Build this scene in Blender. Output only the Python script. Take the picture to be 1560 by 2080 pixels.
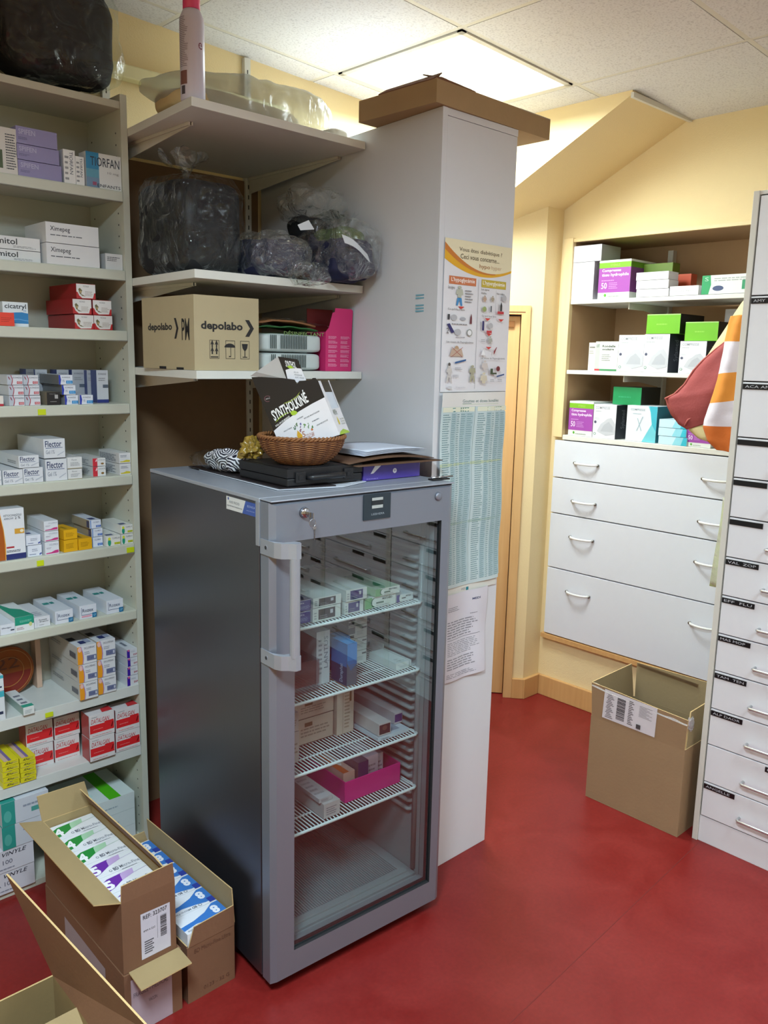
import bpy, bmesh, math, random
from mathutils import Vector, Matrix, noise
random.seed(7)
S = bpy.context.scene
for o in list(bpy.data.objects): bpy.data.objects.remove(o)
COL = S.collection
R = math.radians

# ------------------------------------------------------------------ camera
EYE = Vector((0, 0, 1.6)); FPX = 1698.4
PIT, ROL, YAW = R(10.40), R(1.25), R(43.3)
_T = Matrix.Rotation(-YAW, 3, 'Z')
_F = Vector((0, math.cos(PIT), -math.sin(PIT))); _U = Vector((0, math.sin(PIT), math.cos(PIT))); _R = Vector((1, 0, 0))
CR = _T @ (math.cos(ROL)*_R + math.sin(ROL)*_U)
CU = _T @ (-math.sin(ROL)*_R + math.cos(ROL)*_U)
CF = _T @ _F
cam = bpy.data.cameras.new('camera'); cam.sensor_fit = 'VERTICAL'; cam.sensor_height = 24; cam.sensor_width = 18
cam.lens = 24*FPX/2080; cam.clip_start = .02; cam.clip_end = 50
co = bpy.data.objects.new('camera', cam); COL.objects.link(co)
co.matrix_world = Matrix.Translation(EYE) @ Matrix((CR, CU, -CF)).transposed().to_4x4()
S.camera = co

# ------------------------------------------------------------------ world, lights, exposure
S.view_settings.view_transform = 'Standard'; S.view_settings.look = 'None'
S.view_settings.gamma = 1; S.view_settings.use_curve_mapping = False
S.view_settings.exposure = 0.0
W = bpy.data.worlds.new('world'); S.world = W; W.use_nodes = True
W.node_tree.nodes['Background'].inputs[0].default_value = (.55, .62, .72, 1)
W.node_tree.nodes['Background'].inputs[1].default_value = .02
def area(name, loc, size, power, color=(1, .97, .92), spread=150, size_y=None):
    l = bpy.data.lights.new(name, 'AREA'); l.shape = 'RECTANGLE'; l.size = size; l.size_y = size_y or size
    l.energy = power; l.color = color; l.spread = R(spread)
    o = bpy.data.objects.new(name, l); COL.objects.link(o); o.location = loc; return o
LIGHTS = [('ceiling_lamp_light', (2.35, 2.17, 2.53), .50, 31, (.82, .94, 1), 175),
          ('ceiling_lamp_light', (-.09, .345, 2.655), .50, 96, (.70, .88, 1), 162),
          ('ceiling_lamp_light', (1.74, -.265, 2.585), .50, 26, (.72, .89, 1), 172),
          ('ceiling_lamp_light', (1.74, -2.095, 2.585), .50, 14, (.74, .91, 1), 170)]
for a in LIGHTS: area(*a[:5], spread=a[5])

# ------------------------------------------------------------------ materials
MATS = {}
def lin(c):
    return tuple(((x/12.92) if x <= .04045 else ((x+.055)/1.055)**2.4) for x in c)
def hexc(h):
    return lin(tuple(int(h[i:i+2], 16)/255 for i in (0, 2, 4)))
def nt(name):
    m = bpy.data.materials.new(name); m.use_nodes = True; n = m.node_tree; return m, n, n.nodes['Principled BSDF']
def mat(h, rough=.45, metal=0, var=.05, scale=30, bump=0, bscale=200, spec=.5, name=None, coat=0, aniso=None, emit=0):
    """procedural paint or paper: base colour h (sRGB hex) broken up by noise"""
    k = (h, rough, metal, var, scale, bump, bscale, spec, coat, aniso, emit)
    if k in MATS: return MATS[k]
    m, n, p = nt(name or ('surface_' + h))
    L = n.links; c = hexc(h)
    tc = n.nodes.new('ShaderNodeTexCoord'); nz = n.nodes.new('ShaderNodeTexNoise'); nz.inputs['Scale'].default_value = scale
    nz.inputs['Detail'].default_value = 3
    L.new(tc.outputs['Object'], nz.inputs['Vector'])
    mx = n.nodes.new('ShaderNodeMix'); mx.data_type = 'RGBA'
    mx.inputs['A'].default_value = (*[x*(1-var) for x in c], 1); mx.inputs['B'].default_value = (*[min(1, x*(1+var)) for x in c], 1)
    L.new(nz.outputs['Fac'], mx.inputs['Factor']); L.new(mx.outputs['Result'], p.inputs['Base Color'])
    p.inputs['Roughness'].default_value = rough; p.inputs['Metallic'].default_value = metal
    p.inputs['Specular IOR Level'].default_value = spec
    if coat: p.inputs['Coat Weight'].default_value = coat
    if bump:
        n2 = n.nodes.new('ShaderNodeTexNoise'); n2.inputs['Scale'].default_value = bscale; n2.inputs['Detail'].default_value = 2
        L.new(tc.outputs['Object'], n2.inputs['Vector'])
        b = n.nodes.new('ShaderNodeBump'); b.inputs['Strength'].default_value = bump; b.inputs['Distance'].default_value = .002
        L.new(n2.outputs['Fac'], b.inputs['Height']); L.new(b.outputs['Normal'], p.inputs['Normal'])
    if emit:
        p.inputs['Emission Color'].default_value = (*c, 1); p.inputs['Emission Strength'].default_value = emit
    MATS[k] = m; return m
def film(name, tint=(.9, .93, .92), gl=.25, rough=.12, bump=.8, scale=14, base=.05, milky=.06):
    """clear or tinted sheet plastic, glass: transparent mixed with glossy by fresnel"""
    m = bpy.data.materials.new(name); m.use_nodes = True; n = m.node_tree; n.nodes.clear(); L = n.links
    out = n.nodes.new('ShaderNodeOutputMaterial'); tr = n.nodes.new('ShaderNodeBsdfTransparent'); g = n.nodes.new('ShaderNodeBsdfGlossy')
    tr.inputs[0].default_value = (*tint, 1); g.inputs['Roughness'].default_value = rough; g.inputs[0].default_value = (.95, .97, 1, 1)
    fr = n.nodes.new('ShaderNodeFresnel'); fr.inputs[0].default_value = 1.5
    ma = n.nodes.new('ShaderNodeMath'); ma.operation = 'MULTIPLY_ADD'; ma.inputs[1].default_value = gl/.25; ma.inputs[2].default_value = base; ma.use_clamp = True
    L.new(fr.outputs[0], ma.inputs[0])
    ge = n.nodes.new('ShaderNodeNewGeometry'); iv = n.nodes.new('ShaderNodeMath'); iv.operation = 'SUBTRACT'; iv.inputs[0].default_value = 1; L.new(ge.outputs['Backfacing'], iv.inputs[1])
    mu = n.nodes.new('ShaderNodeMath'); mu.operation = 'MULTIPLY'; L.new(ma.outputs[0], mu.inputs[0]); L.new(iv.outputs[0], mu.inputs[1]); ma = mu   # the far side of the sheet adds no second mirror
    mx = n.nodes.new('ShaderNodeMixShader'); L.new(ma.outputs[0], mx.inputs[0]); L.new(tr.outputs[0], mx.inputs[1]); L.new(g.outputs[0], mx.inputs[2])
    last = mx
    if milky:
        d = n.nodes.new('ShaderNodeBsdfDiffuse'); d.inputs[0].default_value = (.8, .82, .8, 1)
        m2 = n.nodes.new('ShaderNodeMixShader'); mk = n.nodes.new('ShaderNodeMath'); mk.operation = 'MULTIPLY'; mk.inputs[1].default_value = milky; L.new(iv.outputs[0], mk.inputs[0]); L.new(mk.outputs[0], m2.inputs[0])
        L.new(mx.outputs[0], m2.inputs[1]); L.new(d.outputs[0], m2.inputs[2]); last = m2
    if bump:
        tc = n.nodes.new('ShaderNodeTexCoord'); nz = n.nodes.new('ShaderNodeTexNoise'); nz.inputs['Scale'].default_value = scale
        nz.inputs['Detail'].default_value = 5; nz.inputs['Distortion'].default_value = 1.2
        b = n.nodes.new('ShaderNodeBump'); b.inputs['Strength'].default_value = bump; b.inputs['Distance'].default_value = .02
        vo = n.nodes.new('ShaderNodeTexVoronoi'); vo.inputs['Scale'].default_value = scale*1.3; vo.feature = 'F1'
        wp = n.nodes.new('ShaderNodeMix'); wp.data_type = 'VECTOR'; wp.inputs['Factor'].default_value = .12; L.new(tc.outputs['Object'], wp.inputs[4]); L.new(nz.outputs['Color'], wp.inputs[5]); L.new(wp.outputs[1], vo.inputs['Vector'])
        ad = n.nodes.new('ShaderNodeMath'); ad.operation = 'ADD'; L.new(vo.outputs['Distance'], ad.inputs[0]); L.new(nz.outputs['Fac'], ad.inputs[1])
        L.new(tc.outputs['Object'], nz.inputs['Vector']); L.new(ad.outputs[0], b.inputs['Height'])
        L.new(b.outputs['Normal'], g.inputs['Normal']); L.new(b.outputs['Normal'], fr.inputs['Normal'])
    L.new(last.outputs[0], out.inputs[0]); return m
WHITE = 'e6e7e6'
M_PAPER = mat(WHITE, .4, var=.02)
M_LAM = mat('dcdcd4', .38, var=.02, name='white_laminate')
M_UNIT = mat('c6c7b8', .42, var=.03, name='grey_white_laminate')
M_CARD = mat('a58a64', .8, var=.08, scale=14, bump=.25, bscale=90, name='cardboard')
M_CARDD = mat('76523a', .8, var=.08, scale=14, bump=.25, bscale=90, name='shaded_brown_cardboard')  # brown outer board, colour darkened to stand in for shade on the carton fronts
M_CARDI = mat('a08a62', .85, var=.06, scale=14, bump=.2, bscale=90, name='cardboard_inside')
M_EDGE = mat('c9ac78', .9, var=.2, scale=300, name='cardboard_edge')
M_INK = mat('1d1b1c', .55, var=.05, name='black_ink')
M_STEEL = mat('b4b6bb', .22, metal=1, var=.02, name='polished_steel')
M_FILM = film('clear_plastic_film', tint=(.93, .95, .94), gl=.20, rough=.07, bump=.8, scale=11, base=.0, milky=.0)
M_FILM2 = film('loose_clear_plastic', tint=(.93, .95, .94), gl=.5, rough=.10, bump=1, scale=15, base=.015, milky=.03)

# ------------------------------------------------------------------ geometry helpers
class G:
    def __init__(s): s.v = []; s.f = []; s.m = []; s.ms = []
    def mi(s, m):
        if m not in s.ms: s.ms.append(m)
        return s.ms.index(m)
    def poly(s, pts, m):
        i = len(s.v); s.v += [tuple(p) for p in pts]; s.f.append(list(range(i, i+len(pts)))); s.m.append(s.mi(m))
    def box(s, x0, y0, z0, x1, y1, z1, m, mf=None):
        a = len(s.v); s.v += [(x0,y0,z0),(x1,y0,z0),(x1,y1,z0),(x0,y1,z0),(x0,y0,z1),(x1,y0,z1),(x1,y1,z1),(x0,y1,z1)]
        fs = dict(B=(0,3,2,1), T=(4,5,6,7), F=(0,1,5,4), R=(1,2,6,5), K=(2,3,7,6), L=(3,0,4,7))
        for k, q in fs.items():
            s.f.append([a+i for i in q]); s.m.append(s.mi((mf or {}).get(k, m)))
    def hexa(s, p, m):
        a = len(s.v); s.v += [tuple(q) for q in p]
        for q in ((0,3,2,1),(4,5,6,7),(0,1,5,4),(1,2,6,5),(2,3,7,6),(3,0,4,7)):
            s.f.append([a+i for i in q]); s.m.append(s.mi(m))
    def sheet(s, pts, t, m, m2=None, me=None):
        """a thick polygon: pts on the front, t = thickness vector"""
        t = Vector(t); n = len(pts); a = [Vector(p) for p in pts]; b = [p+t for p in a]
        s.poly(a, m); s.poly(b[::-1], m2 or m)
        for i in range(n):
            j = (i+1) % n; s.poly([a[j], a[i], b[i], b[j]], me or m)
    def tube(s, pts, r, m, n=8, closed=False, caps=True):
        pts = [Vector(p) for p in pts]; N = len(pts); i0 = len(s.v); k = s.mi(m)
        rr = r if isinstance(r, (list, tuple)) else [r]*N
        u = None
        for i, p in enumerate(pts):
            a = pts[(i-1) % N] if (closed or i > 0) else p; b = pts[(i+1) % N] if (closed or i < N-1) else p
            d = (b-a).normalized()
            if u is None:
                u = d.orthogonal().normalized()
            u = (u - d*u.dot(d)); u = u.normalized() if u.length > 1e-6 else d.orthogonal().normalized()
            w = d.cross(u)
            for j in range(n):
                t = 2*math.pi*j/n; s.v.append(tuple(p + rr[i]*(u*math.cos(t)+w*math.sin(t))))
        M = N if closed else N-1
        for i in range(M):
            for j in range(n):
                a = i0+i*n; b = i0+((i+1) % N)*n; s.f.append([a+j, a+(j+1) % n, b+(j+1) % n, b+j]); s.m.append(k)
        if caps and not closed:
            s.f.append([i0+j for j in range(n)][::-1]); s.m.append(k)
            s.f.append([i0+(N-1)*n+j for j in range(n)]); s.m.append(k)
    def lathe(s, prof, m, n=32, c=(0, 0, 0), sx=1, sy=1, ms=None):
        i0 = len(s.v); P = len(prof)
        for r, z in prof:
            for j in range(n):
                t = 2*math.pi*j/n; s.v.append((c[0]+sx*r*math.cos(t), c[1]+sy*r*math.sin(t), c[2]+z))
        for i in range(P-1):
            for j in range(n):
                s.f.append([i0+i*n+j, i0+i*n+(j+1) % n, i0+(i+1)*n+(j+1) % n, i0+(i+1)*n+j]); s.m.append(s.mi(ms[i] if ms else m))
        if prof[0][0] > 0: s.f.append([i0+j for j in range(n)][::-1]); s.m.append(s.mi(ms[0] if ms else m))
        if prof[-1][0] > 0: s.f.append([i0+(P-1)*n+j for j in range(n)]); s.m.append(s.mi(ms[-1] if ms else m))
    def disc(s, c, r, m, ax='y', n=24, r2=None, th=None):
        pts = []
        for j in range(n):
            t = 2*math.pi*j/n; a, b = r*math.cos(t), (r2 or r)*math.sin(t)
            pts.append({'y': (c[0]+a, c[1], c[2]+b), 'x': (c[0], c[1]-a, c[2]+b), 'z': (c[0]+a, c[1]+b, c[2])}[ax])
        if th is None: s.poly(pts, m)
        else: s.sheet(pts, {'y': (0, th, 0), 'x': (th, 0, 0), 'z': (0, 0, -th)}[ax], m)
    def grid(s, fn, nu, nv, m, wrap=False):
        i0 = len(s.v); k = s.mi(m)
        for j in range(nv+1):
            for i in range(nu + (0 if wrap else 1)): s.v.append(tuple(fn(i/nu, j/nv)))
        w = nu if wrap else nu+1
        for j in range(nv):
            for i in range(nu):
                a = i0+j*w+i; b = i0+j*w+(i+1) % w; s.f.append([a, b, b+w, a+w]); s.m.append(k)
    def build(s, name, parent=None, loc=None, rot=None, smooth=False, bev=0, seg=2, solid=0, sub=0):
        me = bpy.data.meshes.new(name); me.from_pydata(s.v, [], s.f)
        for m in s.ms: me.materials.append(m)
        me.polygons.foreach_set('material_index', s.m)
        if smooth: me.polygons.foreach_set('use_smooth', [True]*len(s.f))
        me.update(); o = bpy.data.objects.new(name, me); COL.objects.link(o)
        if parent: o.parent = parent
        if loc is not None: o.location = loc
        if rot is not None: o.rotation_euler = rot
        if solid: q = o.modifiers.new('solid', 'SOLIDIFY'); q.thickness = solid; q.offset = 0
        if bev:
            q = o.modifiers.new('bevel', 'BEVEL'); q.width = bev; q.segments = seg; q.limit_method = 'ANGLE'; q.angle_limit = R(40)
        if sub: q = o.modifiers.new('sub', 'SUBSURF'); q.levels = sub; q.render_levels = sub
        return o
def tag(o, label, cat, group=None, kind=None):
    o['label'] = label
    if cat: o['category'] = cat
    if group: o['group'] = group
    if kind: o['kind'] = kind
    return o
def thing(name, label, cat, loc=(0, 0, 0), rz=0, group=None, rot=None):
    o = bpy.data.objects.new(name, None); COL.objects.link(o); o.empty_display_size = .05
    o.location = loc; o.rotation_euler = rot or (0, 0, rz); return tag(o, label, cat, group)
def struct(o, name=None):
    o['kind'] = 'structure'; return o
def copy_thing(o, loc=None, rz=None, label=None, group=None):
    c = o.copy(); COL.objects.link(c)
    if loc is not None: c.location = loc
    if rz is not None: c.rotation_euler = (0, 0, rz)
    if label: c['label'] = label
    if group: c['group'] = group
    for ch in list(o.children):
        d = ch.copy(); COL.objects.link(d); d.parent = c
        for g in list(ch.children):
            e = g.copy(); COL.objects.link(e); e.parent = d
    return c

# ------------------------------------------------------------------ lettering
_TX = {}
def text_mesh(t, bold=0):
    k = (t, bold)
    if k not in _TX:
        c = bpy.data.curves.new('lettering', 'FONT'); c.body = t; c.size = 1; c.resolution_u = 2; c.offset = bold
        o = bpy.data.objects.new('lettering', c); COL.objects.link(o)
        dg = bpy.context.evaluated_depsgraph_get(); me = o.evaluated_get(dg).to_mesh()
        vs = [tuple(v.co) for v in me.vertices]; fs = [list(p.vertices) for p in me.polygons]
        o.evaluated_get(dg).to_mesh_clear(); bpy.data.objects.remove(o); bpy.data.curves.remove(c)
        xs = [v[0] for v in vs] or [0, 1]; ys = [v[1] for v in vs] or [0, 1]
        x0, x1, y0, y1 = min(xs), max(xs), min(ys), max(ys)
        _TX[k] = ([((v[0]-x0)/max(x1-x0, 1e-6), (v[1]-y0)/max(y1-y0, 1e-6)) for v in vs], fs)
    return _TX[k]
def put_text(g, P, u0, v0, u1, v1, t, m, rot=0, bold=0, slant=0):
    vs, fs = text_mesh(t, bold); i = len(g.v)
    for a, b in vs:
        if rot == 90: a, b = 1-b, a
        elif rot == -90: a, b = b, 1-a
        elif rot == 180: a, b = 1-a, 1-b
        g.v.append(tuple(P(u0+(u1-u0)*a + slant*b*(v1-v0), v0+(v1-v0)*b)))
    k = g.mi(m)
    for f in fs: g.f.append([i+j for j in f]); g.m.append(k)

def faceP(face, w, d, h, e):
    return {'F': lambda u, v: (w*u, -e, h*v), 'T': lambda u, v: (w*u, d*v, h+e),
            'L': lambda u, v: (-e, d*(1-u), h*v), 'R': lambda u, v: (w+e, d*u, h*v), 'K': lambda u, v: (w*(1-u), d+e, h*v)}[face]
def deco(g, w, d, h, ds, e0=.0003):
    e = e0; rnd = random.Random(len(ds)*13+int(w*1e4))
    for q in ds:
        k, face = q[0], q[1]; P = faceP(face, w, d, h, e); e += .00012
        if k == 'r':
            _, _, a, b, c, f, col = q; g.poly([P(a, b), P(c, b), P(c, f), P(a, f)], mt(col))
        elif k == 'p': g.poly([P(a, b) for a, b in q[2]], mt(q[3]))
        elif k == 'e':
            _, _, cu, cv, ru, rv, col = q; g.poly([P(cu+ru*math.cos(t*math.pi/10), cv+rv*math.sin(t*math.pi/10)) for t in range(20)], mt(col))
        elif k == 't':
            put_text(g, P, *q[2:6], q[6], mt(q[7]), *(q[8:]))
        elif k == 'l':      # lines of fine print
            _, _, a, b, c, f, n, col = q[:8]; st = (f-b)/n
            for i in range(n):
                y = b+st*i; x = a; end = a+(c-a)*rnd.uniform(.7, 1)
                while x < end:
                    wd = (c-a)*rnd.uniform(.06, .2); x2 = min(x+wd, end)
                    g.poly([P(x, y), P(x2, y), P(x2, y+st*.42), P(x, y+st*.42)], mt(col)); x = x2+(c-a)*.025
        elif k == 'b':      # barcode, bars upright
            _, _, a, b, c, f, n, col = q[:8]; x = a
            while x < c:
                x2 = x+(c-a)/n*rnd.choice((.4, .7, 1.2)); g.poly([P(x, b), P(min(x2, c), b), P(min(x2, c), f), P(x, f)], mt(col)); x = x2+(c-a)/n*rnd.choice((.4, .7, 1))
        elif k == 'B':      # barcode, bars lying
            _, _, a, b, c, f, n, col = q[:8]; x = b
            while x < f:
                x2 = x+(f-b)/n*rnd.choice((.4, .7, 1.2)); g.poly([P(a, x), P(c, x), P(c, min(x2, f)), P(a, min(x2, f))], mt(col)); x = x2+(f-b)/n*rnd.choice((.4, .7, 1))
def mt(c): return c if not isinstance(c, str) else mat(c, .42, var=.02)

# ------------------------------------------------------------------ frames: each run of furniture has its own axes
class Fr:
    """local x along the front, local y into the furniture; hit() reads where a sight line meets the front plane y = ly"""
    def __init__(s, ox, oy, yaw): s.o = Vector((ox, oy, 0)); s.yaw = yaw; s.ux = Vector((math.cos(yaw), math.sin(yaw), 0)); s.uy = Vector((-math.sin(yaw), math.cos(yaw), 0))
    def w(s, x, y, z): return s.o + s.ux*x + s.uy*y + Vector((0, 0, z))
    def hit(s, px, py, ly):
        d = CF + (px-780)/FPX*CR - (py-1040)/FPX*CU
        t = ((s.o+s.uy*ly-EYE).dot(s.uy))/d.dot(s.uy); p = EYE+d*t-s.o
        return p.dot(s.ux), p.z
UN = Fr(0, 0, 0)
NI = Fr(0, 0, R(-90))
FG = Fr(1.088, 1.527, R(-3.8))

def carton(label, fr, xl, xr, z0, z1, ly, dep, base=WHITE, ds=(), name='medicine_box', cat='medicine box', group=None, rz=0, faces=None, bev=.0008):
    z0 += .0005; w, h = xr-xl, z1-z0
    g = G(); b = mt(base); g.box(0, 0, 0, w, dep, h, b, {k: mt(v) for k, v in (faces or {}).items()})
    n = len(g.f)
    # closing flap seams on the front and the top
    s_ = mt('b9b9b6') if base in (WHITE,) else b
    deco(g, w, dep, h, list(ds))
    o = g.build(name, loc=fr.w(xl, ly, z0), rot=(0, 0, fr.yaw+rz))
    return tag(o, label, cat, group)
def px(fr, ly, sc, x0, y0):
    """rows measured on an enlargement: (left, right, top-left y) -> x0, x1, z of top"""
    def f(l, r, t, dx=0):
        a, z = fr.hit(x0+l/sc, y0+t/sc, ly); b, _ = fr.hit(x0+r/sc, y0+t/sc, ly); return a, b, z
    return f
# ------------------------------------------------------------------ room shell
def yellow_wall():
    m, n, p = nt('yellow_paint_over_fabric'); L = n.links
    tc = n.nodes.new('ShaderNodeTexCoord'); nz = n.nodes.new('ShaderNodeTexNoise'); nz.inputs['Scale'].default_value = 260; nz.inputs['Detail'].default_value = 2
    n2 = n.nodes.new('ShaderNodeTexNoise'); n2.inputs['Scale'].default_value = 1.7
    mx = n.nodes.new('ShaderNodeMix'); mx.data_type = 'RGBA'; mx.inputs['A'].default_value = (*hexc('e6cf9c'), 1); mx.inputs['B'].default_value = (*hexc('edd8a8'), 1)
    L.new(tc.outputs['Object'], nz.inputs['Vector']); L.new(tc.outputs['Object'], n2.inputs['Vector']); L.new(n2.outputs['Fac'], mx.inputs['Factor']); L.new(mx.outputs['Result'], p.inputs['Base Color'])
    b = n.nodes.new('ShaderNodeBump'); b.inputs['Strength'].default_value = .35; b.inputs['Distance'].default_value = .002
    L.new(nz.outputs['Fac'], b.inputs['Height']); L.new(b.outputs['Normal'], p.inputs['Normal']); p.inputs['Roughness'].default_value = .8
    return m
def floor_mat():
    m, n, p = nt('red_linoleum'); L = n.links
    tc = n.nodes.new('ShaderNodeTexCoord'); a = n.nodes.new('ShaderNodeTexNoise'); a.inputs['Scale'].default_value = 5; a.inputs['Detail'].default_value = 6; a.inputs['Roughness'].default_value = .65; a.inputs['Distortion'].default_value = .8
    f = n.nodes.new('ShaderNodeTexNoise'); f.inputs['Scale'].default_value = 90; f.inputs['Detail'].default_value = 3
    r = n.nodes.new('ShaderNodeValToRGB'); r.color_ramp.elements[0].position = .36; r.color_ramp.elements[1].position = .66
    r.color_ramp.elements[0].color = (*hexc('801e1b'), 1); r.color_ramp.elements[1].color = (*hexc('8c2a26'), 1)
    mx = n.nodes.new('ShaderNodeMix'); mx.data_type = 'RGBA'; mx.blend_type = 'MULTIPLY'; mx.inputs['Factor'].default_value = .3
    for q in (a, f): L.new(tc.outputs['Object'], q.inputs['Vector'])
    L.new(a.outputs['Fac'], r.inputs[0]); L.new(r.outputs[0], mx.inputs['A']); L.new(f.outputs['Fac'], mx.inputs['B']); L.new(mx.outputs['Result'], p.inputs['Base Color'])
    p.inputs['Specular IOR Level'].default_value = .32
    mr = n.nodes.new('ShaderNodeMapRange'); mr.inputs['To Min'].default_value = .30; mr.inputs['To Max'].default_value = .5; L.new(a.outputs['Fac'], mr.inputs[0]); L.new(mr.outputs[0], p.inputs['Roughness'])
    return m
def tile_mat():
    m, n, p = nt('mineral_ceiling_tile'); L = n.links
    tc = n.nodes.new('ShaderNodeTexCoord'); v = n.nodes.new('ShaderNodeTexNoise'); v.inputs['Scale'].default_value = 150; v.inputs['Detail'].default_value = 3
    r = n.nodes.new('ShaderNodeValToRGB'); r.color_ramp.elements[0].position = .3; r.color_ramp.elements[1].position = .5
    r.color_ramp.elements[0].color = (*hexc('c6c6ca'), 1); r.color_ramp.elements[1].color = (*hexc('dfe0e3'), 1)
    L.new(tc.outputs['Object'], v.inputs['Vector']); L.new(v.outputs['Fac'], r.inputs[0]); L.new(r.outputs[0], p.inputs['Base Color'])
    b = n.nodes.new('ShaderNodeBump'); b.inputs['Strength'].default_value = .3; b.inputs['Distance'].default_value = .002; L.new(v.outputs['Fac'], b.inputs['Height']); L.new(b.outputs['Normal'], p.inputs['Normal'])
    p.inputs['Roughness'].default_value = .9; return m
M_WALL = yellow_wall(); M_FLOOR = floor_mat(); M_TILE = tile_mat()
M_TBAR = mat('d5d3cb', .5, var=.02, name='white_ceiling_bar'); M_GAP = mat('77746c', .8, name='ceiling_joint')
def wood(name, a, b, sc=3):
    m, n, p = nt(name); L = n.links
    tc = n.nodes.new('ShaderNodeTexCoord'); mp = n.nodes.new('ShaderNodeMapping'); mp.inputs['Scale'].default_value = (20, 20, 1.2)
    nz = n.nodes.new('ShaderNodeTexNoise'); nz.inputs['Scale'].default_value = sc; nz.inputs['Detail'].default_value = 5
    mx = n.nodes.new('ShaderNodeMix'); mx.data_type = 'RGBA'; mx.inputs['A'].default_value = (*hexc(a), 1); mx.inputs['B'].default_value = (*hexc(b), 1)
    L.new(tc.outputs['Object'], mp.inputs[0]); L.new(mp.outputs[0], nz.inputs['Vector']); L.new(nz.outputs['Fac'], mx.inputs['Factor']); L.new(mx.outputs['Result'], p.inputs['Base Color'])
    p.inputs['Roughness'].default_value = .5; return m
M_WOOD = wood('varnished_beech', 'c39257', 'd8aa70'); M_DOOR = wood('door_veneer', 'd0a268', 'e0b981'); M_TRIM = wood('pale_trim', 'e3c893', 'eed6a4')
ZC = lambda x: 2.54 + (3.24-x)*.045
X0, X1, Y0, Y1 = -1.7, 3.24, -2.6, 2.61

g = G(); g.box(X0, Y0, -.05, 3.7, 3.4, 0, M_FLOOR); struct(g.build('floor'))
g = G()     # welded joint between two sheets of linoleum
g.tube([(.9, 1.04, -.0006), (2.58, 1.143, -.0006)], .0016, mat('6e1c18', .6, name='floor_weld'), n=6)
struct(g.build('trim_1'))
# ceiling: tiles on T bars, one opening for the lamp over the passage
TX = [1.435+.61*i for i in range(-6, 5)]; TY = [1.26+.61*i for i in range(-7, 5)]
g = G(); lamps = {(2.045, 1.87), (-.395, .04), (1.435, -.57), (1.435, -2.4)}
for i, x in enumerate(TX):
    for j, y in enumerate(TY):
        if any(abs(x-a) < .05 and abs(y-b) < .05 for a, b in lamps): continue
        x2, y2 = x+.61, y+.61
        g.hexa([(x+.010, y+.010, ZC(x)), (x2-.010, y+.010, ZC(x2)), (x2-.010, y2-.010, ZC(x2)), (x+.010, y2-.010, ZC(x)),
                (x+.010, y+.010, ZC(x)+.02), (x2-.010, y+.010, ZC(x2)+.02), (x2-.010, y2-.010, ZC(x2)+.02), (x+.010, y2-.010, ZC(x)+.02)], M_TILE)
xa, xb, ya, yb = TX[0], TX[-1]+.61, TY[0], TY[-1]+.61
for x in TX+[xb]: g.box(x-.009, ya, ZC(x)+.001, x+.009, yb, ZC(x)+.03, M_TBAR)
for y in TY+[yb]:
    g.hexa([(xa, y-.009, ZC(xa)+.001), (xb, y-.009, ZC(xb)+.001), (xb, y+.009, ZC(xb)+.001), (xa, y+.009, ZC(xa)+.001),
            (xa, y-.009, ZC(xa)+.03), (xb, y-.009, ZC(xb)+.03), (xb, y+.009, ZC(xb)+.03), (xa, y+.009, ZC(xa)+.03)], M_TBAR)
g.hexa([(xa, ya, ZC(xa)+.09), (xb, ya, ZC(xb)+.09), (xb, yb, ZC(xb)+.09), (xa, yb, ZC(xa)+.09), (xa, ya, ZC(xa)+.1), (xb, ya, ZC(xb)+.1), (xb, yb, ZC(xb)+.1), (xa, yb, ZC(xa)+.1)], M_GAP)
struct(g.build('ceiling'))
# lamps
M_LAMP = mat('f4fbf2', .6, name='lit_tube_diffuser', emit=9); M_LOUV = mat('e3e7e2', .25, metal=.6, name='louvre_metal')
def lamp(label, x, y):
    t = thing('ceiling_lamp', label, 'lamp', (x, y, 0), group=None); z = lambda a: ZC(x+a)
    g = G(); a, b = .012, .598
    for q in ((a, a, b, a+.02), (a, b-.02, b, b), (a, a, a+.02, b), (b-.02, a, b, b)):
        g.hexa([(q[0], q[1], z(q[0])-.004), (q[2], q[1], z(q[2])-.004), (q[2], q[3], z(q[2])-.004), (q[0], q[3], z(q[0])-.004)] +
               [(q[0], q[1], z(q[0])+.06), (q[2], q[1], z(q[2])+.06), (q[2], q[3], z(q[2])+.06), (q[0], q[3], z(q[0])+.06)], M_TBAR)
    g.build('frame', t)
    g = G(); g.hexa([(.03, .03, z(.03)+.055), (.58, .03, z(.58)+.055), (.58, .58, z(.58)+.055), (.03, .58, z(.03)+.055), (.03, .03, z(.03)+.06), (.58, .03, z(.58)+.06), (.58, .58, z(.58)+.06), (.03, .58, z(.03)+.06)], M_LAMP)
    g.build('diffuser', t)
    g = G()
    for k in range(1, 9):
        yy = .032+k*.061; g.hexa([(.032, yy-.001, z(.03)+.012), (.578, yy-.001, z(.58)+.012), (.578, yy+.001, z(.58)+.012), (.032, yy+.001, z(.03)+.012), (.032, yy-.003, z(.03)+.05), (.578, yy-.003, z(.58)+.05), (.578, yy+.003, z(.58)+.05), (.032, yy+.003, z(.03)+.05)], M_LOUV)
    for k in range(1, 4):
        xx = .032+k*.137; g.hexa([(xx-.001, .032, z(xx)+.01), (xx+.001, .032, z(xx)+.01), (xx+.001, .578, z(xx)+.01), (xx-.001, .578, z(xx)+.01), (xx-.004, .032, z(xx)+.05), (xx+.004, .032, z(xx)+.05), (xx+.004, .578, z(xx)+.05), (xx-.004, .578, z(xx)+.05)], M_LOUV)
    g.build('louvre', t); return t
lamp('bright square ceiling lamp with louvres above the white tall cabinet and passage', 2.045, 1.87)
lamp('square louvred ceiling lamp in front of the fridge, nearer the shelving unit', -.395, .04)
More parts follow.
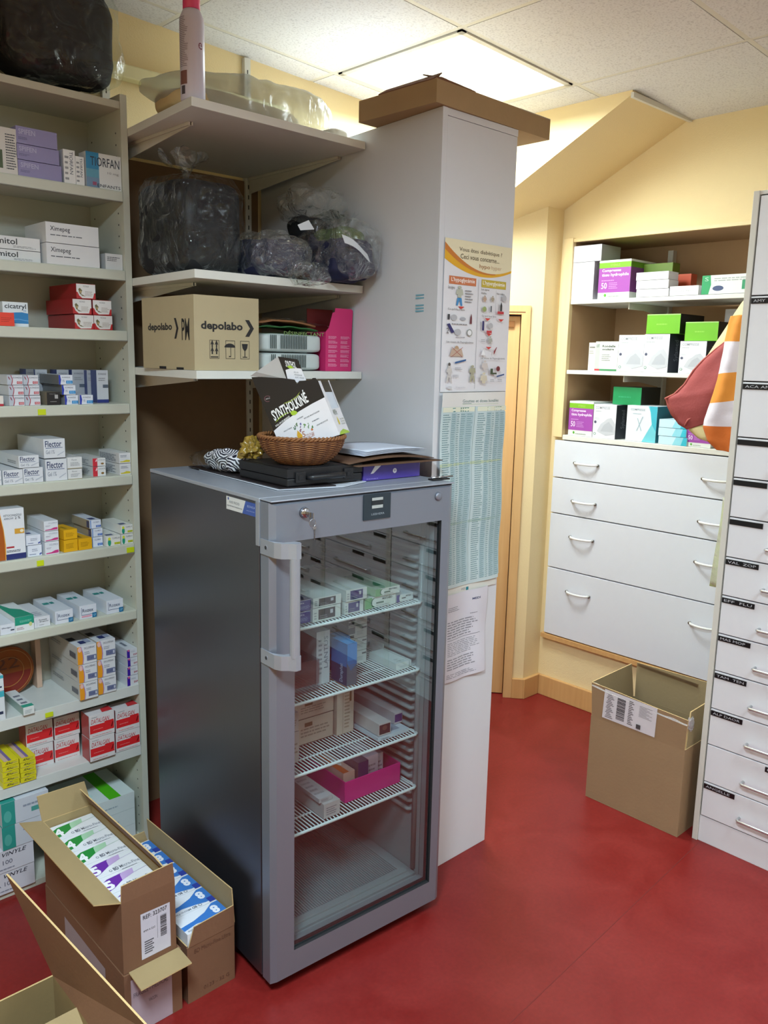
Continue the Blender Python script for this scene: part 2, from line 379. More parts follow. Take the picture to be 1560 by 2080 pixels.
lamp('second square louvred ceiling lamp before the fridge, nearer the labelled drawer cabinets', 1.435, -.57)
lamp('square louvred ceiling lamp at the other end of the room behind the viewer', 1.435, -2.4)
# walls
g = G(); g.box(X0, Y1, 0, 2.6, Y1+.1, 2.9, M_WALL); struct(g.build('wall_back'))
g = G(); g.box(X0-.1, Y0, 0, X0, Y1+.1, 2.9, M_WALL); struct(g.build('wall_left'))
g = G(); g.box(X0-.1, Y0-.1, 0, 3.7, Y0, 2.9, M_WALL); struct(g.build('wall_front'))
NZ0, NZ1, NY1 = 1.25, 2.125, 2.238       # opening of the recess in the right wall
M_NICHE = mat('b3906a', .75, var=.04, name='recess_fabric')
g = G()
g.box(X1, Y0, 0, X1+.46, NY1, NZ0-.9, M_WALL); g.box(X1, Y0, NZ0-.9, X1+.46, 1.0, NZ1, M_WALL)
g.box(X1, NY1, 0, X1+.46, 2.31, NZ1, M_WALL, {'F': M_NICHE})
g.box(X1, Y0, NZ1, X1+.46, 2.31, 2.9, M_WALL, {'B': M_NICHE}); g.box(X1+.36, 1.0, .35, X1+.46, NY1, NZ1, M_NICHE)
g.box(X1+.0, 1.0, .35, X1+.36, 1.02, NZ1, M_NICHE)
struct(g.build('wall_right'))
# oblique wall with the door, and the short return beside it
DG = Fr(3.12, 2.31, R(-50.2))
def boxf(g, fr, x0, y0, z0, x1, y1, z1, m):
    g.hexa([fr.w(x0, y0, z0), fr.w(x1, y0, z0), fr.w(x1, y1, z0), fr.w(x0, y1, z0), fr.w(x0, y0, z1), fr.w(x1, y0, z1), fr.w(x1, y1, z1), fr.w(x0, y1, z1)], m)
g = G(); boxf(g, DG, -.052, 0, 0, 0, .12, 2.6, M_WALL); boxf(g, DG, -1.2, 0, 1.845, -.052, .12, 2.6, M_WALL); boxf(g, DG, -1.2, 0, 0, -.86, .12, 1.845, M_WALL)
g.box(3.12, 2.31, 0, 3.7, 2.43, 2.9, M_WALL); struct(g.build('wall_passage'))
M_SLOT = mat('7a4a22', .7, name='door_shadow_gap')
dr = G(); boxf(dr, DG, -.82, .03, .004, -.095, .07, 1.80, M_DOOR); d = struct(dr.build('door_1', bev=.002))
g = G(); boxf(g, DG, -.86, -.012, 0, -.822, .09, 1.845, M_DOOR); boxf(g, DG, -.092, -.012, 0, -.052, .09, 1.845, M_DOOR); boxf(g, DG, -.822, -.012, 1.806, -.092, .09, 1.845, M_DOOR)
boxf(g, DG, -.85, -.0125, 1.813, -.075, -.011, 1.818, M_SLOT); g.build('door_frame', d, bev=.002)
g = G(); boxf(g, DG, -.17, .018, 1.752, -.122, .031, 1.778, mat('9c6a3c', .4, metal=.3, name='bronze_hinge')); g.build('door_hinge', d)
# soffit under the stairs: sloping underside falling away from the room
g = G(); xs0, xs1 = 2.815, 3.68; prof = [(1.745, 2.62), (1.745, 2.545), (3.3, 2.545-.494*(3.3-1.745)), (3.3, 2.62)]
a = [(xs0, y, z) for y, z in prof]; b = [(xs1, y, z) for y, z in prof]
g.poly(a, M_WALL); g.poly(b[::-1], M_WALL)
for i in range(4): g.poly([a[i], b[i], b[(i+1) % 4], a[(i+1) % 4]], M_WALL)
struct(g.build('trim_2'))
g = G(); g.box(xs0-.006, 1.735, 2.532, xs1, 1.747, 2.55, M_TBAR); struct(g.build('trim_3'))
# skirting boards
g = G(); g.box(3.222, 1.0, 0, 3.24, 2.292, .1, M_WOOD); g.box(3.11, 2.292, 0, 3.24, 2.31, .1, M_WOOD); struct(g.build('baseboard_right', bev=.003))
g = G(); boxf(g, DG, -.052, -.018, 0, .004, 0, .1, M_WOOD); struct(g.build('baseboard_passage', bev=.003))
g = G(); g.box(X0, 2.592, 0, .1, 2.61, .1, M_WOOD); struct(g.build('baseboard_back', bev=.003))
# boarding around the recess
g = G(); g.box(3.216, 2.238, 1.262, 3.24, 2.286, 2.14, M_TRIM); struct(g.build('trim_4', bev=.002))
g = G(); g.box(3.222, 1.0, 2.122, 3.24, 2.238, 2.136, M_TRIM); struct(g.build('trim_5'))
g = G(); g.box(3.214, 1.0, .296, 3.24, 2.29, .316, M_WOOD); struct(g.build('trim_6'))
# cable duct high on the back wall
g = G(); g.box(.1, 2.57, 2.43, 1.9, 2.61, 2.47, mat('e2d8a8', .5, name='cream_duct')); struct(g.build('trim_7', bev=.004))

# ------------------------------------------------------------------ recess: shelves and the drawer bank under them
def recess_shelf(label, z, y0, y1, x=3.222):
    g = G(); g.box(x, y0, z-.018, x+.345, y1, z, M_LAM); return tag(g.build('recess_shelf', bev=.002), label, 'shelf', 'white shelves in the yellow recess')
recess_shelf('upper white shelf of the yellow recess, under the purple and the plain white boxes', 1.873, 1.06, 2.236)
recess_shelf('middle white shelf of the yellow recess, under the gauze compress boxes', 1.567, 1.06, 2.236)
M_BRK = mat('d2cfc4', .4, name='white_bracket')
for z in (1.873, 1.567):
    g = G(); g.poly([(3.25, 1.96, z-.018), (3.57, 1.96, z-.018), (3.57, 1.96, z-.07), (3.25, 1.96, z-.03)], M_BRK)
    g.box(3.25, 1.958, z-.045, 3.58, 1.962, z-.018, M_BRK)
    tag(g.build('shelf_bracket'), 'white bracket under the %s shelf of the yellow recess' % ('upper' if z > 1.7 else 'middle'), 'bracket')
g = G(); g.box(3.57, 1.95, 1.29, 3.6, 1.975, 2.1, M_BRK); tag(g.build('shelf_rail'), 'white upright rail at the back of the yellow recess', 'rail')
db = thing('drawer_cabinet', 'wide white cabinet of four deep drawers under the yellow recess', 'drawer cabinet', (3.22, 2.276, 0))
# local: x = depth into wall, y = -along
g = G(); g.box(.022, -1.10, .352, .34, -.045, 1.238, M_LAM); g.build('carcass', db)
g = G(); g.box(0, -1.10, 1.252, .345, -.040, 1.274, M_LAM); g.build('worktop', db, bev=.002)
zs = [1.249]+[NI.hit(*q, 3.22)[1] for q in ((1124.6, 969), (1123, 1041.5), (1115, 1151))]+[.318]
M_DRW = mat('dadde4', .38, var=.015, name='white_drawer_laminate'); M_HAND = mat('e4e4e0', .35, name='white_handle'); M_HEND = mat('85817b', .3, metal=.8, name='handle_foot')
hx = [(-NI.hit(1168.6, 935, 3.22)[0], -NI.hit(1215.4, 940, 3.22)[0]), (-NI.hit(1429, 964, 3.22)[0], -NI.hit(1429, 964, 3.22)[0]-.118)]
for i in range(4):
    g = G(); g.box(0, -1.10, zs[i+1]+.0035, .019, 0, zs[i]-.0015, M_DRW); dw = g.build('drawer', db, bev=.0015)
    zc = zs[i] - (NI.hit(1190, 893, 3.22)[1]-NI.hit(1190, 937, 3.22)[1])
    for a, b in hx:
        a -= 2.276; b -= 2.276
        g = G(); pts = []
        for k in range(13):
            t = k/12; yy = a+(b-a)*t; pts.append((-.030*math.sin(math.pi*t)**.45-.0, yy, zc))
        g.tube(pts, .0052, M_HAND, n=10)
        g.tube([(0, a, zc), (-.008, a, zc)], .0065, M_HEND); g.tube([(0, b, zc), (-.008, b, zc)], .0065, M_HEND)
        g.build('handle', dw, smooth=True)

# ------------------------------------------------------------------ tall labelled drawer cabinets along the right side
FXc = 2.594
edge = lambda y: 1551-.1027*(y-385)
zl = [NI.hit(edge(y), y, FXc)[1] for y in (600, 774, 887, 969, 1049, 1130, 1208, 1285.5, 1361, 1437, 1510, 1585, 1654)]
top = 2.115; zl = [top-.012]+zl
M_LABEL = mat('131316', .35, name='black_label_tape'); M_LTX = mat('b9bac0', .5, name='embossed_letter'); M_CHR = mat('d8d9da', .25, metal=.85, name='satin_metal')
M_DWH = mat('dcdcdf', .35, var=.015, name='white_drawer_front')
TXT = [('', ''), ('AMY', ''), ('ACA AMI', ''), (' ', ''), (' ', ''), (' ', ''), ('VAL  ZOP', ''), ('EFF  FLU', ''), ('MAS MOP', ''), ('TAM  TEN', ''), ('ALP DAOR', ' '), ('', 'POL'), ('ANGELLE', '')]
def tall_cabinet(label, y1, wid, txt):
    t = thing('tall_drawer_cabinet', label, 'drawer cabinet', (FXc, y1, 0))
    g = G(); g.box(0, -.018, 0, .6, 0, top, mat('cfccc2', .4, var=.02, name='cabinet_side')); g.build('side_panel', t, bev=.001)
    g = G(); g.box(0, -wid, 0, .6, -wid+.018, top, mat('cfccc2', .4, var=.02, name='cabinet_side')); g.build('side_panel', t, bev=.001)
    g = G(); g.box(.004, -wid+.018, top-.011, .6, -.018, top, M_LAM); g.build('top_panel', t)
    g = G(); g.box(.03, -wid+.019, .05, .6, -.019, top-.012, mat('4b463f', .8, name='cabinet_inside')); g.build('carcass', t)
    g = G(); g.box(.006, -wid+.0185, 0, .03, -.0185, zl[13]-.004, M_DWH); g.build('plinth', t, bev=.001)
    for i in range(13):
        g = G(); g.box(.002, -wid+.0225, zl[i+1]+.001, .022, -.0225, zl[i]-.003, M_DWH); d = g.build('drawer', t, bev=.001)
        h = zl[i]-zl[i+1]
        for k, s in enumerate(txt[i]):
            if not s: continue
            a = -.024 if k == 0 else -.215; L_ = .105 if (s.strip() and len(s) > 3) or k else .12
            if i < 4: L_ = .19
            elif k == 0: L_ = .105
            g = G(); zt = zl[i]-.008; g.box(0, a-L_, zt-.0165, .0025, a, zt, M_LABEL)
            if s.strip():
                put_text(g, lambda u, v, a=a, zt=zt: (-.0003, a-u, zt-.0165+v), .007, .0045, min(L_-.008, .008+.0115*len(s)), .0125, s, M_LTX)
            g.build('name_label', d)
        zc = zl[i+1]+h*.36; a, b = -.152, -wid+.15
        g = G(); g.tube([(.0, a, zc), (-.020, a+.0, zc), (-.026, a-.006, zc), (-.026, b+.006, zc), (-.020, b, zc), (.0, b, zc)], .0048, M_CHR, n=10)
        g.build('handle', d, smooth=True)
    return t
wc = .62
T1 = tall_cabinet('tall white cabinet of shallow drawers with black name labels beside the open carton', 1.173, wc, TXT)
A2 = [('', ''), ('BIS  CAR', ''), ('CEF  CLO', ''), (' ', ' '), ('DOX  ESO', ''), (' ', ' '), ('GLI  HYD', ''), (' ', ' '), ('LAN  LEV', ''), (' ', ' '), ('NAP  OME', ''), (' ', ' '), ('PAR  PRE', '')]
A2 = [(' ' if a else '', ' ' if a else '') for a, b in A2]
T2 = tall_cabinet('second tall white drawer cabinet with blank black labels, standing nearer the viewer', 1.173-wc-.002, wc, A2)
copy_thing(T2, loc=(FXc, 1.173-2*(wc+.002), 0), label='third tall white drawer cabinet with blank black labels, beyond the second one')
copy_thing(T2, loc=(FXc, 1.173-3*(wc+.002), 0), label='fourth tall white drawer cabinet with blank black labels, farthest along the right wall')

# ------------------------------------------------------------------ tall white cabinet seen end-on (posters on its end)
LX = lambda y: 1.725+.0944*(y-1.635)
tc_ = thing('tall_cabinet', 'tall white laminate cabinet with posters on its end, behind the fridge', 'cabinet', (0, 0, 0))
M_CAB = mat('d3d4d8', .42, var=.015, name='bluish_white_laminate')
g = G(); zt = 2.262
def slab(g, y0, y1, z0, z1, off, th, m):
    g.hexa([(LX(y0)+off, y0, z0), (LX(y0)+off+th, y0, z0), (LX(y1)+off+th, y1, z0), (LX(y1)+off, y1, z0), (LX(y0)+off, y0, z1), (LX(y0)+off+th, y0, z1), (LX(y1)+off+th, y1, z1), (LX(y1)+off, y1, z1)], m)
slab(g, 1.635, 2.605, .0, zt, 0, .019, M_CAB); g.build('side_panel', tc_, bev=.001)
g = G(); g.hexa([(1.7455, 1.637, 0), (2.045, 1.637, 0), (2.045, 2.605, 0), (LX(2.605)+.02, 2.605, 0), (1.7455, 1.637, zt-.02), (2.045, 1.637, zt-.02), (2.045, 2.605, zt-.02), (LX(2.605)+.02, 2.605, zt-.02)], M_CAB); g.build('end_panel', tc_, bev=.001)
g = G(); g.hexa([(1.727, 1.636, zt-.019), (2.046, 1.636, zt-.019), (2.046, 2.605, zt-.019), (LX(2.605), 2.605, zt-.019), (1.727, 1.636, zt), (2.046, 1.636, zt), (2.046, 2.605, zt), (LX(2.605), 2.605, zt)], M_CAB); g.build('top_panel', tc_, bev=.001)
# small blue stickers on the side
for k, (a, b) in enumerate((((866, 612), (882, 626)), ((866, 628), (884, 645)))):
    y_ = 1.73+.0; 
g = G()
for z_, n_ in ((1.78, 2), (1.752, 3)):
    for q in range(n_): g.box(LX(1.70)-.0008, 1.69, z_-.008*q-.004, LX(1.70)+.0, 1.725, z_-.008*q, mat('6fa3b5', .5, name='faded_blue_ink'))
tag(g.build('sticker'), 'faded small blue sticker on the side of the tall white cabinet', 'sticker')

# ------------------------------------------------------------------ shelving unit on the left
SZ = [2.30, 2.057, 1.837, 1.664, 1.450, 1.234, 1.019, .806, .557, .348, .02]
UY = 2.377; UX0, UX1 = .30, 1.176
un = thing('shelving_unit', 'tall grey-white open shelving unit packed with medicine boxes', 'shelving unit', (0, 0, 0))
M_HOLE = mat('3a3833', .8, name='pin_hole')
g = G(); g.box(UX1, UY-.002, 0, UX1+.02, 2.606, 2.32, M_UNIT)
for z0, z1 in zip(SZ[1:], SZ[:-1]):
    k = 0
    z = z0+.035
    while z < z1-.05:
        for y in (2.407, 2.565): g.disc((UX1-.0006, y, z), .0028, M_HOLE, 'x', 8)
        z += .032
g.build('side_panel', un)
g = G(); g.box(UX0-.02, UY-.002, 0, UX0, 2.606, 2.32, M_UNIT); g.build('side_panel', un)
g = G(); g.box(UX0, 2.596, 0, UX1, 2.606, 2.32, mat('b3b3a6', .6, var=.03, name='unit_back')); g.build('back_panel', un)
M_CLIP = mat('c9d61c', .4, name='yellow_green_clip'); M_GROOVE = mat('8d8c80', .5, name='price_channel_shadow')
clips = {4: [(75, 91, 830, 834)], 6: [(73, 87, 1138, 1138), (255.6, 270.5, 1115, 1115)], 8: [(90, 106, 1450, 1450)]}
for i, z in enumerate(SZ):
    deep = i in (8, 9)
    g = G(); yf = UY-.001 if not deep else UY-.002
    th = .02 if not deep else .034
    m = M_UNIT if not deep else mat('d0d3ce', .38, name='white_shelf_board')
    g.box(UX0+.0005, yf, z-th, UX1-.0005, 2.595, z, m)
    if 0 < i < 8:      # price channel clipped under the front edge
        g.box(UX0+.0005, yf-.004, z-.030, UX1-.002, yf, z-.003, m); g.box(UX0+.0005, yf-.0045, z-.0305, UX1-.002, yf+.002, z-.0275, M_GROOVE)
    sh = g.build('shelf', un, bev=.001)
    for a, b, c, d in clips.get(i, []):
        xa_, za_ = UN.hit(a, c, UY); xb_, _ = UN.hit(b, c, UY)
        g = G(); g.box(xa_, yf-.0062, z-.026, xb_, yf-.0042, z-.010 if not deep else z-.012, M_CLIP); g.build('label_clip', sh)

# ------------------------------------------------------------------ wall shelves between the unit and the tall cabinet
WZ = [2.232, 1.817, 1.558]; WYF = 1.968
def wall_shelf(label, z, back=2.604):
    t = thing('wall_shelf', label, 'shelf', (0, 0, z), group='white bracket shelves above the fridge')
    g = G(); g.hexa([(1.165, WYF, -.022), (LX(WYF)-.003, WYF+.008, -.022), (LX(back)-.003, back, -.022), (1.215, back, -.022)] + [(1.165, WYF, 0), (LX(WYF)-.003, WYF+.008, 0), (LX(back)-.003, back, 0), (1.215, back, 0)], M_LAM); g.build('board', t, bev=.001)
    for x in (1.24, 1.755):
        g = G(); g.poly([(x, 2.10, -.0225), (x, back-.02, -.0225), (x, back-.02, -.075), (x, 2.10, -.032)], M_BRK); g.box(x-.007, 2.10, -.031, x+.007, back-.02, -.0225, M_BRK); g.hexa([(x-.0015, 2.10, -.032), (x+.0015, 2.10, -.032), (x+.0015, back-.02, -.075), (x-.0015, back-.02, -.075), (x-.0015, 2.10, -.0225), (x+.0015, 2.10, -.0225), (x+.0015, back-.02, -.0225), (x-.0015, back-.02, -.0225)], M_BRK)
        g.build('bracket', t)
    return t
wall_shelf('highest white wall shelf, carrying the pink-capped spray bottle', WZ[0])
wall_shelf('middle white wall shelf, under the plastic-wrapped dark bags', WZ[1])
wall_shelf('lowest white wall shelf, under the printed shipping carton', WZ[2])
for x, lb in ((1.24, 'white slotted shelf rail on the back wall, close to the shelving unit'), (1.755, 'white slotted shelf rail on the back wall, close to the tall cabinet')):
    g = G(); g.box(x-.012, 2.592, 1.27, x+.012, 2.609, 2.6, M_BRK)
    z = 1.29
    while z < 2.58: g.box(x-.002, 2.5915, z, x+.002, 2.5925, z+.014, M_HOLE); z += .034
    tag(g.build('shelf_rail'), lb, 'rail')
g = G(); g.box(1.21, 2.600, .0, 1.80, 2.6095, 2.20, mat('7d6144', .75, var=.06, name='brown_panel')); tag(g.build('wall_panel'), 'brown board fixed to the wall behind the fridge and wall shelves', 'panel')
# ------------------------------------------------------------------ medicine boxes on the shelving unit
GR = '8d8f93'; DK = '3a3d46'; NV = '2c3a78'
P1 = px(UN, UY, 5.2, 0, 200); P2 = px(UN, UY, 2, 0, 0); P3 = px(UN, UY, 5.778, 0, 560)
P4 = px(UN, UY, 5.571, 0, 720); P6 = px(UN, UY, 5.379, 0, 1020); P8 = px(UN, UY, 5.2, 0, 1280)
def put(label, P, l, r, t, z0, dep, base=WHITE, ds=(), yo=.002, group=None, rz=0, name='medicine_box', z1=None, faces=None, cat='medicine box', h=None):
    a, b, z = P(l, r, t)
    b = min(b, UX1-.0015)
    if z1 is not None: z = z1
    if h: z = z0+h
    c = carton(label, UN, a, b, z0, z, UY+yo, dep, base, ds, name=name, group=group, rz=rz, faces=faces, cat=cat); return z
E_ = .0012
# shelf 1: lilac boxes and the white and teal ones
z = SZ[1]
put('tall white box with upright fine print, left of the lilac boxes', P1, -150, 165, 262, z, .12, 'd3cfc9', [('l', 'F', .62, .1, .98, .9, 14, DK), ('r', 'F', 0, .1, .5, .5, '4b5a3a')])
lil = [('t', 'F', .06, .55, .46, .86, 'SPIFEN', 'b9b6d2', 0, .01), ('l', 'F', .05, .25, .3, .42, 2, '5e5a80')]
z1 = put('lilac medicine box, bottom of the stack of three', P1, 190, 648, 640, z, .06, '8f89b5', lil, group='lilac boxes stacked on the upper left shelf')
z2 = put('lilac medicine box, middle of the stack of three', P1, 172, 620, 468, z1+E_, .06, '8f89b5', lil, group='lilac boxes stacked on the upper left shelf')
put('lilac medicine box, top of the stack of three', P1, 166, 598, 280, z2+E_, .06, '8f89b5', lil, group='lilac boxes stacked on the upper left shelf')
tv = [('t', 'F', .52, .28, .80, .95, 'TIORFAN', '33405c', -90), ('l', 'F', .1, .1, .45, .9, 5, GR), ('r', 'L', 0, 0, .3, 1, '8a6a80')]
put('narrow upright white box with sideways lettering, between the lilac boxes and its shorter twin', P1, 668, 790, 530, z, .10, WHITE, tv)
put('shorter narrow upright white box with sideways lettering, beside the teal and white box', P1, 797, 886, 605, z, .10, WHITE, tv)
put('wide white box with a blue-green left band, last on its shelf beside the side panel', P1, 905, 1300, 550, z, .045, 'dcdedd',
    [('r', 'F', 0, 0, .36, 1, '5d9cb5'), ('r', 'F', 0, .52, .36, 1, '2f86b4'), ('r', 'F', 0, .0, .36, .28, '6f8fae'), ('r', 'F', .17, .06, .28, .16, '9a4f6e'), ('t', 'F', .12, .62, .95, .88, 'TIORFAN', '2c3340', 0, .004), ('t', 'F', .6, .42, .92, .5, '10 mg', GR), ('t', 'F', .3, .03, .96, .12, 'ENFANTS', '2c3340')])
# shelf 2
z = SZ[2]
hd = lambda s: [('t', 'F', .02, .38, .62, .86, s, '26262c', 0, .012), ('l', 'F', .55, .14, .95, .34, 2, GR)]
e1 = put('flat white box with big rounded lettering, lower of the two at the left edge', P2, -70, 180, 997, z, .16, 'd9d9d9', hd('einamitol'), yo=.03)
put('flat white box with big rounded lettering, upper of the two at the left edge', P2, -75, 177, 940, e1+E_, .16, 'd9d9d9', hd('einamitol'), yo=.03)
xi = [('t', 'F', .08, .52, .45, .82, 'Ximepeg', '2b2c34', 0, .006), ('l', 'F', .08, .36, .75, .46, 1, '4d4f57')]
x1 = put('large flat white powder box, lower of the pair right of the rounded lettering boxes', P2, 188, 403, 984, z, .15, 'd9d9da', xi)
put('large flat white powder box, upper of the pair right of the rounded lettering boxes', P2, 185, 399, 898, x1+E_, .15, 'd9d9da', xi)
put('small white box alone at the right end of its shelf', P2, 435, 510, 1027, z, .05, 'd4d4d4', [('l', 'F', .1, .55, .85, .85, 3, '55565c')], yo=.012)
# shelf 3
z = SZ[3]
put('small bright orange-red box in front of the blue and white one', P3, -60, 162, 425, z, .05, 'e2402c', [('l', 'F', .3, .3, .85, .7, 3, 'b83222')], yo=-.0)
put('white box with a blue wave and dark lettering behind the orange-red box', P3, 112, 412, 292, z, .035, 'e4ebee',
    [('p', 'F', [(0, .14), (1, .14), (1, .56), (.75, .6), (.5, .585), (.2, .55), (0, .5)], '2a83c0'), ('p', 'F', [(0, .25), (.6, .3), (1, .24), (1, .27), (.6, .325), (0, .29)], '6fb0dc'), ('t', 'F', .08, .68, .93, .93, 'cicatryl', '252a36', 0, .012), ('t', 'F', .8, .62, .92, .69, 'TM', '2a83c0')], yo=.056)
rc = [('p', 'F', [(0, 0), (1, 0), (1, 1), (0, 1)], 'b8262c'), ('p', 'F', [(0, .45), (0, .98), (1, .98), (1, .42), (.93, .4), (.86, .06), (.3, .03), (.14, .2), (.06, .42)], 'dedcda'),
      ('t', 'F', .35, .78, .66, .88, 'VOLTAFLEX', '4a4a52'), ('l', 'F', .45, .2, .9, .55, 4, 'a99f98'), ('p', 'F', [(.1, .62), (.18, .72), (.3, .55), (.24, .3), (.48, .16), (.3, .18), (.16, .34)], '6a6440'), ('e', 'F', .22, .45, .05, .08, 'b5a070')]
rn = 'red and white carton of the pyramid, '
b1 = put('red and white carton with an olive sprig, bottom left of the pyramid', P3, 878, 1098, 452, z, .19, '9e1d24', rc, group='red cartons in a pyramid')
put('red and white carton with an olive sprig, bottom right of the pyramid', P3, 1104, 1318, 462, z, .19, '9e1d24', rc, group='red cartons in a pyramid')
b2 = put('red and white carton with an olive sprig, left of the middle row of the pyramid', P3, 850, 1068, 268, b1+E_, .19, '9e1d24', rc, group='red cartons in a pyramid', yo=-.0)
put('red and white carton with an olive sprig, right of the middle row of the pyramid', P3, 1090, 1306, 282, b1+E_, .19, '9e1d24', rc, group='red cartons in a pyramid')
put('red and white carton with an olive sprig, alone on top of the pyramid', P3, 895, 1118, 88, b2+E_, .19, '9e1d24', rc, group='red cartons in a pyramid')
# shelf 4
z = SZ[4]
put('cream box with a red foot left of the small red-marked boxes', P4, -60, 38, 470, z, .06, 'ddd8d0', [('r', 'F', 0, 0, 1, .22, 'b53040')])
sm = [('r', 'F', 0, 0, .3, 1, 'b4bbc6'), ('p', 'F', [(.24, 0), (.30, .35), (.32, .6), (.22, 1), (.27, 1), (.37, .6), (.35, .3), (.29, 0)], 'a83246'), ('p', 'F', [(.05, .9), (.12, .6), (.2, .5), (.14, .8)], '8c3045'),
      ('t', 'F', .38, .68, .96, .84, 'ECONAZOLE', '3b3d4a'), ('r', 'F', .62, .1, .96, .36, 'b73a48'), ('t', 'F', .66, .14, .93, .32, 'G2', 'e8c8cc', 0, .02)]
rows = [(468, 'bottom'), (350, 'middle'), (236, 'top')]
xs = [((105, 276), (284, 458)), ((97, 270), (278, 445)), ((80, 255), (264, 432))]
zz = z
for (t, nm), (A, B) in zip(rows, xs):
    for (l, r), sd in ((A, 'left'), (B, 'right')):
        q = put('small white box with a red code, %s of the %s-hand stack of three' % (nm, sd), P4, l, r, t, zz, .10, 'd5d7de', sm, group='small red-marked boxes in two stacks')
    zz = q+E_
put('black-fronted beige box beside the blue and white stack', P4, 527, 675, 428, z, .09, '1c1b1d', [('t', 'F', .2, .82, .7, .9, 'TETRALYSAL', '8a8a8a'), ('r', 'F', .6, .5, .85, .8, 'aaa9a8'), ('l', 'F', .25, .25, .75, .32, 1, 'bbbbbb')], faces={'L': '8a7f6c', 'T': '8a7f6c', 'R': '8a7f6c', 'K': '8a7f6c'}, yo=.0)
bl = [('r', 'F', 0, 0, .12, 1, '2438a8'), ('p', 'F', [(.1, 0), (.17, .5), (.1, 1), (.05, 1), (.05, 0)], '2438a8'), ('t', 'F', .24, .68, .82, .83, 'ECONAZOLE', '404450'), ('r', 'F', .52, .1, .99, .42, '2a86c4'), ('t', 'F', .26, .28, .4, .52, '1%', '55607a'), ('t', 'F', .6, .16, .9, .36, 'EG', '8cc4ea', 0, .02)]
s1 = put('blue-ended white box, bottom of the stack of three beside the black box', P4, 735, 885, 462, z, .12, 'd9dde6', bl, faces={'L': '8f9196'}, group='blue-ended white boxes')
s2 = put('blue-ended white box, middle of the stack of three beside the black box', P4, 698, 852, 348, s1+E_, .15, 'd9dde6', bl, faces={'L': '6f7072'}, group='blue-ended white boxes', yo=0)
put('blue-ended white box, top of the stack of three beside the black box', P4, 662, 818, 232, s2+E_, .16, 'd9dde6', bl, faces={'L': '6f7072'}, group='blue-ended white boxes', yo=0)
put('blue-ended white box standing alone right of the stack of three', P4, 905, 1053, 460, z, .10, 'd9dde6', bl, group='blue-ended white boxes')
tl = [('r', 'F', 0, 0, 1, .1, '27357c'), ('t', 'F', .16, .86, .84, .91, 'ECONAZOLE', '4a4e5e'), ('l', 'F', .16, .68, .85, .8, 2, GR), ('r', 'F', .52, .46, .98, .56, '55606f')]
UYB = px(UN, UY+.12, 5.571, 0, 720)
def back(label, l, r, t, d, dep=.05, base='a9adb4'):
    a, b, zt_ = px(UN, UY+d, 5.571, 0, 720)(l, r, t); carton(label, UN, a, b, z, zt_, UY+d, dep, base, tl, group='tall pale boxes at the back of the shelf', faces={'L': '465080'})
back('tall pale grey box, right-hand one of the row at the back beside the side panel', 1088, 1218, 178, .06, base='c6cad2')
back('tall pale grey box with a blue side, second from the right at the back', 980, 1058, 178, .10)
back('tall grey box half behind the blue-ended stack, middle of the back row', 812, 962, 172, .12)
back('grey box whose top shows over the blue-ended stack, back row', 640, 775, 172, .13)
back('grey box with only its top showing left of the middle, back row', 395, 530, 170, .14)
back('dark-edged grey box farthest left in the back row', 292, 385, 165, .15, base='77797c')
# shelf 5: long white gel boxes
z = SZ[5]
fl = [('t', 'F', .07, .58, .84, .90, 'Flector', '22325e', 0, .012), ('r', 'F', .09, .52, .88, .545, '27407e'), ('t', 'F', .09, .22, .5, .42, 'Gel 1%', '7d8391'), ('p', 'F', [(.62, .1), (.95, .3), (.95, .34), (.62, .16)], 'b6bcc6')]
fs = [('t', 'F', .06, .55, .8, .92, 'Flector', '22325e', 0, .012), ('r', 'F', .06, .46, .82, .49, '27407e'), ('t', 'F', .08, .14, .5, .34, 'Gel 1%', '7d8391'), ('p', 'F', [(.6, .1), (.98, .35), (.98, .42), (.6, .2)], 'b6bcc6'), ('l', 'L', .5, .3, .9, .6, 2, GR)]
put('white gel box cut off by the left edge, beside the lower small gel boxes', P4, -190, 14, 1328, z, .17, 'd7dade', fs)
f1 = put('small white gel box, left one of the lower pair', P4, 30, 257, 1316, z, .17, 'd7dade', fs, group='white gel boxes with dark blue lettering')
put('small white gel box, right one of the lower pair', P4, 263, 487, 1292, z, .17, 'd7dade', fs, group='white gel boxes with dark blue lettering')
put('small white gel box lying on the lower pair of gel boxes', P4, 212, 440, 1152, f1+.003, .17, 'd7dade', fs, group='white gel boxes with dark blue lettering')
f2 = put('large white gel box, lower of the two tall ones', P4, 513, 756, 1192, z, .20, 'd7dade', fl, group='white gel boxes with dark blue lettering')
put('large white gel box, upper of the two tall ones', P4, 492, 734, 962, f2+.003, .20, 'd7dade', fl, group='white gel boxes with dark blue lettering')
w_ = [('t', 'F', .3, .7, .65, .84, 'Flucon', '6d7078'), ('l', 'F', .2, .25, .85, .6, 3, '8a8c92'), ('r', 'F', 0, .0, 1, .05, 'b3a884')]
q = put('plain white box with grey print, lower of the two beside the large gel boxes', P4, 770, 930, 1303, z, .13, 'd8d9d8', w_)
put('plain white box with grey print, upper of the two beside the large gel boxes', P4, 762, 928, 1168, q+E_, .13, 'd8d9d8', w_)
r_ = [('r', 'F', 0, 0, .36, 1, 'c62f3c'), ('p', 'F', [(.2, .6), (.3, .95), (.34, .7), (.26, .55)], 'e8c8cc'), ('t', 'F', .44, .7, .95, .84, 'LOCACID', '585c68'), ('e', 'F', .75, .3, .12, .12, '8c6a3c'), ('l', 'L', .1, .2, .85, .8, 4, GR)]
q = put('white box with a red left end, lower of the two', P4, 1083, 1228, 1283, z, .14, 'd8d9d8', r_, yo=.02)
put('white box with a red left end, upper of the two', P4, 1080, 1225, 1186, q+E_, .14, 'd8d9d8', r_, yo=.02)
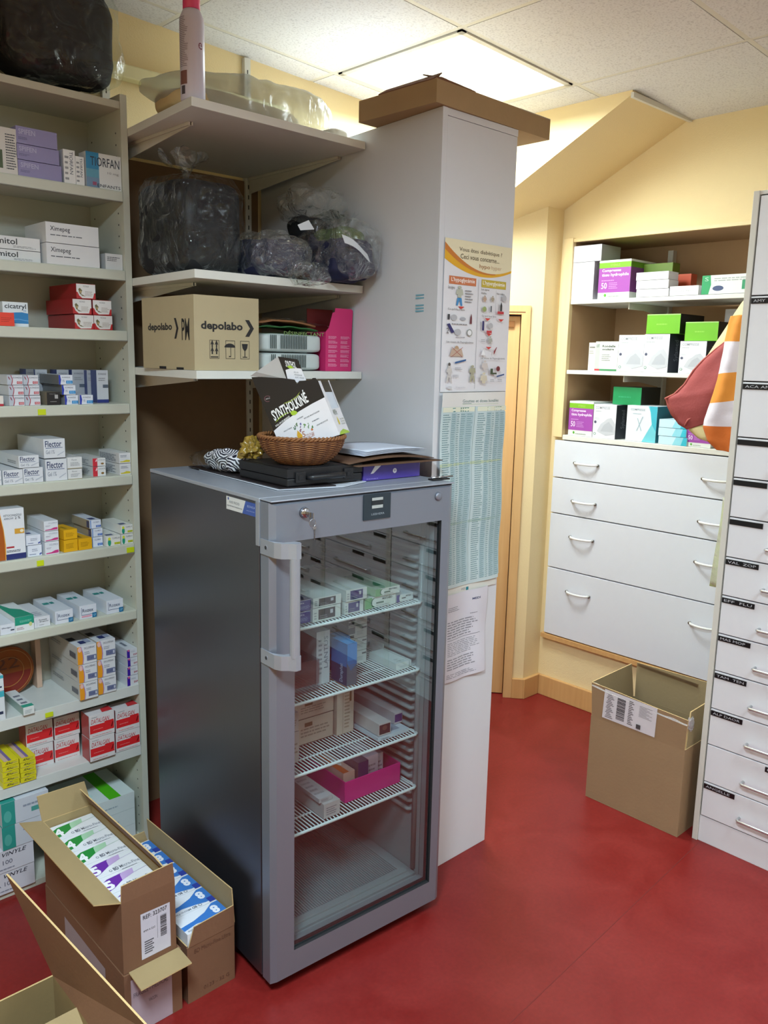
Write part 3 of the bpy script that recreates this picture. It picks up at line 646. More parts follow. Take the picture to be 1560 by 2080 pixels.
y_ = [('p', 'F', [(.08, .1), (.95, .1), (.95, .28), (.6, .32), (.3, .2), (.08, .2)], 'cdbf36'), ('l', 'F', .1, .6, .85, .85, 2, '707684'), ('l', 'L', .05, .15, .9, .85, 5, '5c6272')]
q = put('white box with a yellow swoosh, lower of the two by the side panel', P4, 1360, 1494, 1242, z, .14, 'd8d9da', y_, yo=.004)
put('white box with a yellow swoosh, upper of the two by the side panel', P4, 1354, 1488, 1120, q+E_, .14, 'd8d9da', y_, yo=.004)
# shelf 6
z = SZ[6]
put('tall white shampoo box with an orange-brown left side and navy foot', P6, -75, 272, 98, z, .05, 'dfe2e6',
    [('p', 'F', [(0, 0), (.33, 0), (.34, .3), (.31, .6), (.20, 1), (0, 1)], 'a8571d'), ('p', 'F', [(.33, 0), (.36, .02), (.37, .3), (.33, .6), (.22, 1), (.2, 1), (.31, .6), (.34, .3)], 'e2a544'), ('r', 'F', .36, 0, 1, .11, '28336e'),
     ('t', 'F', .35, .85, .92, .9, 'KÉTOCONAZOLE', '2f3547'), ('t', 'F', .35, .79, .66, .83, 'ARROW', '5c6272'), ('t', 'F', .7, .79, .88, .84, '2 %', '2f3547'), ('r', 'F', .67, .5, .98, .6, 'd6a03c'), ('e', 'F', .9, .55, .06, .03, 'ece2c4'), ('r', 'F', .38, .23, .63, .26, 'b32c38'), ('l', 'F', .38, .15, .9, .2, 2, '4b5163')], faces={'L': 'a8571d', 'T': 'cfd3d8'}, yo=.01)
b_ = [('l', 'F', .3, .45, .8, .75, 2, '8c93a6'), ('l', 'F', .1, .15, .6, .3, 1, '5a6690'), ('p', 'F', [(.82, .05), (.98, .15), (.98, .3), (.82, .2)], '48559c'), ('p', 'T', [(.3, .25), (.6, .25), (.6, .45), (.3, .45)], '353f80')]
q = put('small white box with navy marks, lower of the two beside the shampoo box', P6, 318, 472, 490, z, .09, 'dbe0ea', b_, yo=.012)
put('small white box with navy marks, upper of the two beside the shampoo box', P6, 300, 458, 378, q+E_, .09, 'dbe0ea', b_, yo=.012)
p_ = [('p', 'F', [(.06, .06), (.96, .08), (.96, .32), (.7, .3), (.45, .18), (.06, .14)], 'c43a7e'), ('t', 'F', .3, .7, .95, .84, 'CICLOPIROX', '8b90a0'), ('l', 'F', .1, .45, .5, .6, 2, '9a8ea0')]
zz = z
for nm, l, r, t in (('bottom', 496, 648, 444), ('middle', 490, 643, 330), ('top', 484, 637, 216)):
    zz = put('white box with a magenta wave, %s of the stack of three' % nm, P6, l, r, t, zz, .13, 'dcdfe4', p_, group='magenta-waved white boxes', yo=.004)+E_
ye = [('l', 'F', .15, .3, .8, .75, 4, 'a87c10'), ('p', 'T', [(.3, .2), (.5, .2), (.5, .6), (.3, .6)], '9a7c20')]
q = put('yellow box, bottom left of the three yellow ones', P6, 702, 856, 424, z, .09, 'e0aa18', ye, group='yellow boxes', rz=.06, yo=.004)
put('yellow box, lying on top of the left-hand yellow one', P6, 700, 852, 312, q+E_, .09, 'e0aa18', ye, group='yellow boxes', rz=.06, yo=.004)
put('yellow box standing alone at the right of the yellow pair', P6, 864, 1012, 408, z, .09, 'e0aa18', ye, group='yellow boxes', rz=.04, yo=.004)
bw = [('r', 'F', .05, 0, .14, 1, '6c90c8'), ('t', 'F', .3, .66, .85, .82, 'CLOBEX', '3a4c78'), ('r', 'F', .55, .12, .98, .36, '3c62b4'), ('t', 'F', .6, .15, .92, .33, 'GT', 'a9c2ec', 0, .02), ('r', 'T', .2, .1, .7, .3, '39497e'), ('r', 'L', .85, .1, .99, .9, '4a4c70')]
zz = z
for nm, l, r, t in (('bottom', 1026, 1152, 402), ('middle', 1030, 1150, 308), ('top', 1008, 1133, 214)):
    zz = put('white box with pale blue and blue marks, %s of its stack of three' % nm, P6, l, r, t, zz, .13, 'd9e0ec', bw, group='blue-marked white boxes', faces={'L': 'a89c84'}, yo=.02)+E_
gy = [('e', 'F', .2, .35, .12, .34, '2a9c7c'), ('e', 'F', .2, .72, .1, .16, 'd2da3c'), ('t', 'F', .42, .68, .95, .84, 'CLARELUX', '3c4250'), ('r', 'F', .55, .12, .98, .34, 'c3cc3a'), ('t', 'F', .62, .15, .92, .31, '125', '7a8020'), ('r', 'T', .1, .1, .6, .25, '39497e')]
put('green and yellow marked white box standing alone, left of the last stack', P6, 1168, 1316, 378, z, .11, 'dfe0da', gy, group='green and yellow marked boxes', rz=-.04, yo=.003)
q = put('green and yellow marked white box, lower of the stack by the side panel', P6, 1330, 1470, 358, z, .13, 'dfe0da', gy, group='green and yellow marked boxes', yo=.004)
put('green and yellow marked white box, upper of the stack by the side panel', P6, 1326, 1468, 258, q+E_, .13, 'dfe0da', gy, group='green and yellow marked boxes', yo=.004)
# shelf 7
z = SZ[7]
put('white box at the left edge of the shelf, beside the green one', P6, 5, 165, 1352, z, .17, 'd5dae2', [('t', 'F', .1, .55, .75, .72, 'Efferalgan', '2b3042', 0, .01), ('r', 'F', .7, .3, .95, .42, '33384a')], yo=.003)
put('green-topped white box with a pale crest', P6, 163, 370, 1268, z, .16, 'dfe4e4', [('r', 'F', 0, .45, 1, 1, '1f9478'), ('l', 'F', .25, .62, .9, .78, 2, '8ccab8'), ('l', 'F', .08, .15, .5, .35, 2, 'a07a86'), ('e', 'F', .82, .42, .09, .14, 'c6cc8c'), ('p', 'T', [(0, 0), (1, 0), (.8, .45), (.4, .62), (.15, 1), (0, 1)], '1f9478')], yo=.002)
put('white box with black print between the green-topped box and the blue-cornered ones', P6, 385, 560, 1275, z, .16, 'd8dadf', [('r', 'F', .16, .1, .175, .85, 'a8adb8'), ('t', 'F', .3, .62, .8, .76, 'Fluconazole', '2b2d36', 0, .01), ('t', 'F', .34, .44, .9, .56, 'Biogaran', '2b2d36', 0, .01), ('l', 'F', .3, .18, .7, .3, 1, GR), ('l', 'T', .2, .1, .8, .4, 3, 'a9a9b4')], yo=.01)
rz_ = lambda pink, txt: [('r', 'F', .10, .28, .12, .86, '2c3f70'), ('r', 'F', .1, .28, .74, .31, '2c3f70'), ('r', 'F', .74, .0, 1, .36, '1f6f9c'), ('t', 'F', .8, .1, .96, .26, 'GP', '9cd0e8'), ('t', 'F', .16, .5, .16+.13*len(txt), .75, txt, '5e6880' if not pink else '33405e', 0, .006)] + ([('r', 'F', .1, .12, .7, .24, 'e0a0b4')] if pink else []) + [('r', 'T', .02, .5, .35, .62, '2a8f8a'), ('r', 'T', .42, .5, .62, .62, '2a8f8a'), ('r', 'T', .5, .8, .9, .82, 'bfc6d2')]
put('white box with a dark blue L-shaped line, left of the three', P6, 605, 800, 1202, z, .17, 'd9dfe8', rz_(0, 'Rozex'), yo=.003, group='white boxes with a blue corner')
put('white box with a pink strip under the lettering, middle of the three blue-cornered boxes', P6, 872, 1056, 1142, z, .17, 'd9dfe8', rz_(1, 'Rozex'), yo=.003, group='white boxes with a blue corner')
put('white box with a dark blue L-shaped line, right one near the side panel', P6, 1166, 1348, 1085, z, .17, 'd9dfe8', rz_(0, 'Rozex'), yo=.003, group='white boxes with a blue corner')
# shelf 8
z = SZ[8]
dc = [('p', 'F', [(0, 0), (.24, 0), (.28, .3), (.26, .6), (.16, .98), (0, .98)], 'e69a26'), ('p', 'F', [(.24, 0), (.28, .3), (.26, .6), (.16, .98), (.20, .98), (.30, .6), (.32, .3), (.28, 0)], 'a878b4'), ('e', 'F', .12, .82, .09, .14, 'e6bcb4'),
      ('t', 'F', .36, .80, .92, .9, 'DICLOFENAC', '3b3f4e'), ('l', 'F', .36, .52, .7, .7, 2, '8c90a0'), ('r', 'F', .48, .14, .98, .42, '6b7396'), ('t', 'F', .54, .2, .8, .36, '1% gel', '4a5278'), ('r', 'F', .86, .2, .94, .36, 'c6cad6'),
      ('r', 'T', .02, .28, .38, .42, '2b2f40'), ('r', 'T', .30, .08, .62, .2, '2f3a6c'), ('r', 'T', .65, .1, .9, .26, '9ca4bc'), ('r', 'L', .75, .3, .95, .6, '5d5f68'), ('l', 'L', .1, .55, .5, .8, 2, GR)]
for sd, cols in (('left', ((822, 1012, 558), (812, 1005, 366), (797, 998, 170))), ('right', ((1026, 1216, 508), (1018, 1207, 318), (1010, 1206, 118)))):
    zz = z
    for nm, (l, r, t) in zip(('bottom', 'middle', 'top'), cols):
        zz = put('white gel box with an orange curved end, %s of the %s stack of three' % (nm, sd), P8, l, r, t, zz, .22, 'd8dade', dc, group='orange-ended gel boxes in two stacks', faces={'L': 'c2c1bd'}, yo=-.012 if sd == 'left' else -.006)+E_
pv = [('r', 'F', 0, 0, .28, .94, '3b1f96'), ('e', 'F', .16, .86, .10, .12, 'c65a8c'), ('t', 'F', .62, .2, .98, .4, 'EXP', 'b03a4e', 0, .02), ('l', 'F', .35, .6, .9, .8, 2, 'a8acb8'), ('r', 'T', .3, .2, .55, .45, '767c88')]
zz = z
for nm, l, r, t in (('bottom', 1346, 1466, 494), ('second from the bottom', 1348, 1464, 396), ('third from the bottom', 1350, 1462, 304), ('top', 1342, 1460, 212)):
    zz = put('violet-ended white box, %s in the stack of four by the panel' % nm, P8, l, r, t, zz, .17, 'd0d3d9', pv, group='violet-ended white boxes')+E_
put('slim white box with a green tip lying alone in the open middle of the shelf', P8, 228, 345, 808, z, .15, 'd8dcda', [('r', 'T', 0, 0, 1, .14, '2f9c84'), ('l', 'T', .2, .2, .8, .8, 3, '6a7080'), ('l', 'F', .15, .2, .8, .7, 3, '97a3a3')], yo=-.012, faces={'L': '9db5ac'})
tq = [('r', 'F', 0, .8, 1, 1, '3fa9b8'), ('r', 'F', .3, .2, .9, .3, '2b3550'), ('l', 'F', .1, .5, .8, .65, 1, GR)]
q = put('white box with a turquoise top edge at the left edge, lower of the two', P8, -170, 45, 690, z, .12, 'd5dade', tq, yo=-.0)
put('white box with a turquoise top edge at the left edge, upper of the two', P8, -180, 35, 522, q+E_, .12, 'd5dade', tq, yo=-.0)
# translucent amber tin standing on edge at the back
M_AMB = mat('8c4a16', .3, var=.25, scale=12, name='amber_plastic'); M_AMB2 = mat('7c2418', .3, var=.25, scale=12, name='dark_red_plastic')
t = thing('round_tin', 'round amber and dark red tin standing on edge at the back of the shelf', 'tin', (0, 0, 0))
ya_ = 2.535; cx, cz = UN.hit(15, 1353, ya_); rr = .078; cz = z+rr+.001
g = G(); g.disc((cx, ya_, cz), rr, M_AMB, 'y', 48, th=.022); g.disc((cx, ya_-.0005, cz), rr*.93, M_AMB, 'y', 48)
g.poly([(cx+rr*.92*math.cos(a*math.pi/24), ya_-.0008, cz-.005-rr*.90*math.sin(a*math.pi/24)) for a in range(25)], M_AMB2); g.build('case', t, bev=.002)
g = G(); 
for r0 in (.9, .6): g.tube([(cx+rr*r0*math.cos(a*math.pi/24), ya_-.0015, cz+rr*r0*math.sin(a*math.pi/24)) for a in range(48)], .0012, mat('a9713a', .3, name='amber_rim'), n=6, closed=True)
put_text(g, lambda u, v: (cx+u, ya_-.0016, cz+v), -.035, .01, .035, .045, '22', mat('5e2c10', .5, name='dark_amber_print'))
g.build('rim', t)
g = G(); g.box(.918, 2.545, SZ[8]+.001, .934, 2.585, SZ[7]-.05, mat('c3a48f', .5, name='pinkish_divider')); tag(g.build('shelf_divider'), 'pinkish upright divider behind the orange-ended gel boxes', 'divider')
# shelf 9
z = SZ[9]
da = [('r', 'F', .02, .2, .98, .56, 'd5272b'), ('t', 'F', .07, .62, .78, .82, 'DATALGAN', 'b8262c', 0, .004, .12), ('r', 'F', .6, .54, .97, .62, 'd5272b'), ('l', 'F', .1, .88, .4, .94, 1, GR), ('l', 'F', .15, .34, .6, .4, 1, 'e88a88'), ('p', 'F', [(.84, .3), (.9, .3), (.96, .5), (.92, .52)], '7e1519'),
      ('p', 'T', [(.55, .1), (.98, .1), (.98, .8), (.62, .6)], 'c9343a'), ('r', 'L', 0, 0, 1, 1, '9e4a48'), ('l', 'F', .1, .07, .9, .14, 1, 'd8a0a0')]
def dat(label, l, r, t, z0, d, h=None):
    a, b, zt_ = px(UN, UY+d, 5.2, 0, 1280)(l, r, t); b = min(b, UX1-.0015)
    carton(label, UN, a, b, z0, zt_, UY+d, .055, 'd9d4d4', da, group='red and white tablet boxes in blocks'); return zt_
q = dat('red and white tablet box, lower left of the front block of four', 945, 1210, 1160, z+.0, -.012)
dat('red and white tablet box, upper left of the front block of four', 938, 1206, 915, q+E_, -.012)
q = dat('red and white tablet box, lower right of the front block of four', 1222, 1478, 1098, z+.0, -.004)
dat('red and white tablet box, upper right of the front block of four', 1218, 1470, 852, q+E_, -.004)
q = dat('red and white tablet box, lower left of the set-back block of four', 300, 562, 1250, z, .055)
dat('red and white tablet box, upper left of the set-back block of four', 268, 555, 1010, q+E_, .055)
q = dat('red and white tablet box, lower right of the set-back block of four', 572, 838, 1168, z, .055)
dat('red and white tablet box, upper right of the set-back block of four', 568, 838, 938, q+E_, .055)
yb = [('t', 'F', .2, .3, .6, .72, 'Rhu', '35312a', 0, .02, .2), ('l', 'F', .55, .3, .98, .62, 3, '8a7a70'), ('l', 'F', .3, .76, .95, .9, 1, '8c8a20'), ('r', 'T', .15, 0, .40, 1, 'd2b3a0'), ('r', 'T', .40, 0, .58, 1, '7a6a9c')]
for sd, l, r, tp, n in (('left', 18, 196, 1400, 5), ('right', 206, 372, 1358, 5)):
    a, b, ztop = px(UN, UY-.006, 5.2, 0, 1280)(l, r, tp); hh = (ztop-z)/n
    for k, nm in enumerate(('lowest', 'second from the bottom', 'middle', 'fourth from the bottom', 'topmost')):
        carton('bright yellow box, %s of the %s-hand stack of five' % (nm, sd), UN, a+.0015*(k % 2), b+.0015*(k % 2), z+k*hh, z+(k+1)*hh-.0012, UY-.006+.001*(k % 2), .12, 'd9cd24', yb, group='bright yellow boxes in two stacks')
# bottom of the unit: gloves and flat dressing boxes
gl = [('r', 'F', 0, 0, .28, 1, '2f9488'), ('l', 'F', .45, .6, .9, .8, 1, '8f97a6'), ('r', 'F', .62, .3, .98, .5, '4f9c92'), ('r', 'T', 0, 0, .3, 1, '2f9488'), ('p', 'T', [(.3, .5), (1, .1), (1, .3), (.4, 1)], '2f9488'), ('e', 'F', .12, .4, .08, .25, '55aca0')]
z = SZ[10]
vy = [('t', 'F', .42, .72, .85, .9, 'VINYLE', '2b2d38', 0, .01, .15), ('t', 'F', .3, .35, .62, .55, 'A 100', '55586a'), ('l', 'F', .3, .12, .7, .25, 1, '8a8d9c')]
hs = [.070, .142, .218, .283]
carton('white vinyl glove box, lowest of the pile behind the open cartons', UN, .655, .815, z, z+.069, UY-.01, .20, 'd3d3db', vy, name='glove_box', cat='glove box', group='glove boxes piled at the bottom of the unit')
carton('white vinyl glove box, second of the pile, under the green and white ones', UN, .652, .815, z+.070, z+.139, UY-.012, .20, 'd3d3db', vy, name='glove_box', cat='glove box', group='glove boxes piled at the bottom of the unit')
carton('green and white glove box, lower of the two on top of the vinyl ones', UN, .728, .862, z+.140, z+.213, UY-.014, .21, 'c9ced6', gl, name='glove_box', cat='glove box', group='glove boxes piled at the bottom of the unit')
carton('green and white glove box, uppermost of the glove pile', UN, .730, .866, z+.214, z+.287, UY-.015, .21, 'c9ced6', gl, name='glove_box', cat='glove box', group='glove boxes piled at the bottom of the unit')
fb = [('r', 'T', .66, 0, .82, 1, '4fb51a'), ('e', 'T', .42, .3, .12, .1, 'c3ded8'), ('l', 'F', .5, .4, .8, .6, 1, '9fb0b8')]
for k, nm in enumerate(('lowest', 'middle', 'topmost')):
    carton('wide flat white box%s, %s of the pile by the side panel' % (' with a green stripe' if k == 2 else '', nm), UN, .90, 1.150, z+k*.057, z+k*.057+.0565, UY+.006, .205, 'd2dedd', fb if k == 2 else fb[2:], name='dressing_box', cat='dressing box', group='flat white dressing boxes')
# ------------------------------------------------------------------ glass-door fridge
M_SILV = mat('878d99', .42, metal=.55, var=.03, scale=3, name='silver_paint')
def brushed():
    m, n, p = nt('brushed_steel'); L = n.links
    tc = n.nodes.new('ShaderNodeTexCoord'); mp = n.nodes.new('ShaderNodeMapping'); mp.inputs['Scale'].default_value = (1, 260, 2.5)
    nz = n.nodes.new('ShaderNodeTexNoise'); nz.inputs['Scale'].default_value = 4; nz.inputs['Detail'].default_value = 4
    L.new(tc.outputs['Object'], mp.inputs[0]); L.new(mp.outputs[0], nz.inputs['Vector'])
    mr = n.nodes.new('ShaderNodeMapRange'); mr.inputs['To Min'].default_value = .30; mr.inputs['To Max'].default_value = .44; L.new(nz.outputs['Fac'], mr.inputs[0]); L.new(mr.outputs[0], p.inputs['Roughness'])
    p.inputs['Base Color'].default_value = (*hexc('6a6c75'), 1); p.inputs['Metallic'].default_value = .9
    b = n.nodes.new('ShaderNodeBump'); b.inputs['Strength'].default_value = .05; L.new(nz.outputs['Fac'], b.inputs['Height']); L.new(b.outputs['Normal'], p.inputs['Normal']); return m
M_BRSH = brushed()
M_DGREY = mat('2b2e33', .5, name='dark_grey_plastic'); M_GASK = mat('1c1d20', .7, name='door_gasket'); M_LINER = mat('8f989a', .4, var=.02, name='fridge_liner'); M_SPC = mat('7f888c', .4, name='pane_spacer')
M_WIRE = mat('e9f0f0', .35, name='white_coated_wire'); M_CASE = mat('9da1a9', .35, metal=.4, name='silver_handle')
M_GLASS = film('door_glass', tint=(.85, .90, .90), gl=.45, rough=.012, bump=0, base=.05, milky=.0)
fz = FG.w(0, 0, 0)
fr_ = thing('glass_door_fridge', 'silver under-shelf fridge with a glass door, wire shelves and keys in the lock', 'fridge', (fz.x, fz.y, 0), FG.yaw)
FW, FD, FT = .575, .648, 1.268
g = G()   # hollow body
g.box(0, .052, .035, .040, FD, FT, M_BRSH, {'R': M_LINER}); g.box(FW-.040, .052, .035, FW, FD, FT, M_BRSH, {'L': M_LINER})
g.box(.040, .59, .035, FW-.040, FD, FT, M_BRSH, {'F': M_LINER}); g.box(.040, .052, 1.195, FW-.040, .59, FT, M_SILV, {'B': M_LINER}); g.box(.040, .052, .035, FW-.040, .59, .098, M_SILV, {'T': M_LINER})
g.build('body', fr_, bev=.0015)
g = G(); g.box(-.001, .050, FT, FW+.001, FD, FT+.010, mat('a3a9b3', .38, metal=.3, name='fridge_top')); g.box(.0, -.0, FT+.006, FW, .05, FT+.0095, mat('a3a9b3', .38, metal=.3, name='fridge_top')); g.build('top_panel', fr_, bev=.003)
# liner ribs left and right, floor grille
for sd in (0, 1):
    g = G(); x = .041 if sd == 0 else FW-.041; s = 1 if sd == 0 else -1
    z = .30
    while z < 1.12:
        pts = [(x, .085, z), (x+s*.011, .092, z), (x+s*.011, .55, z), (x, .56, z)]
        g.tube(pts, .0062, M_LINER, n=8); z += .0262
    g.tube([(x, .075, .115), (x, .075, 1.18)], .009, M_LINER, n=8)
    g.build('shelf_ribs', fr_, smooth=True)
g = G(); g.box(.042, .062, .098, FW-.042, .588, .106, M_LINER); g.box(.060, .078, .106, FW-.060, .10, .112, M_LINER)
x = .075
while x < FW-.075:
    g.box(x, .105, .106, x+.0035, .50, .1105, M_LINER); x += .0075
g.build('floor_tray', fr_, bev=.001)
def wire_shelf(z):
    g = G(); x0, x1, y0, y1 = .047, FW-.047, .062, .575
    c = [(x0+.012, y0), (x1-.012, y0), (x1-.0035, y0+.004), (x1, y0+.014), (x1, y1), (x0, y1), (x0, y0+.014), (x0+.0035, y0+.004)]
    g.tube([(a, b, z-.004) for a, b in c], .0042, M_WIRE, n=8, closed=True)
    for yy in (.135, .35): g.tube([(x0, yy, z-.0065), (x1, yy, z-.0065)], .0028, M_WIRE, n=6)
    n = 44
    for i in range(n):
        x = x0+.008+(x1-x0-.016)*i/(n-1)
        g.tube([(x, y0+.001, z-.009), (x, y0+.003, z-.0030), (x, y0+.008, z-.0020), (x, y1, z-.0020)], .0019, M_WIRE, n=5, caps=False)
    return g.build('wire_shelf', fr_, smooth=True)
WS = [.940, .744, .550, .386]
for z in WS: wire_shelf(z)
# door: frame around one pane, bevelled outer edges
OX0, OX1, OZ0, OZ1 = .065, .531, .108, 1.178
g = G(); D1 = .046
def bar(x0, z0, x1, z1):
    g.box(x0, .0, z0, x1, D1, z1, M_SILV)
ch = .014
# outer ring as one profile: chamfered front edges
o_ = [(0, .035), (FW, .035), (FW, FT+.004), (0, FT+.004)]; i_ = [(OX0, OZ0), (OX1, OZ0), (OX1, OZ1), (OX0, OZ1)]
f_ = [(ch, .035+.006), (FW-ch*1.2, .035+.006), (FW-ch*1.2, FT-.002), (ch, FT-.002)]
for k in range(4):
    j = (k+1) % 4
    g.poly([(f_[k][0], 0, f_[k][1]), (f_[j][0], 0, f_[j][1]), (i_[j][0], 0, i_[j][1]), (i_[k][0], 0, i_[k][1])], M_SILV)
    g.poly([(o_[k][0], .011, o_[k][1]), (o_[j][0], .011, o_[j][1]), (f_[j][0], 0, f_[j][1]), (f_[k][0], 0, f_[k][1])], M_SILV)
    g.poly([(o_[k][0], D1, o_[k][1]), (o_[j][0], D1, o_[j][1]), (o_[j][0], .011, o_[j][1]), (o_[k][0], .011, o_[k][1])], M_SILV)
    g.poly([(i_[k][0], 0, i_[k][1]), (i_[j][0], 0, i_[j][1]), (i_[j][0], .015, i_[j][1]), (i_[k][0], .015, i_[k][1])], M_GASK)
    g.poly([(i_[k][0], .015, i_[k][1]), (i_[j][0], .015, i_[j][1]), (i_[j][0], D1, i_[j][1]), (i_[k][0], D1, i_[k][1])], M_SPC)
    g.poly([(i_[k][0], D1, i_[k][1]), (i_[j][0], D1, i_[j][1]), (o_[j][0], D1, o_[j][1]), (o_[k][0], D1, o_[k][1])], M_GASK)
door = g.build('door', fr_)
g = G(); g.box(OX0+.001, .008, OZ0+.001, OX1-.001, .014, OZ1-.001, M_GLASS); g.build('glass_pane', door)
g = G()
for a, b, c, d in ((OX0, OZ0, OX0+.006, OZ1), (OX1-.006, OZ0, OX1, OZ1), (OX0, OZ0, OX1, OZ0+.008), (OX0, OZ1-.006, OX1, OZ1)):
    g.box(a+.0012, .0145, b+.0012, c-.0012, .022, d-.0012, M_GASK)
g.build('gasket', door)
g = G(); g.box(.012, .0465, .05, FW-.012, .0515, FT-.01, M_GASK)
g = G()
for a, b, c, d in ((.008, .05, .03, FT-.01), (FW-.03, .05, FW-.008, FT-.01), (.03, .05, FW-.03, .085), (.03, FT-.05, FW-.03, FT-.01)): g.box(a, .0465, b, c, .0515, d, M_GASK)
g.build('door_seal', fr_)
# bracket hinge at the top left corner, seen as a thin upright plate
g = G(); g.box(-.003, .0475, 1.165, .004, .0635, FT+.001, M_CASE); g.build('hinge_cover', fr_, bev=.001)
# handle
hd_ = G(); hx, hy = .034, -.047
hd_.tube([(hx, hy, .915), (hx, hy, 1.153)], .0125, M_CASE, n=20)
han = hd_.build('handle', door, smooth=False)
for z0, z1 in ((1.150, 1.186), (.885, .920)):
    g = G(); pl = [(-.0035, .042), (-.0035, -.018), (.004, -.036), (.018, -.0455), (.030, -.060), (.044, -.058), (.049, -.045), (.044, -.034), (.030, -.031), (.016, -.028), (.004, -.012), (-.0005, -.004), (-.0005, .042)]
    a = [(x, y, z0) for x, y in pl]; b = [(x, y, z1) for x, y in pl]; g.poly(a[::-1], M_CASE); g.poly(b, M_CASE)
    for k in range(len(pl)):
        j = (k+1) % len(pl); g.poly([a[k], a[j], b[j], b[k]], M_CASE)
    g.disc((-.0040, .017, (z0+z1)/2), .007, M_CASE, 'x', 20, th=.0005); g.disc((-.0044, .017, (z0+z1)/2), .0045, M_DGREY, 'x', 12)
    g.build('handle_bracket', door)
# lock with keys
lx, lz = .0895, 1.2435
g = G(); g.lathe([(0, .0), (.0095, 0), (.012, .003), (.0135, .0105)], M_STEEL, n=28, ms=[M_STEEL]*4)
lk = g.build('lock', door, loc=(lx, -.0105, lz), rot=(R(-90), 0, 0), smooth=True)
g = G(); g.box(lx-.001, -.026, lz-.008, lx+.001, -.0105, lz+.004, M_STEEL); g.box(lx+.001, -.037, lz-.013, lx+.003, -.020, lz+.004, M_STEEL)
g.tube([(lx+.002+.0085*math.sin(t*math.pi/10), -.033, lz-.020+.0095*math.cos(t*math.pi/10)) for t in range(20)], .0007, M_STEEL, n=6, closed=True); g.build('key', door, bev=.0005)
g = G(); kx = lx+.006; g.disc((kx, -.035, lz-.032), .0048, M_STEEL, 'y', 16, th=.0016)
g.poly([(kx-.0022, -.0352, lz-.035), (kx+.0022, -.0352, lz-.035), (kx+.0016, -.0352, lz-.058), (kx-.0006, -.0352, lz-.061)], M_STEEL); g.sheet([(kx-.0022, -.0352, lz-.035), (kx-.0006, -.0352, lz-.061), (kx+.0016, -.0352, lz-.058), (kx+.0022, -.0352, lz-.035)], (0, .0015, 0), M_STEEL)
g.build('spare_key', door)
# display, cap, stickers
dx0, dx1, dz0, dz1 = .2635, .3495, 1.2055, 1.2695
g = G(); g.box(dx0, -.0035, dz0, dx1, .0, dz1, mat('23313a', .35, name='display_panel')); w = dx1-dx0
g.box(dx0+.024, -.0042, dz0+.028, dx0+.061, -.0035, dz0+.056, mat('1b2228', .2, name='display_glass')); g.box(dx0+.025, -.0046, dz0+.048, dx0+.060, -.0042, dz0+.055, mat('aab0ae', .4, name='display_window')); g.box(dx0+.025, -.0046, dz0+.028, dx0+.060, -.0042, dz0+.036, mat('aab0ae', .4, name='display_window'))
put_text(g, lambda u, v: (dx0+.024+u, -.0038, dz0+.011+v), 0, 0, .042, .0052, 'LIEBHERR', mat('7f8a92', .4, name='display_print'), 0, .02)
g.build('display', door, bev=.001)
g = G(); g.lathe([(0, 0), (.0085, 0), (.0105, .0015), (.0115, .006)], M_SILV, n=28); g.build('screw_cap', door, loc=(.515, -.006, 1.2445), rot=(R(-90), 0, 0), smooth=True)
g = G(); X = -.0006; m1 = mat('cfd2d0', .4, name='sticker_white'); m2 = mat('3a559c', .4, name='sticker_blue')
g.poly([(X, .205, 1.230), (X, .128, 1.2305), (X, .112, 1.2625), (X, .205, 1.2625)], m1); g.poly([(X, .128, 1.2305), (X, .062, 1.231), (X, .062, 1.2625), (X, .112, 1.2625)], m2)
lf = lambda y, z: (lambda u, v: (X-.0004, y-u, z+v))
put_text(g, lf(.190, 1.247), 0, 0, .050, .006, 'AXE FROID', mat('70757c', .5)); put_text(g, lf(.200, 1.238), 0, 0, .072, .0035, 'EQUIPEMENT PHARMACIE', mat('40444c', .5))
put_text(g, lf(.104, 1.249), 0, 0, .034, .005, '02 33 42 24', mat('c8d4ea', .5)); put_text(g, lf(.108, 1.240), 0, 0, .038, .0025, 'www.froid.fr', mat('aebfe0', .5))
g.box(X, .192, 1.254, X+.0004, .198, 1.260, m2); g.build('side_sticker', fr_)
for x in (.05, FW-.05):
    for y in (.10, FD-.06):
        g = G(); g.lathe([(.018, 0), (.018, .012), (.008, .014), (.008, .035)], M_DGREY, n=16, c=(x, y, 0)); g.build('foot', fr_)

# ---- stock inside the fridge. Pixel rows are measured on two enlargements of the door.
I1 = lambda l, r, t, d: px(FG, d, 4.875, 580, 1080)(l, r, t)
I2 = lambda l, r, t, d: px(FG, d, 3.714, 580, 1400)(l, r, t)
def inf(label, I, l, r, t, d, z0, dep, base=WHITE, ds=(), group=None, rz=0, faces=None, h=None):
    a, b, z = I(l, r, t, d); a = max(a, .060); b = min(b, FW-.0595)
    if h: z = z0+h
    carton(label, FG, a, b, z0, z, d, dep, base, ds, group=group, rz=rz, faces=faces); return z
z = WS[0]+.0006
vi = [('t', 'F', .15, .62, .6, .82, 'Apidra', 'd8dcf0', 0, .01), ('l', 'F', .1, .2, .9, .5, 3, '8f9acc'), ('r', 'F', 0, .94, 1, 1, 'b8bcd0')]
q = inf('dark blue insulin box, lower of the two beside the door handle', I1, 70, 262, 815, .085, z, .25, '2f318c', vi, group='blue insulin boxes', faces={'T': '5d5f78'})
inf('dark blue insulin box, upper of the two beside the door handle', I1, 70, 258, 700, .085, q+E_, .25, '2f318c', vi, group='blue insulin boxes', faces={'T': '5d5f78'})
wb = lambda c: [('r', 'F', .2, .12, .80, .88, c), ('r', 'F', .62, .45, .72, .75, 'b8bac0'), ('l', 'F', .25, .2, .55, .5, 2, '7a7c84'), ('l', 'F', .05, .2, .15, .8, 3, GR)]
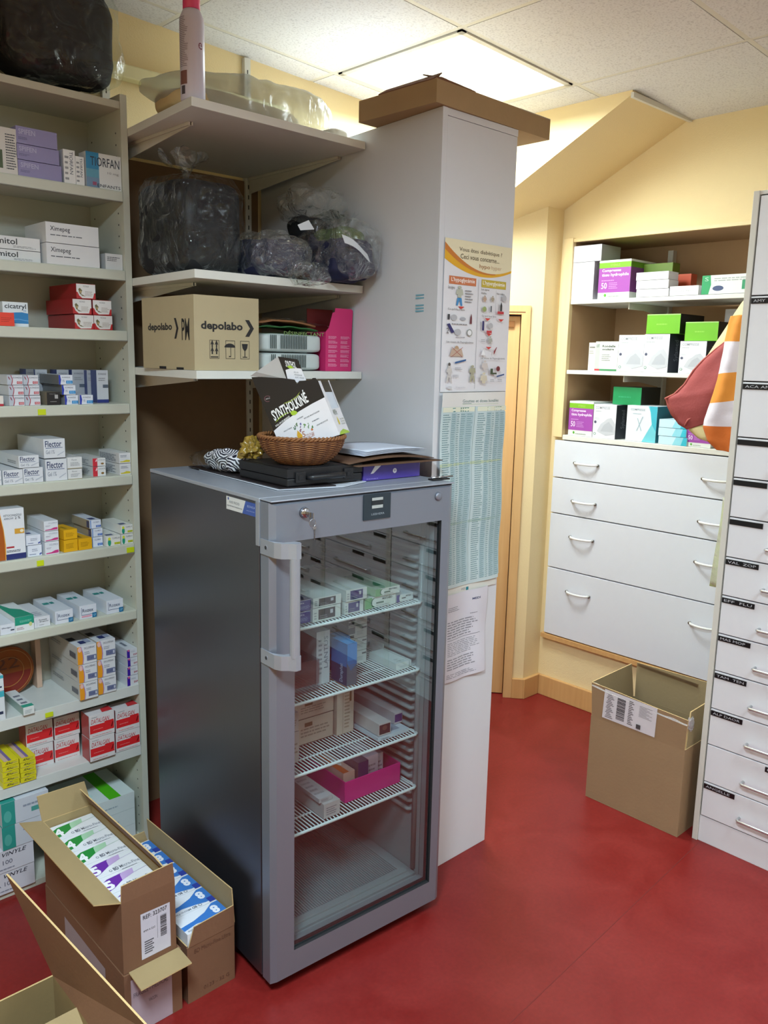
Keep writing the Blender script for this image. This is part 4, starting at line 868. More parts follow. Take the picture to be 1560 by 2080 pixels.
q = inf('white box with a black panel, lower of the two on the top fridge shelf', I1, 270, 545, 768, .075, z, .30, 'cdd1cc', wb('2a2c31'), group='black-panelled fridge boxes')
inf('white box with a black panel, upper of the two on the top fridge shelf', I1, 274, 550, 665, .075, q+E_, .30, 'cdd1cc', wb('2a2c31'), group='black-panelled fridge boxes')
q = inf('white box with a violet panel, lower of the two on the top fridge shelf', I1, 584, 770, 702, .080, z, .30, 'cdd1cc', wb('34356f'), group='violet-panelled fridge boxes')
inf('white box with a violet panel, upper of the two on the top fridge shelf', I1, 600, 806, 583, .076, q+E_, .28, 'cdd1cc', wb('34356f'), group='violet-panelled fridge boxes')
gv = [('r', 'F', 0, 0, .22, 1, '6da56c'), ('e', 'F', .27, .5, .09, .42, '3c6a4c'), ('e', 'F', .30, .5, .08, .36, 'd7dcd4'), ('t', 'F', .55, .64, .88, .82, 'MIXTARD', '4d5350', 0, .02), ('r', 'F', .35, .35, .6, .5, '4d6a5a'), ('l', 'F', .35, .15, .8, .25, 1, GR), ('r', 'T', .1, .1, .5, .6, '4f8060')]
q = inf('pale green and white box, lower of two in the middle of the top fridge shelf', I1, 790, 1090, 668, .085, z, .26, 'd3d8d0', gv, group='green-ended fridge boxes', faces={'L': 'a9c9a2'})
inf('pale green and white box, upper of two in the middle of the top fridge shelf', I1, 890, 1130, 575, .080, q+E_, .26, 'd3d8d0', gv, group='green-ended fridge boxes', faces={'L': '9dbf98', 'T': '9fb79c'})
vg = [('r', 'F', 0, 0, .2, 1, '3b2f7c'), ('e', 'F', .26, .5, .10, .5, 'd7dcd4'), ('t', 'F', .55, .6, .85, .8, 'MIXTARD', '4d5350', 0, .02), ('r', 'F', .3, .4, .55, .55, '3a3f44'), ('r', 'T', .1, .1, .6, .5, '3a3f50')]
inf('white box with a violet end at the right of the top fridge shelf', I1, 1100, 1322, 632, .088, z, .25, 'd3d8d8', vg)
# second shelf
z = WS[1]+.0006
M_CLR = film('clear_rigid_plastic', tint=(.86, .86, .88), gl=.6, rough=.03, bump=0, base=.06, milky=.05)
a, b, zt_ = I1(20, 300, 1110, .10)
t = thing('clear_plastic_tray', 'clear plastic tray at the left of the second fridge shelf', 'tray', FG.w(.060, .10, z), FG.yaw)
g = G(); w_, d_, h_ = b+.012-.060, .24, .085
g.box(0, 0, 0, w_, .002, h_, M_CLR); g.box(0, d_-.002, 0, w_, d_, h_, M_CLR); g.box(0, .002, 0, .002, d_-.002, h_, M_CLR); g.box(w_-.002, .002, 0, w_, d_-.002, h_, M_CLR); g.box(.002, .002, 0, w_-.002, d_-.002, .002, M_CLR)
g.build('case', t)
for k in range(3):
    carton('white and dark red vial box in the clear fridge tray, %s' % ('nearest the handle', 'in the middle', 'nearest the tall silver box')[k], FG, .064+k*.021, .082+k*.021, z+.003, z+.070, .115, .10, 'b9a7a8', [('r', 'F', 0, .0, 1, .45, '5b2f38'), ('l', 'F', .1, .5, .9, .9, 3, '8a7a80')], group='vial boxes in the clear tray')
sl = [('l', 'F', .15, .2, .45, .9, 8, '8f979c'), ('t', 'F', .55, .3, .85, .9, 'LANTUS', '7d868c', 90), ('r', 'F', .0, .42, 1, .43, '9aa3a8')]
inf('tall silver-white box standing beside the tray on the second fridge shelf', I1, 308, 440, 1000, .125, z, .10, 'c3c9cc', sl)
bb = [('r', 'F', 0, .55, 1, 1, '2f7fc4'), ('p', 'F', [(.0, .55), (.4, .35), (1, .5), (1, .6), (0, .6)], '2f6da8'), ('l', 'F', .2, .3, .9, .52, 5, '5a6d80'), ('r', 'T', 0, 0, 1, 1, '3b93d2'), ('r', 'L', 0, .45, 1, 1, '2c6fb0'), ('r', 'L', 0, 0, 1, .45, '253a5c'), ('t', 'L', .55, .05, .8, .5, 'Duraphat', '9fb4cc', 90, .01)]
inf('blue and steel-grey tall box in the middle of the second fridge shelf', I1, 612, 708, 1120, .075, z, .07, '56636e', bb)
inf('second blue topped box half behind the front one on the same shelf', I1, 545, 640, 1052, .15, z, .05, '4b6580', bb[:2]+bb[3:5], h=.105)
co_ = [('r', 'F', .0, .4, .35, .92, '3f4a50'), ('r', 'F', .0, .08, .3, .3, '3f4a50'), ('r', 'F', .75, .7, .98, .82, '3a4044'), ('l', 'F', .45, .25, .9, .6, 3, '8a9296')]
zz = z
for nm, h in (('bottom', .038), ('second from the bottom', .037), ('middle', .037), ('topmost', .036)):
    a, b, _ = I1(625, 805, 950, .19); carton('off-white box with dark corners, %s of the pile behind the blue box' % nm, FG, a, b, zz, zz+h, .19, .12, 'bfc4c2', co_, group='pile of boxes behind the blue box'); zz += h+E_
wl = [('l', 'F', .3, .3, .8, .6, 2, 'b0b8ba'), ('l', 'T', .3, .1, .7, .3, 2, 'a8b2b2')]
inf('flat white box, front left of the group at the right of the second shelf', I1, 1095, 1222, 1310, .082, z, .12, 'd0d8d6', wl, group='flat white boxes in the fridge')
inf('flat white box, right of the group at the right of the second shelf', I1, 1228, 1335, 1272, .088, z, .17, 'd0d8d6', wl, group='flat white boxes in the fridge')
inf('flat white box, set back on the left of the group on the second shelf', I1, 965, 1090, 1220, .21, z, .12, 'c3ccca', wl, group='flat white boxes in the fridge', h=.03)
# third shelf
z = WS[2]+.0006
pk = [('l', 'F', .15, .3, .9, .7, 3, '8d7d70'), ('r', 'F', .25, .68, .45, .84, '6b5434'), ('r', 'F', .0, .0, 1, .03, '6b5a50')]
q = inf('large cream box, lower of the pair at the left of the third fridge shelf', I2, 70, 358, 250, .19, z, .18, 'b9a899', pk, group='large cream boxes in the fridge')
inf('large cream box, upper of the pair at the left of the third fridge shelf', I2, 70, 362, 110, .19, q+E_, .18, 'b9a899', pk, group='large cream boxes in the fridge')
q = inf('small cream box in front of the large pair, lower one beside the door frame', I2, 20, 102, 340, .12, z, .07, 'b5aca6', pk[:1])
inf('small cream box in front of the large pair, upper one beside the door frame', I2, 20, 98, 195, .12, q+E_, .07, 'b5aca6', pk[:1])
inf('cream box standing upright beside the large pair on the third fridge shelf', I2, 390, 516, 5, .18, z, .10, 'c2b3a4', [('l', 'F', .45, .1, .8, .95, 14, '9a8875'), ('r', 'F', .74, .55, .86, .75, '6b5a34'), ('r', 'F', .34, 0, .36, 1, '8f7d70')], h=.170)
inf('long white syringe box with a dark red open end on the third fridge shelf', I2, 706, 792, 235, .085, z+.013, .26, 'c3bdbc', [('r', 'F', .04, .1, .96, .9, '432c30'), ('e', 'F', .5, .6, .2, .2, '6a4c44')], rz=-.02, h=.036)
inf('long white box with a violet end behind the syringe box', I2, 822, 893, 212, .12, z+.013, .24, 'b9b2b4', [('r', 'F', .04, .15, .96, .85, '392c66')], h=.034)
inf('thin pale blue-white box lying under the two long boxes', I2, 700, 930, 318, .082, z, .28, 'c3cdd6', [('l', 'F', .1, .3, .4, .7, 1, '4a5668'), ('r', 'T', .3, .05, .8, .2, '8e99a8')], h=.011)
# fourth shelf
z = WS[3]+.0006
wm = [('l', 'F', .15, .2, .85, .8, 4, '7e7a80'), ('l', 'T', .1, .1, .9, .6, 6, '9a969a')]
inf('long white box in front of the pink tray on the lowest fridge shelf', I2, 290, 410, 880, .074, z, .27, 'bfb7b5', wm, h=.042)
inf('flat white leaflet box lying on the long one on the lowest fridge shelf', I2, 255, 352, 812, .085, z+.043, .25, 'b9b3b5', wm, h=.012)
tr_ = thing('pink_tray', 'bright magenta plastic tray full of small boxes on the lowest fridge shelf', 'tray', FG.w(*(lambda q: (q[0], .105, z))(I2(450, 875, 740, .105))), FG.yaw)
a, b, zt_ = I2(450, 875, 740, .105); M_PINK = mat('c81f78', .35, var=.06, name='magenta_plastic')
g = G(); w_, d_, h_ = min(b-a, .500-a), .30, .062
g.box(0, 0, 0, w_, .003, h_, M_PINK); g.box(0, d_-.003, 0, w_, d_, h_, M_PINK); g.box(0, .003, 0, .003, d_-.003, h_, M_PINK); g.box(w_-.003, .003, 0, w_, d_-.003, h_, M_PINK); g.box(.003, .003, 0, w_-.003, d_-.003, .003, M_PINK)
g.build('shell', tr_, bev=.001)
def intray(label, x0, x1, y0, dep, h, base, ds, rz=0):
    carton(label, FG, a+x0, a+x1, z+.004, z+.004+h, .105+y0, dep, base, ds, group='boxes in the pink tray', rz=rz)
intray('white box with an orange side standing in the pink tray, leftmost', .008, .048, .02, .22, .074, 'cfa79a', [('r', 'F', 0, 0, 1, .6, 'c8622c'), ('r', 'T', 0, 0, .5, 1, 'c8622c'), ('e', 'T', .6, .3, .2, .1, 'e4dcd8')])
intray('violet-ended dark box standing in the pink tray', .052, .088, .01, .20, .096, '6a5a68', [('r', 'F', 0, .5, 1, 1, '33265a'), ('r', 'F', 0, 0, 1, .5, 'b39aa8')])
intray('pale pink and white box standing in the middle of the pink tray', .094, .140, .03, .18, .092, 'c3adb8', [('l', 'F', .1, .2, .9, .8, 4, '8f7c88')])
intray('white box with small print in the pink tray, right of the middle', .145, .175, .05, .16, .078, 'cbbcc4', [('l', 'F', .1, .3, .9, .8, 3, '8f7c88')])
if w_ > .2: intray('long white box lying at the right end of the pink tray', .180, min(w_-.008, .225), .02, .25, .082, 'cfc6cc', [('r', 'T', .4, .1, .6, .16, '4c4450'), ('l', 'F', .1, .3, .9, .8, 3, '8f7c88')])
# ------------------------------------------------------------------ soft shapes
def nz3(p, s, o=0): return noise.noise(Vector((p[0]*s+o, p[1]*s-o, p[2]*s+2*o)))
def blob(g, c, h, m, e=.55, amp=.01, fs=9, seed=1, nu=64, nv=40, flat=True, crease=0):
    """rounded bundle: superellipsoid of half sizes h about c with folds"""
    sg = lambda t, k: math.copysign(abs(t)**k, t)
    def fn(u, v):
        a = 2*math.pi*u; b = math.pi*(v-.5)
        p = [h[0]*sg(math.cos(b), e)*sg(math.cos(a), e), h[1]*sg(math.cos(b), e)*sg(math.sin(a), e), h[2]*sg(math.sin(b), e)]
        q = (p[0]+c[0], p[1]+c[1], p[2]+c[2]); d = Vector(p).normalized()
        k = amp*nz3(q, fs, seed) + amp*.5*nz3(q, fs*2.7, seed+3)
        if crease: k += crease*(1-abs(nz3(q, fs*1.6, seed+7))*2)*.6 - crease*.3 + crease*.4*nz3(q, fs*5, seed+9)
        q = Vector(q)+d*k
        if flat: q.z = max(q.z, c[2]-h[2])
        return q
    g.grid(fn, nu, nv, m, wrap=True)
def soft(label, cat, name, loc, parts, group=None):
    t = thing(name, label, cat, loc, group=group)
    for nm, kw, m in parts:
        g = G(); blob(g, m=m, **kw); g.build(nm, t, smooth=True)
    return t
M_BLACK = mat('0f1116', .8, var=.2, scale=20, bump=.3, bscale=40, name='black_fabric'); M_NAVY = mat('12173a', .75, var=.2, scale=20, bump=.3, bscale=40, name='navy_fabric')
M_GREENF = mat('4c5f30', .7, var=.25, scale=18, name='green_fabric'); M_WHITEB = mat('b9b7a6', .6, var=.1, scale=10, name='off_white_fabric')
def tuft(t, c, r, h, seed, n=7):
    """gathered neck of a plastic bag: fan of thin crumpled pleats"""
    g = G(); rnd = random.Random(seed)
    for k in range(n):
        a = 2*math.pi*k/n+rnd.uniform(-.3, .3); w = rnd.uniform(.5, 1)*r; hh = h*rnd.uniform(.7, 1)
        def fn(u, v, a=a, w=w, hh=hh):
            rr = .008+w*(v**1.3); s = (u-.5)*1.1
            p = Vector((c[0]+rr*math.cos(a+s), c[1]+rr*math.sin(a+s), c[2]+hh*v*(1-.2*abs(s)))); k2 = .018*v
            return p+Vector((nz3(p, 30, seed), nz3(p, 33, seed+5), nz3(p, 28, seed+8)))*k2
        g.grid(fn, 6, 7, M_FILM2)
    return g.build('gathered_neck', t, smooth=True)

# bag on top of the shelving unit
z = 2.321
t = thing('plastic_wrapped_bag', 'large black bag in clear plastic on top of the shelving unit', 'bag', (1.03, 2.47, z))
g = G(); blob(g, (0, 0, .14), (.155, .085, .135), M_BLACK, e=.45, amp=.010, fs=12, seed=3); g.build('black_bag', t, smooth=True)
g = G(); blob(g, (.0, 0, .147), (.172, .10, .142), M_FILM, e=.45, amp=.014, fs=10, seed=6, crease=.012, nu=110, nv=70); g.build('plastic_wrap', t, smooth=True)
t = thing('plastic_wrapped_bag', 'dark brown bag in plastic at the left end of the unit top', 'bag', (.735, 2.47, z))
g = G(); blob(g, (0, 0, .14), (.10, .085, .135), mat('2a2018', .8, var=.2, scale=20, bump=.3, bscale=40, name='dark_brown_fabric'), e=.5, amp=.012, fs=12, seed=13); g.build('brown_bag', t, smooth=True)
g = G(); blob(g, (.0, 0, .146), (.108, .095, .141), M_FILM, e=.5, amp=.010, fs=14, seed=16, crease=.008, nu=90, nv=60); g.build('plastic_wrap', t, smooth=True)

# top wall shelf: spray bottle and long wrapped bundle
z = WZ[0]
t = thing('spray_bottle', 'tall white spray bottle with a pink cap at the corner of the top wall shelf', 'bottle', (1.196, 2.012, z+.0005), R(-37))
g = G(); M_BOT = mat('cdcadb', .3, var=.02, name='white_bottle'); g.lathe([(.0, 0), (.029, 0), (.031, .003), (.031, .185), (.030, .195), (.024, .208), (.021, .214), (0, .2145)], M_BOT, n=40); bt = g.build('bottle', t, smooth=True)
g = G(); g.lathe([(.0195, .2145), (.0215, .216), (.0215, .255), (.018, .262), (0, .263)], mat('e2487e', .3, name='pink_cap'), n=32); g.build('cap', t, smooth=True)
g = G()
def onb(a, zz, r=.0313): return (r*math.sin(a), -r*math.cos(a), zz)
rnd = random.Random(4); M_PR = mat('8f8698', .5, name='bottle_print')
zz = .19
while zz > .075:
    a0 = -1.15; a1 = a0+rnd.uniform(.55, .95)
    g.grid(lambda u, v, a0=a0, a1=a1, zz=zz: onb(a0+(a1-a0)*u, zz+.0018*v), 6, 1, M_PR); zz -= .0042
g.grid(lambda u, v: onb(-1.1+.75*u, .035+.032*v), 6, 1, mat('7d5650', .5, name='brown_print')); g.grid(lambda u, v: onb(-.95+.4*u, .012+.02*v), 6, 1, mat('4a4650', .5, name='barcode_print'))
put_text(g, lambda u, v: onb(.62+u/.031, .118+v), 0, 0, .012, .016, 'e', mat('7c3550', .5, name='maroon_print'))
g.build('print', bt)
t = thing('wrapped_pad', 'long pale pad rolled in clear plastic lying on the top wall shelf', 'package', (1.448, 2.20, z))
M_MILK = film('milky_plastic', tint=(.66, .68, .66), gl=.12, rough=.25, bump=.9, scale=9, base=.0, milky=.26)
g = G(); blob(g, (-.02, 0, .045), (.22, .10, .042), mat('c9b183', .8, var=.1, name='tan_pad'), e=.6, amp=.01, fs=7, seed=2); g.build('pad', t, smooth=True)
g = G()
def tubefn(u, v):
    a = 2*math.pi*u; L_ = -.30+.62*v; e = max(0, 1-abs(2*v-1)**5)**.5*min(1, .35+1.6*v); ry, rz_ = .125*(.02+.98*e), .076*(.02+.98*e)
    q_ = lambda t: math.copysign(abs(t)**.6, t)
    p = Vector((L_, ry*q_(math.cos(a)), .072+rz_*q_(math.sin(a)))); p += Vector((0, math.cos(a), math.sin(a)))*(.012*nz3(p, 9, 4)+.006*nz3(p, 26, 7)); p.z = max(p.z, .0008); return p
g.grid(tubefn, 72, 60, M_MILK, wrap=True); g.build('plastic_wrap', t, smooth=True)
g = G(); blob(g, (0, 0, .016), (.035, .05, .015), mat('e4e4da', .6, name='white_bundle'), e=.5, amp=.004, fs=20); tag(g.build('white_packet', loc=(LX(2.1)-.075, 2.06, z), smooth=True), 'small white packet at the right end of the top wall shelf', 'packet')

# middle wall shelf: wrapped dark bags
z = WZ[1]
t = thing('plastic_wrapped_bag', 'big square black bag tied in clear plastic at the left of the middle wall shelf', 'bag', (1.292, 2.20, z))
g = G(); blob(g, (-.005, 0, .128), (.098, .14, .125), M_BLACK, e=.32, amp=.006, fs=10, seed=5); g.build('black_bag', t, smooth=True)
g = G(); blob(g, (-.004, -.002, .134), (.104, .152, .132), M_FILM, e=.36, amp=.008, fs=9, seed=8, crease=.013, nu=120, nv=80); g.build('plastic_wrap', t, smooth=True)
tuft(t, (-.03, -.03, .262), .055, .075, 3)
t = thing('wrapped_garment', 'off-white and green rolled garment standing between the dark bags', 'garment', (1.455, 2.33, z))
g = G(); blob(g, (0, 0, .11), (.035, .07, .11), M_WHITEB, e=.7, amp=.008, fs=14, seed=9); g.build('white_roll', t, smooth=True)
g = G(); blob(g, (.012, -.058, .045), (.04, .03, .045), M_GREENF, e=.7, amp=.008, fs=14, seed=19); g.build('green_part', t, smooth=True)
def band(t, pts, w, m, nm='strip'):
    g = G(); g.sheet(pts, w, m); return g.build(nm, t)
t = thing('plastic_wrapped_bag', 'folded navy garment in clear plastic, middle of the middle wall shelf', 'bag', (1.476, 2.09, z))
g = G(); blob(g, (-.006, 0, .056), (.080, .11, .054), M_NAVY, e=.45, amp=.014, fs=18, seed=21); g.build('navy_garment', t, smooth=True)
g = G(); blob(g, (-.008, -.02, .066), (.088, .128, .064), M_FILM2, e=.6, amp=.018, fs=12, seed=24, crease=.016, nu=120, nv=70); g.build('plastic_wrap', t, smooth=True)
g = G(); blob(g, (.03, -.165, .012), (.055, .04, .03), M_FILM2, e=.7, amp=.012, fs=18, seed=31, crease=.012, nu=80, nv=50, flat=False); g.build('loose_plastic', t, smooth=True)
t = thing('plastic_wrapped_bag', 'bulging navy and green garments in shiny plastic, right of the middle wall shelf', 'bag', (1.660, 2.01, z))
g = G(); blob(g, (0.0, 0, .068), (.070, .13, .066), M_NAVY, e=.5, amp=.018, fs=16, seed=41); g.build('navy_garment', t, smooth=True)
g = G(); blob(g, (-.005, -.03, .125), (.06, .08, .03), M_GREENF, e=.7, amp=.012, fs=16, seed=43); g.build('green_garment', t, smooth=True)
g = G(); blob(g, (-.02, .10, .165), (.05, .06, .035), M_BLACK, e=.7, amp=.01, fs=16, seed=46); g.build('black_garment', t, smooth=True)
g = G(); blob(g, (-.002, -.01, .090), (.076, .150, .088), M_FILM2, e=.65, amp=.018, fs=11, seed=48, crease=.018, nu=130, nv=80); g.build('plastic_wrap', t, smooth=True)
g = G(); blob(g, (-.03, .06, .225), (.10, .10, .055), M_FILM2, e=.9, amp=.02, fs=11, seed=58, crease=.018, nu=90, nv=60, flat=False); g.build('loose_plastic', t, smooth=True)
M_TAG = mat('c9cfd4', .5, name='paper_tag')
g = G(); g.grid(lambda u, v: (-.105+.095*u+.012*v, -.165-.008*math.sin(3*u), .118-.040*u-.022*v+.004*math.sin(5*u)), 8, 2, M_TAG); g.build('paper_band', t, solid=.0006)
g = G(); g.sheet([(-.215, -.11, .135), (-.185, -.12, .15), (-.165, -.12, .128), (-.205, -.11, .122)], (0, .001, 0), M_TAG); g.build('paper_tag', t)
tuft(t, (.02, -.02, .165), .05, .05, 12, 6)

# bottom wall shelf: shipping carton, wrapped packs, pink box
z = WZ[2]+.0006
M_KRAFT = mat('b3a482', .75, var=.05, scale=10, bump=.15, bscale=120, name='kraft_board')
w, d, h = .201, .30, .196
g = G(); g.box(0, 0, .001, w, d, h, M_KRAFT)
g.box(-.0004, .06, .0, 0, .10, .006, M_INK); g.box(-.0004, .16, .0, 0, .20, .007, M_INK)
icon = M_INK
F = faceP('F', w, d, h, .0005); L = faceP('L', w, d, h, .0005)
put_text(g, F, .10, .52, .74, .66, 'depolabo', M_INK, 0, .035)
def chev(P, x0, x1, y0, y1):
    ym = (y0+y1)/2; a = (x1-x0)*.45; g.poly([P(x0, y1), P(x0+a, y1), P(x1, ym), P(x1-a, ym)], M_INK); g.poly([P(x0, y0), P(x1-a, ym), P(x1, ym), P(x0+a, y0)], M_INK)
chev(F, .78, .92, .47, .70)
put_text(g, L, .12, .51, .60, .64, 'depolabo', M_INK, 0, .03); chev(L, .64, .72, .42, .70); put_text(g, L, .78, .40, .92, .69, 'PM', M_INK, 0, .01)
def frame(P, x0, x1, y0, y1, t=.006):
    for a in ((x0, y0, x1, y0+t), (x0, y1-t, x1, y1), (x0, y0, x0+t, y1), (x1-t, y0, x1, y1)): g.poly([P(a[0], a[1]), P(a[2], a[1]), P(a[2], a[3]), P(a[0], a[3])], M_INK)
for x0 in (.225, .47, .70): frame(F, x0, x0+.145, .16, .41)
for x in (.265, .33):
    for dy in (0, .09):
        g.poly([F(x-.028, .285+dy-.03), F(x, .325+dy), F(x+.028, .285+dy-.03), F(x+.01, .285+dy-.02), F(x+.01, .22+dy), F(x-.01, .22+dy), F(x-.01, .285+dy-.02)], M_INK)
g.poly([F(.24, .175), F(.355, .175), F(.355, .19), F(.24, .19)], M_INK)
g.poly([F(.5+.085*math.cos(a*math.pi/12)+.035, .315+.055*math.sin(a*math.pi/12)) for a in range(13)], M_INK)
g.poly([F(.545, .2), F(.553, .2), F(.553, .32), F(.545, .32)], M_INK); g.poly([F(.52, .185), F(.553, .185), F(.553, .2), F(.52, .2)], M_INK)
g.poly([F(.725, .37), F(.82, .37), F(.81, .31), F(.785, .275), F(.76, .275), F(.735, .31)], M_INK); g.poly([F(.766, .19), F(.779, .19), F(.779, .28), F(.766, .28)], M_INK); g.poly([F(.735, .18), F(.81, .18), F(.81, .192), F(.735, .192)], M_INK)
g.box(0, 0, 0, w, d, .001, M_KRAFT)
tag(g.build('shipping_carton', loc=(1.170, 1.985, z), rot=(0, 0, R(-1.5)), bev=0), 'tan shipping carton with black printing on the lowest wall shelf', 'carton')
M_SOFT = mat('c6cfcd', .55, var=.04, name='white_wipes_pack'); M_BAR = mat('3b4743', .6, name='barcode_bars')
def pack(label, x0, x1, z0, z1, y):
    g = G(); w_, h_ = x1-x0, z1-z0
    blob(g, (w_/2, .09, h_/2), (w_/2, .09, h_/2), M_SOFT, e=.28, amp=.004, fs=14, seed=int(z0*100)); o = g.build('wipes_pack', loc=(x0, y, z0), smooth=True)
    g = G(); rnd = random.Random(3); x = w_*.14
    while x < w_*.70:
        if not (w_*.22 < x < w_*.28): g.box(x, -.0042, h_*.18, x+.0028, -.0035, h_*.9, M_BAR)
        x += .0062
    b = g.build('barcode', o); return tag(o, label, 'package', 'white barcoded packs')
pack('white barcoded soft pack, lower of the two beside the shipping carton', 1.418, 1.648, z, z+.052, 2.035)
o = pack('white barcoded soft pack, upper of the two beside the shipping carton', 1.414, 1.650, z+.0535, z+.108, 2.035)
g = G(); put_text(g, lambda u, v: (.085+u, .001-.002*math.sin(u*12), .0505+v*.25), 0, 0, .15, .05, 'DÉSINFECTANT', mat('7ea05a', .5, name='green_print'))
g.grid(lambda u, v: (.02+.19*u, .004+.04*v, .0555+.001*math.sin(6*u)), 6, 2, mat('a9c98a', .5, name='pale_green_print')); g.build('print', o)
t = thing('plastic_sachet', 'brown and green sachets in clear plastic lying on the white barcoded packs', 'sachet', (1.50, 2.05, z+.110))
g = G(); g.grid(lambda u, v: (-.09+.22*u, -.01+.14*v, .006+.012*math.sin(2.4*u+.5)+.005*nz3((u, v, 0), 4)), 14, 8, mat('2f6a3a', .5, name='green_sachet')); g.build('green_sachet', t, smooth=True, solid=.003)
g = G(); g.grid(lambda u, v: (-.10+.22*u, -.01+.14*v, .018+.016*math.sin(2.4*u+.5)+.005*nz3((u, v, 3), 4)), 14, 8, mat('9c6a44', .5, name='brown_sachet')); g.build('brown_sachet', t, smooth=True, solid=.005)
g = G(); g.grid(lambda u, v: (-.11+.27*u, -.03+.17*v, .030+.014*math.sin(2.6*u+.3)-.012*u+.008*nz3((u*3, v*3, 5), 3)), 24, 12, M_FILM); g.build('clear_sleeve', t, smooth=True, solid=.0008)
# pink carton with cut shoulder
M_PKB = mat('cc2a6c', .5, var=.03, name='magenta_card')
g = G(); X, Z = 0, 0; w = .100; P_ = [(0, 0), (w, 0), (w, .115), (w+.004, .185), (w-.002, .190), (.036, .190), (.034, .178), (.026, .176), (.012, .13), (0, .118)]
g.sheet([(x, 0, zz) for x, zz in P_], (0, .0015, 0), M_PKB); g.box(0, .0015, 0, .0015, .10, .118, M_PKB); g.box(w-.0015, .0015, 0, w, .10, .118, M_PKB); g.box(0, .10, 0, w, .1015, .19, mat('7c1f1f', .6, name='dark_red_card')); g.box(.0015, .0015, 0, w-.0015, .10, .0015, M_PKB)
ds = []
for cx_ in (.10, .56):
    for k in range(7): ds.append(('l', 'F', cx_, .12+.118*k, cx_+.36, .20+.118*k, 3, 'f0a8c8'))
deco(g, w, .1, .118, ds)
tag(g.build('pink_carton', loc=(1.652, 2.03, z), rot=(0, 0, R(-3))), 'open magenta pink carton with fine print at the end of the lowest wall shelf', 'carton')

# ------------------------------------------------------------------ on top of the fridge
z = 1.2785
t = thing('document_folder', 'dark plastic folder with white sheets lying under the black case', 'folder', (0, 0, 0))
g = G(); g.sheet([(1.187, 1.640, z+.001), (1.35, 1.585, z+.001), (1.46, 1.62, z+.001), (1.46, 2.02, z+.001), (1.222, 2.06, z+.001)][::1], (0, 0, .0015), mat('d5dbe4', .4, name='white_sheets')); g.build('sheets', t)
g = G(); g.sheet([(1.193, 1.637, z+.003), (1.34, 1.600, z+.003), (1.34, 2.10, z+.003), (1.226, 2.125, z+.003)], (0, 0, .0025), mat('2a2426', .3, name='dark_folder')); g.build('cover', t)
z = 1.2845
M_BLK = mat('17171a', .42, bump=.25, bscale=500, name='black_moulded_plastic')
t = thing('plastic_case', 'black plastic carrying case with handle and two latches, under the basket', 'case', (1.213, 1.634, z), R(-2.5))
g = G(); g.box(0, 0, 0, .236, .225, .021, M_BLK); g.build('lower_shell', t, bev=.004)
g = G(); g.box(0, 0, .022, .236, .225, .044, M_BLK); g.box(.01, .01, .044, .20, .20, .0455, M_BLK); g.build('lid', t, bev=.004)
for x in (.022, .172):
    g = G(); g.box(x, -.006, .010, x+.030, .0, .036, M_BLK); g.box(x+.008, -.008, .016, x+.022, -.006, .028, M_BLK); g.build('latch', t, bev=.002)
g = G(); g.tube([(.058, .0, .020), (.058, -.014, .022), (.064, -.019, .023), (.160, -.019, .023), (.166, -.014, .022), (.166, 0, .020)], [.005, .006, .008, .008, .006, .005], M_BLK, n=12); g.build('handle', t, smooth=True)
# wicker basket
M_WICK = mat('84562f', .6, var=.25, scale=60, name='wicker'); M_WICK2 = mat('673e22', .65, var=.25, scale=60, name='dark_wicker')
bc = (1.312, 1.705, z+.0465)
t = thing('wicker_basket', 'small round wicker basket standing on the black case', 'basket', bc)
g = G(); R0, R1, H = .056, .108, .066; nst = 40; rad = lambda v: R0+(R1-R0)*math.sin(v*math.pi/2)**.9
for k in range(27):
    v = k/26; r = rad(v)
    g.tube([((r+.0016*math.cos(nst/2*a+math.pi*k))*math.cos(a), (r+.0016*math.cos(nst/2*a+math.pi*k))*math.sin(a), .002+H*v**1.15) for a in [2*math.pi*i/(nst*3) for i in range(nst*3)]], .0018, M_WICK if k % 2 else M_WICK2, n=6, closed=True)
g.build('weave', t, smooth=True)
g = G()
for i in range(nst):
    a = 2*math.pi*i/nst; g.tube([(rad(v)*math.cos(a), rad(v)*math.sin(a), .002+H*v**1.15) for v in [q/8 for q in range(9)]], .0017, M_WICK2, n=5)
g.build('stakes', t, smooth=True)
g = G()
for o_ in (0, math.pi):
    g.tube([((R1+.001+.003*math.cos(30*a+o_))*math.cos(a), (R1+.001+.003*math.cos(30*a+o_))*math.sin(a), H+.004+.003*math.sin(30*a+o_)) for a in [2*math.pi*i/240 for i in range(240)]], .0032, M_WICK, n=6, closed=True)
g.build('rim', t, smooth=True)
g = G(); g.disc((0, 0, .003), R0, M_WICK2, 'z', 32, th=.003); g.build('base', t)
# display carton in the basket
SY = Fr(1.288, 1.735, R(-58))
sy = lambda X, Y: SY.hit(500+X/6.5, 700+Y/6.5, 0)
def sp(X, Y, d=0, e=0): a, b = sy(X, Y); return tuple(SY.w(a, d-e, b))
M_SBK = mat('17151a', .35, name='black_gloss_card'); M_SWH = mat('e4e2e6', .35, name='white_gloss_card'); M_LEAF = mat('a6c63a', .4, name='lime_print'); M_INS = mat('a8a29c', .7, name='raw_card')
t = thing('display_carton', 'large black and white display carton leaning in the wicker basket', 'carton', (0, 0, 0))
TLp, BLp, BRp, TRp = (70, 430), (500, 1460), (1235, 1190), (950, 480)
BLp = (480, 1420)
D = .085
g = G()
topedge = [(950, 480), (915, 440), (880, 440), (850, 470), (700, 478), (672, 520), (640, 462), (470, 440), (350, 436), (180, 425), (70, 430)]
mid = [(365, 1140), (520, 1000), (700, 880), (870, 780), (1035, 695)]
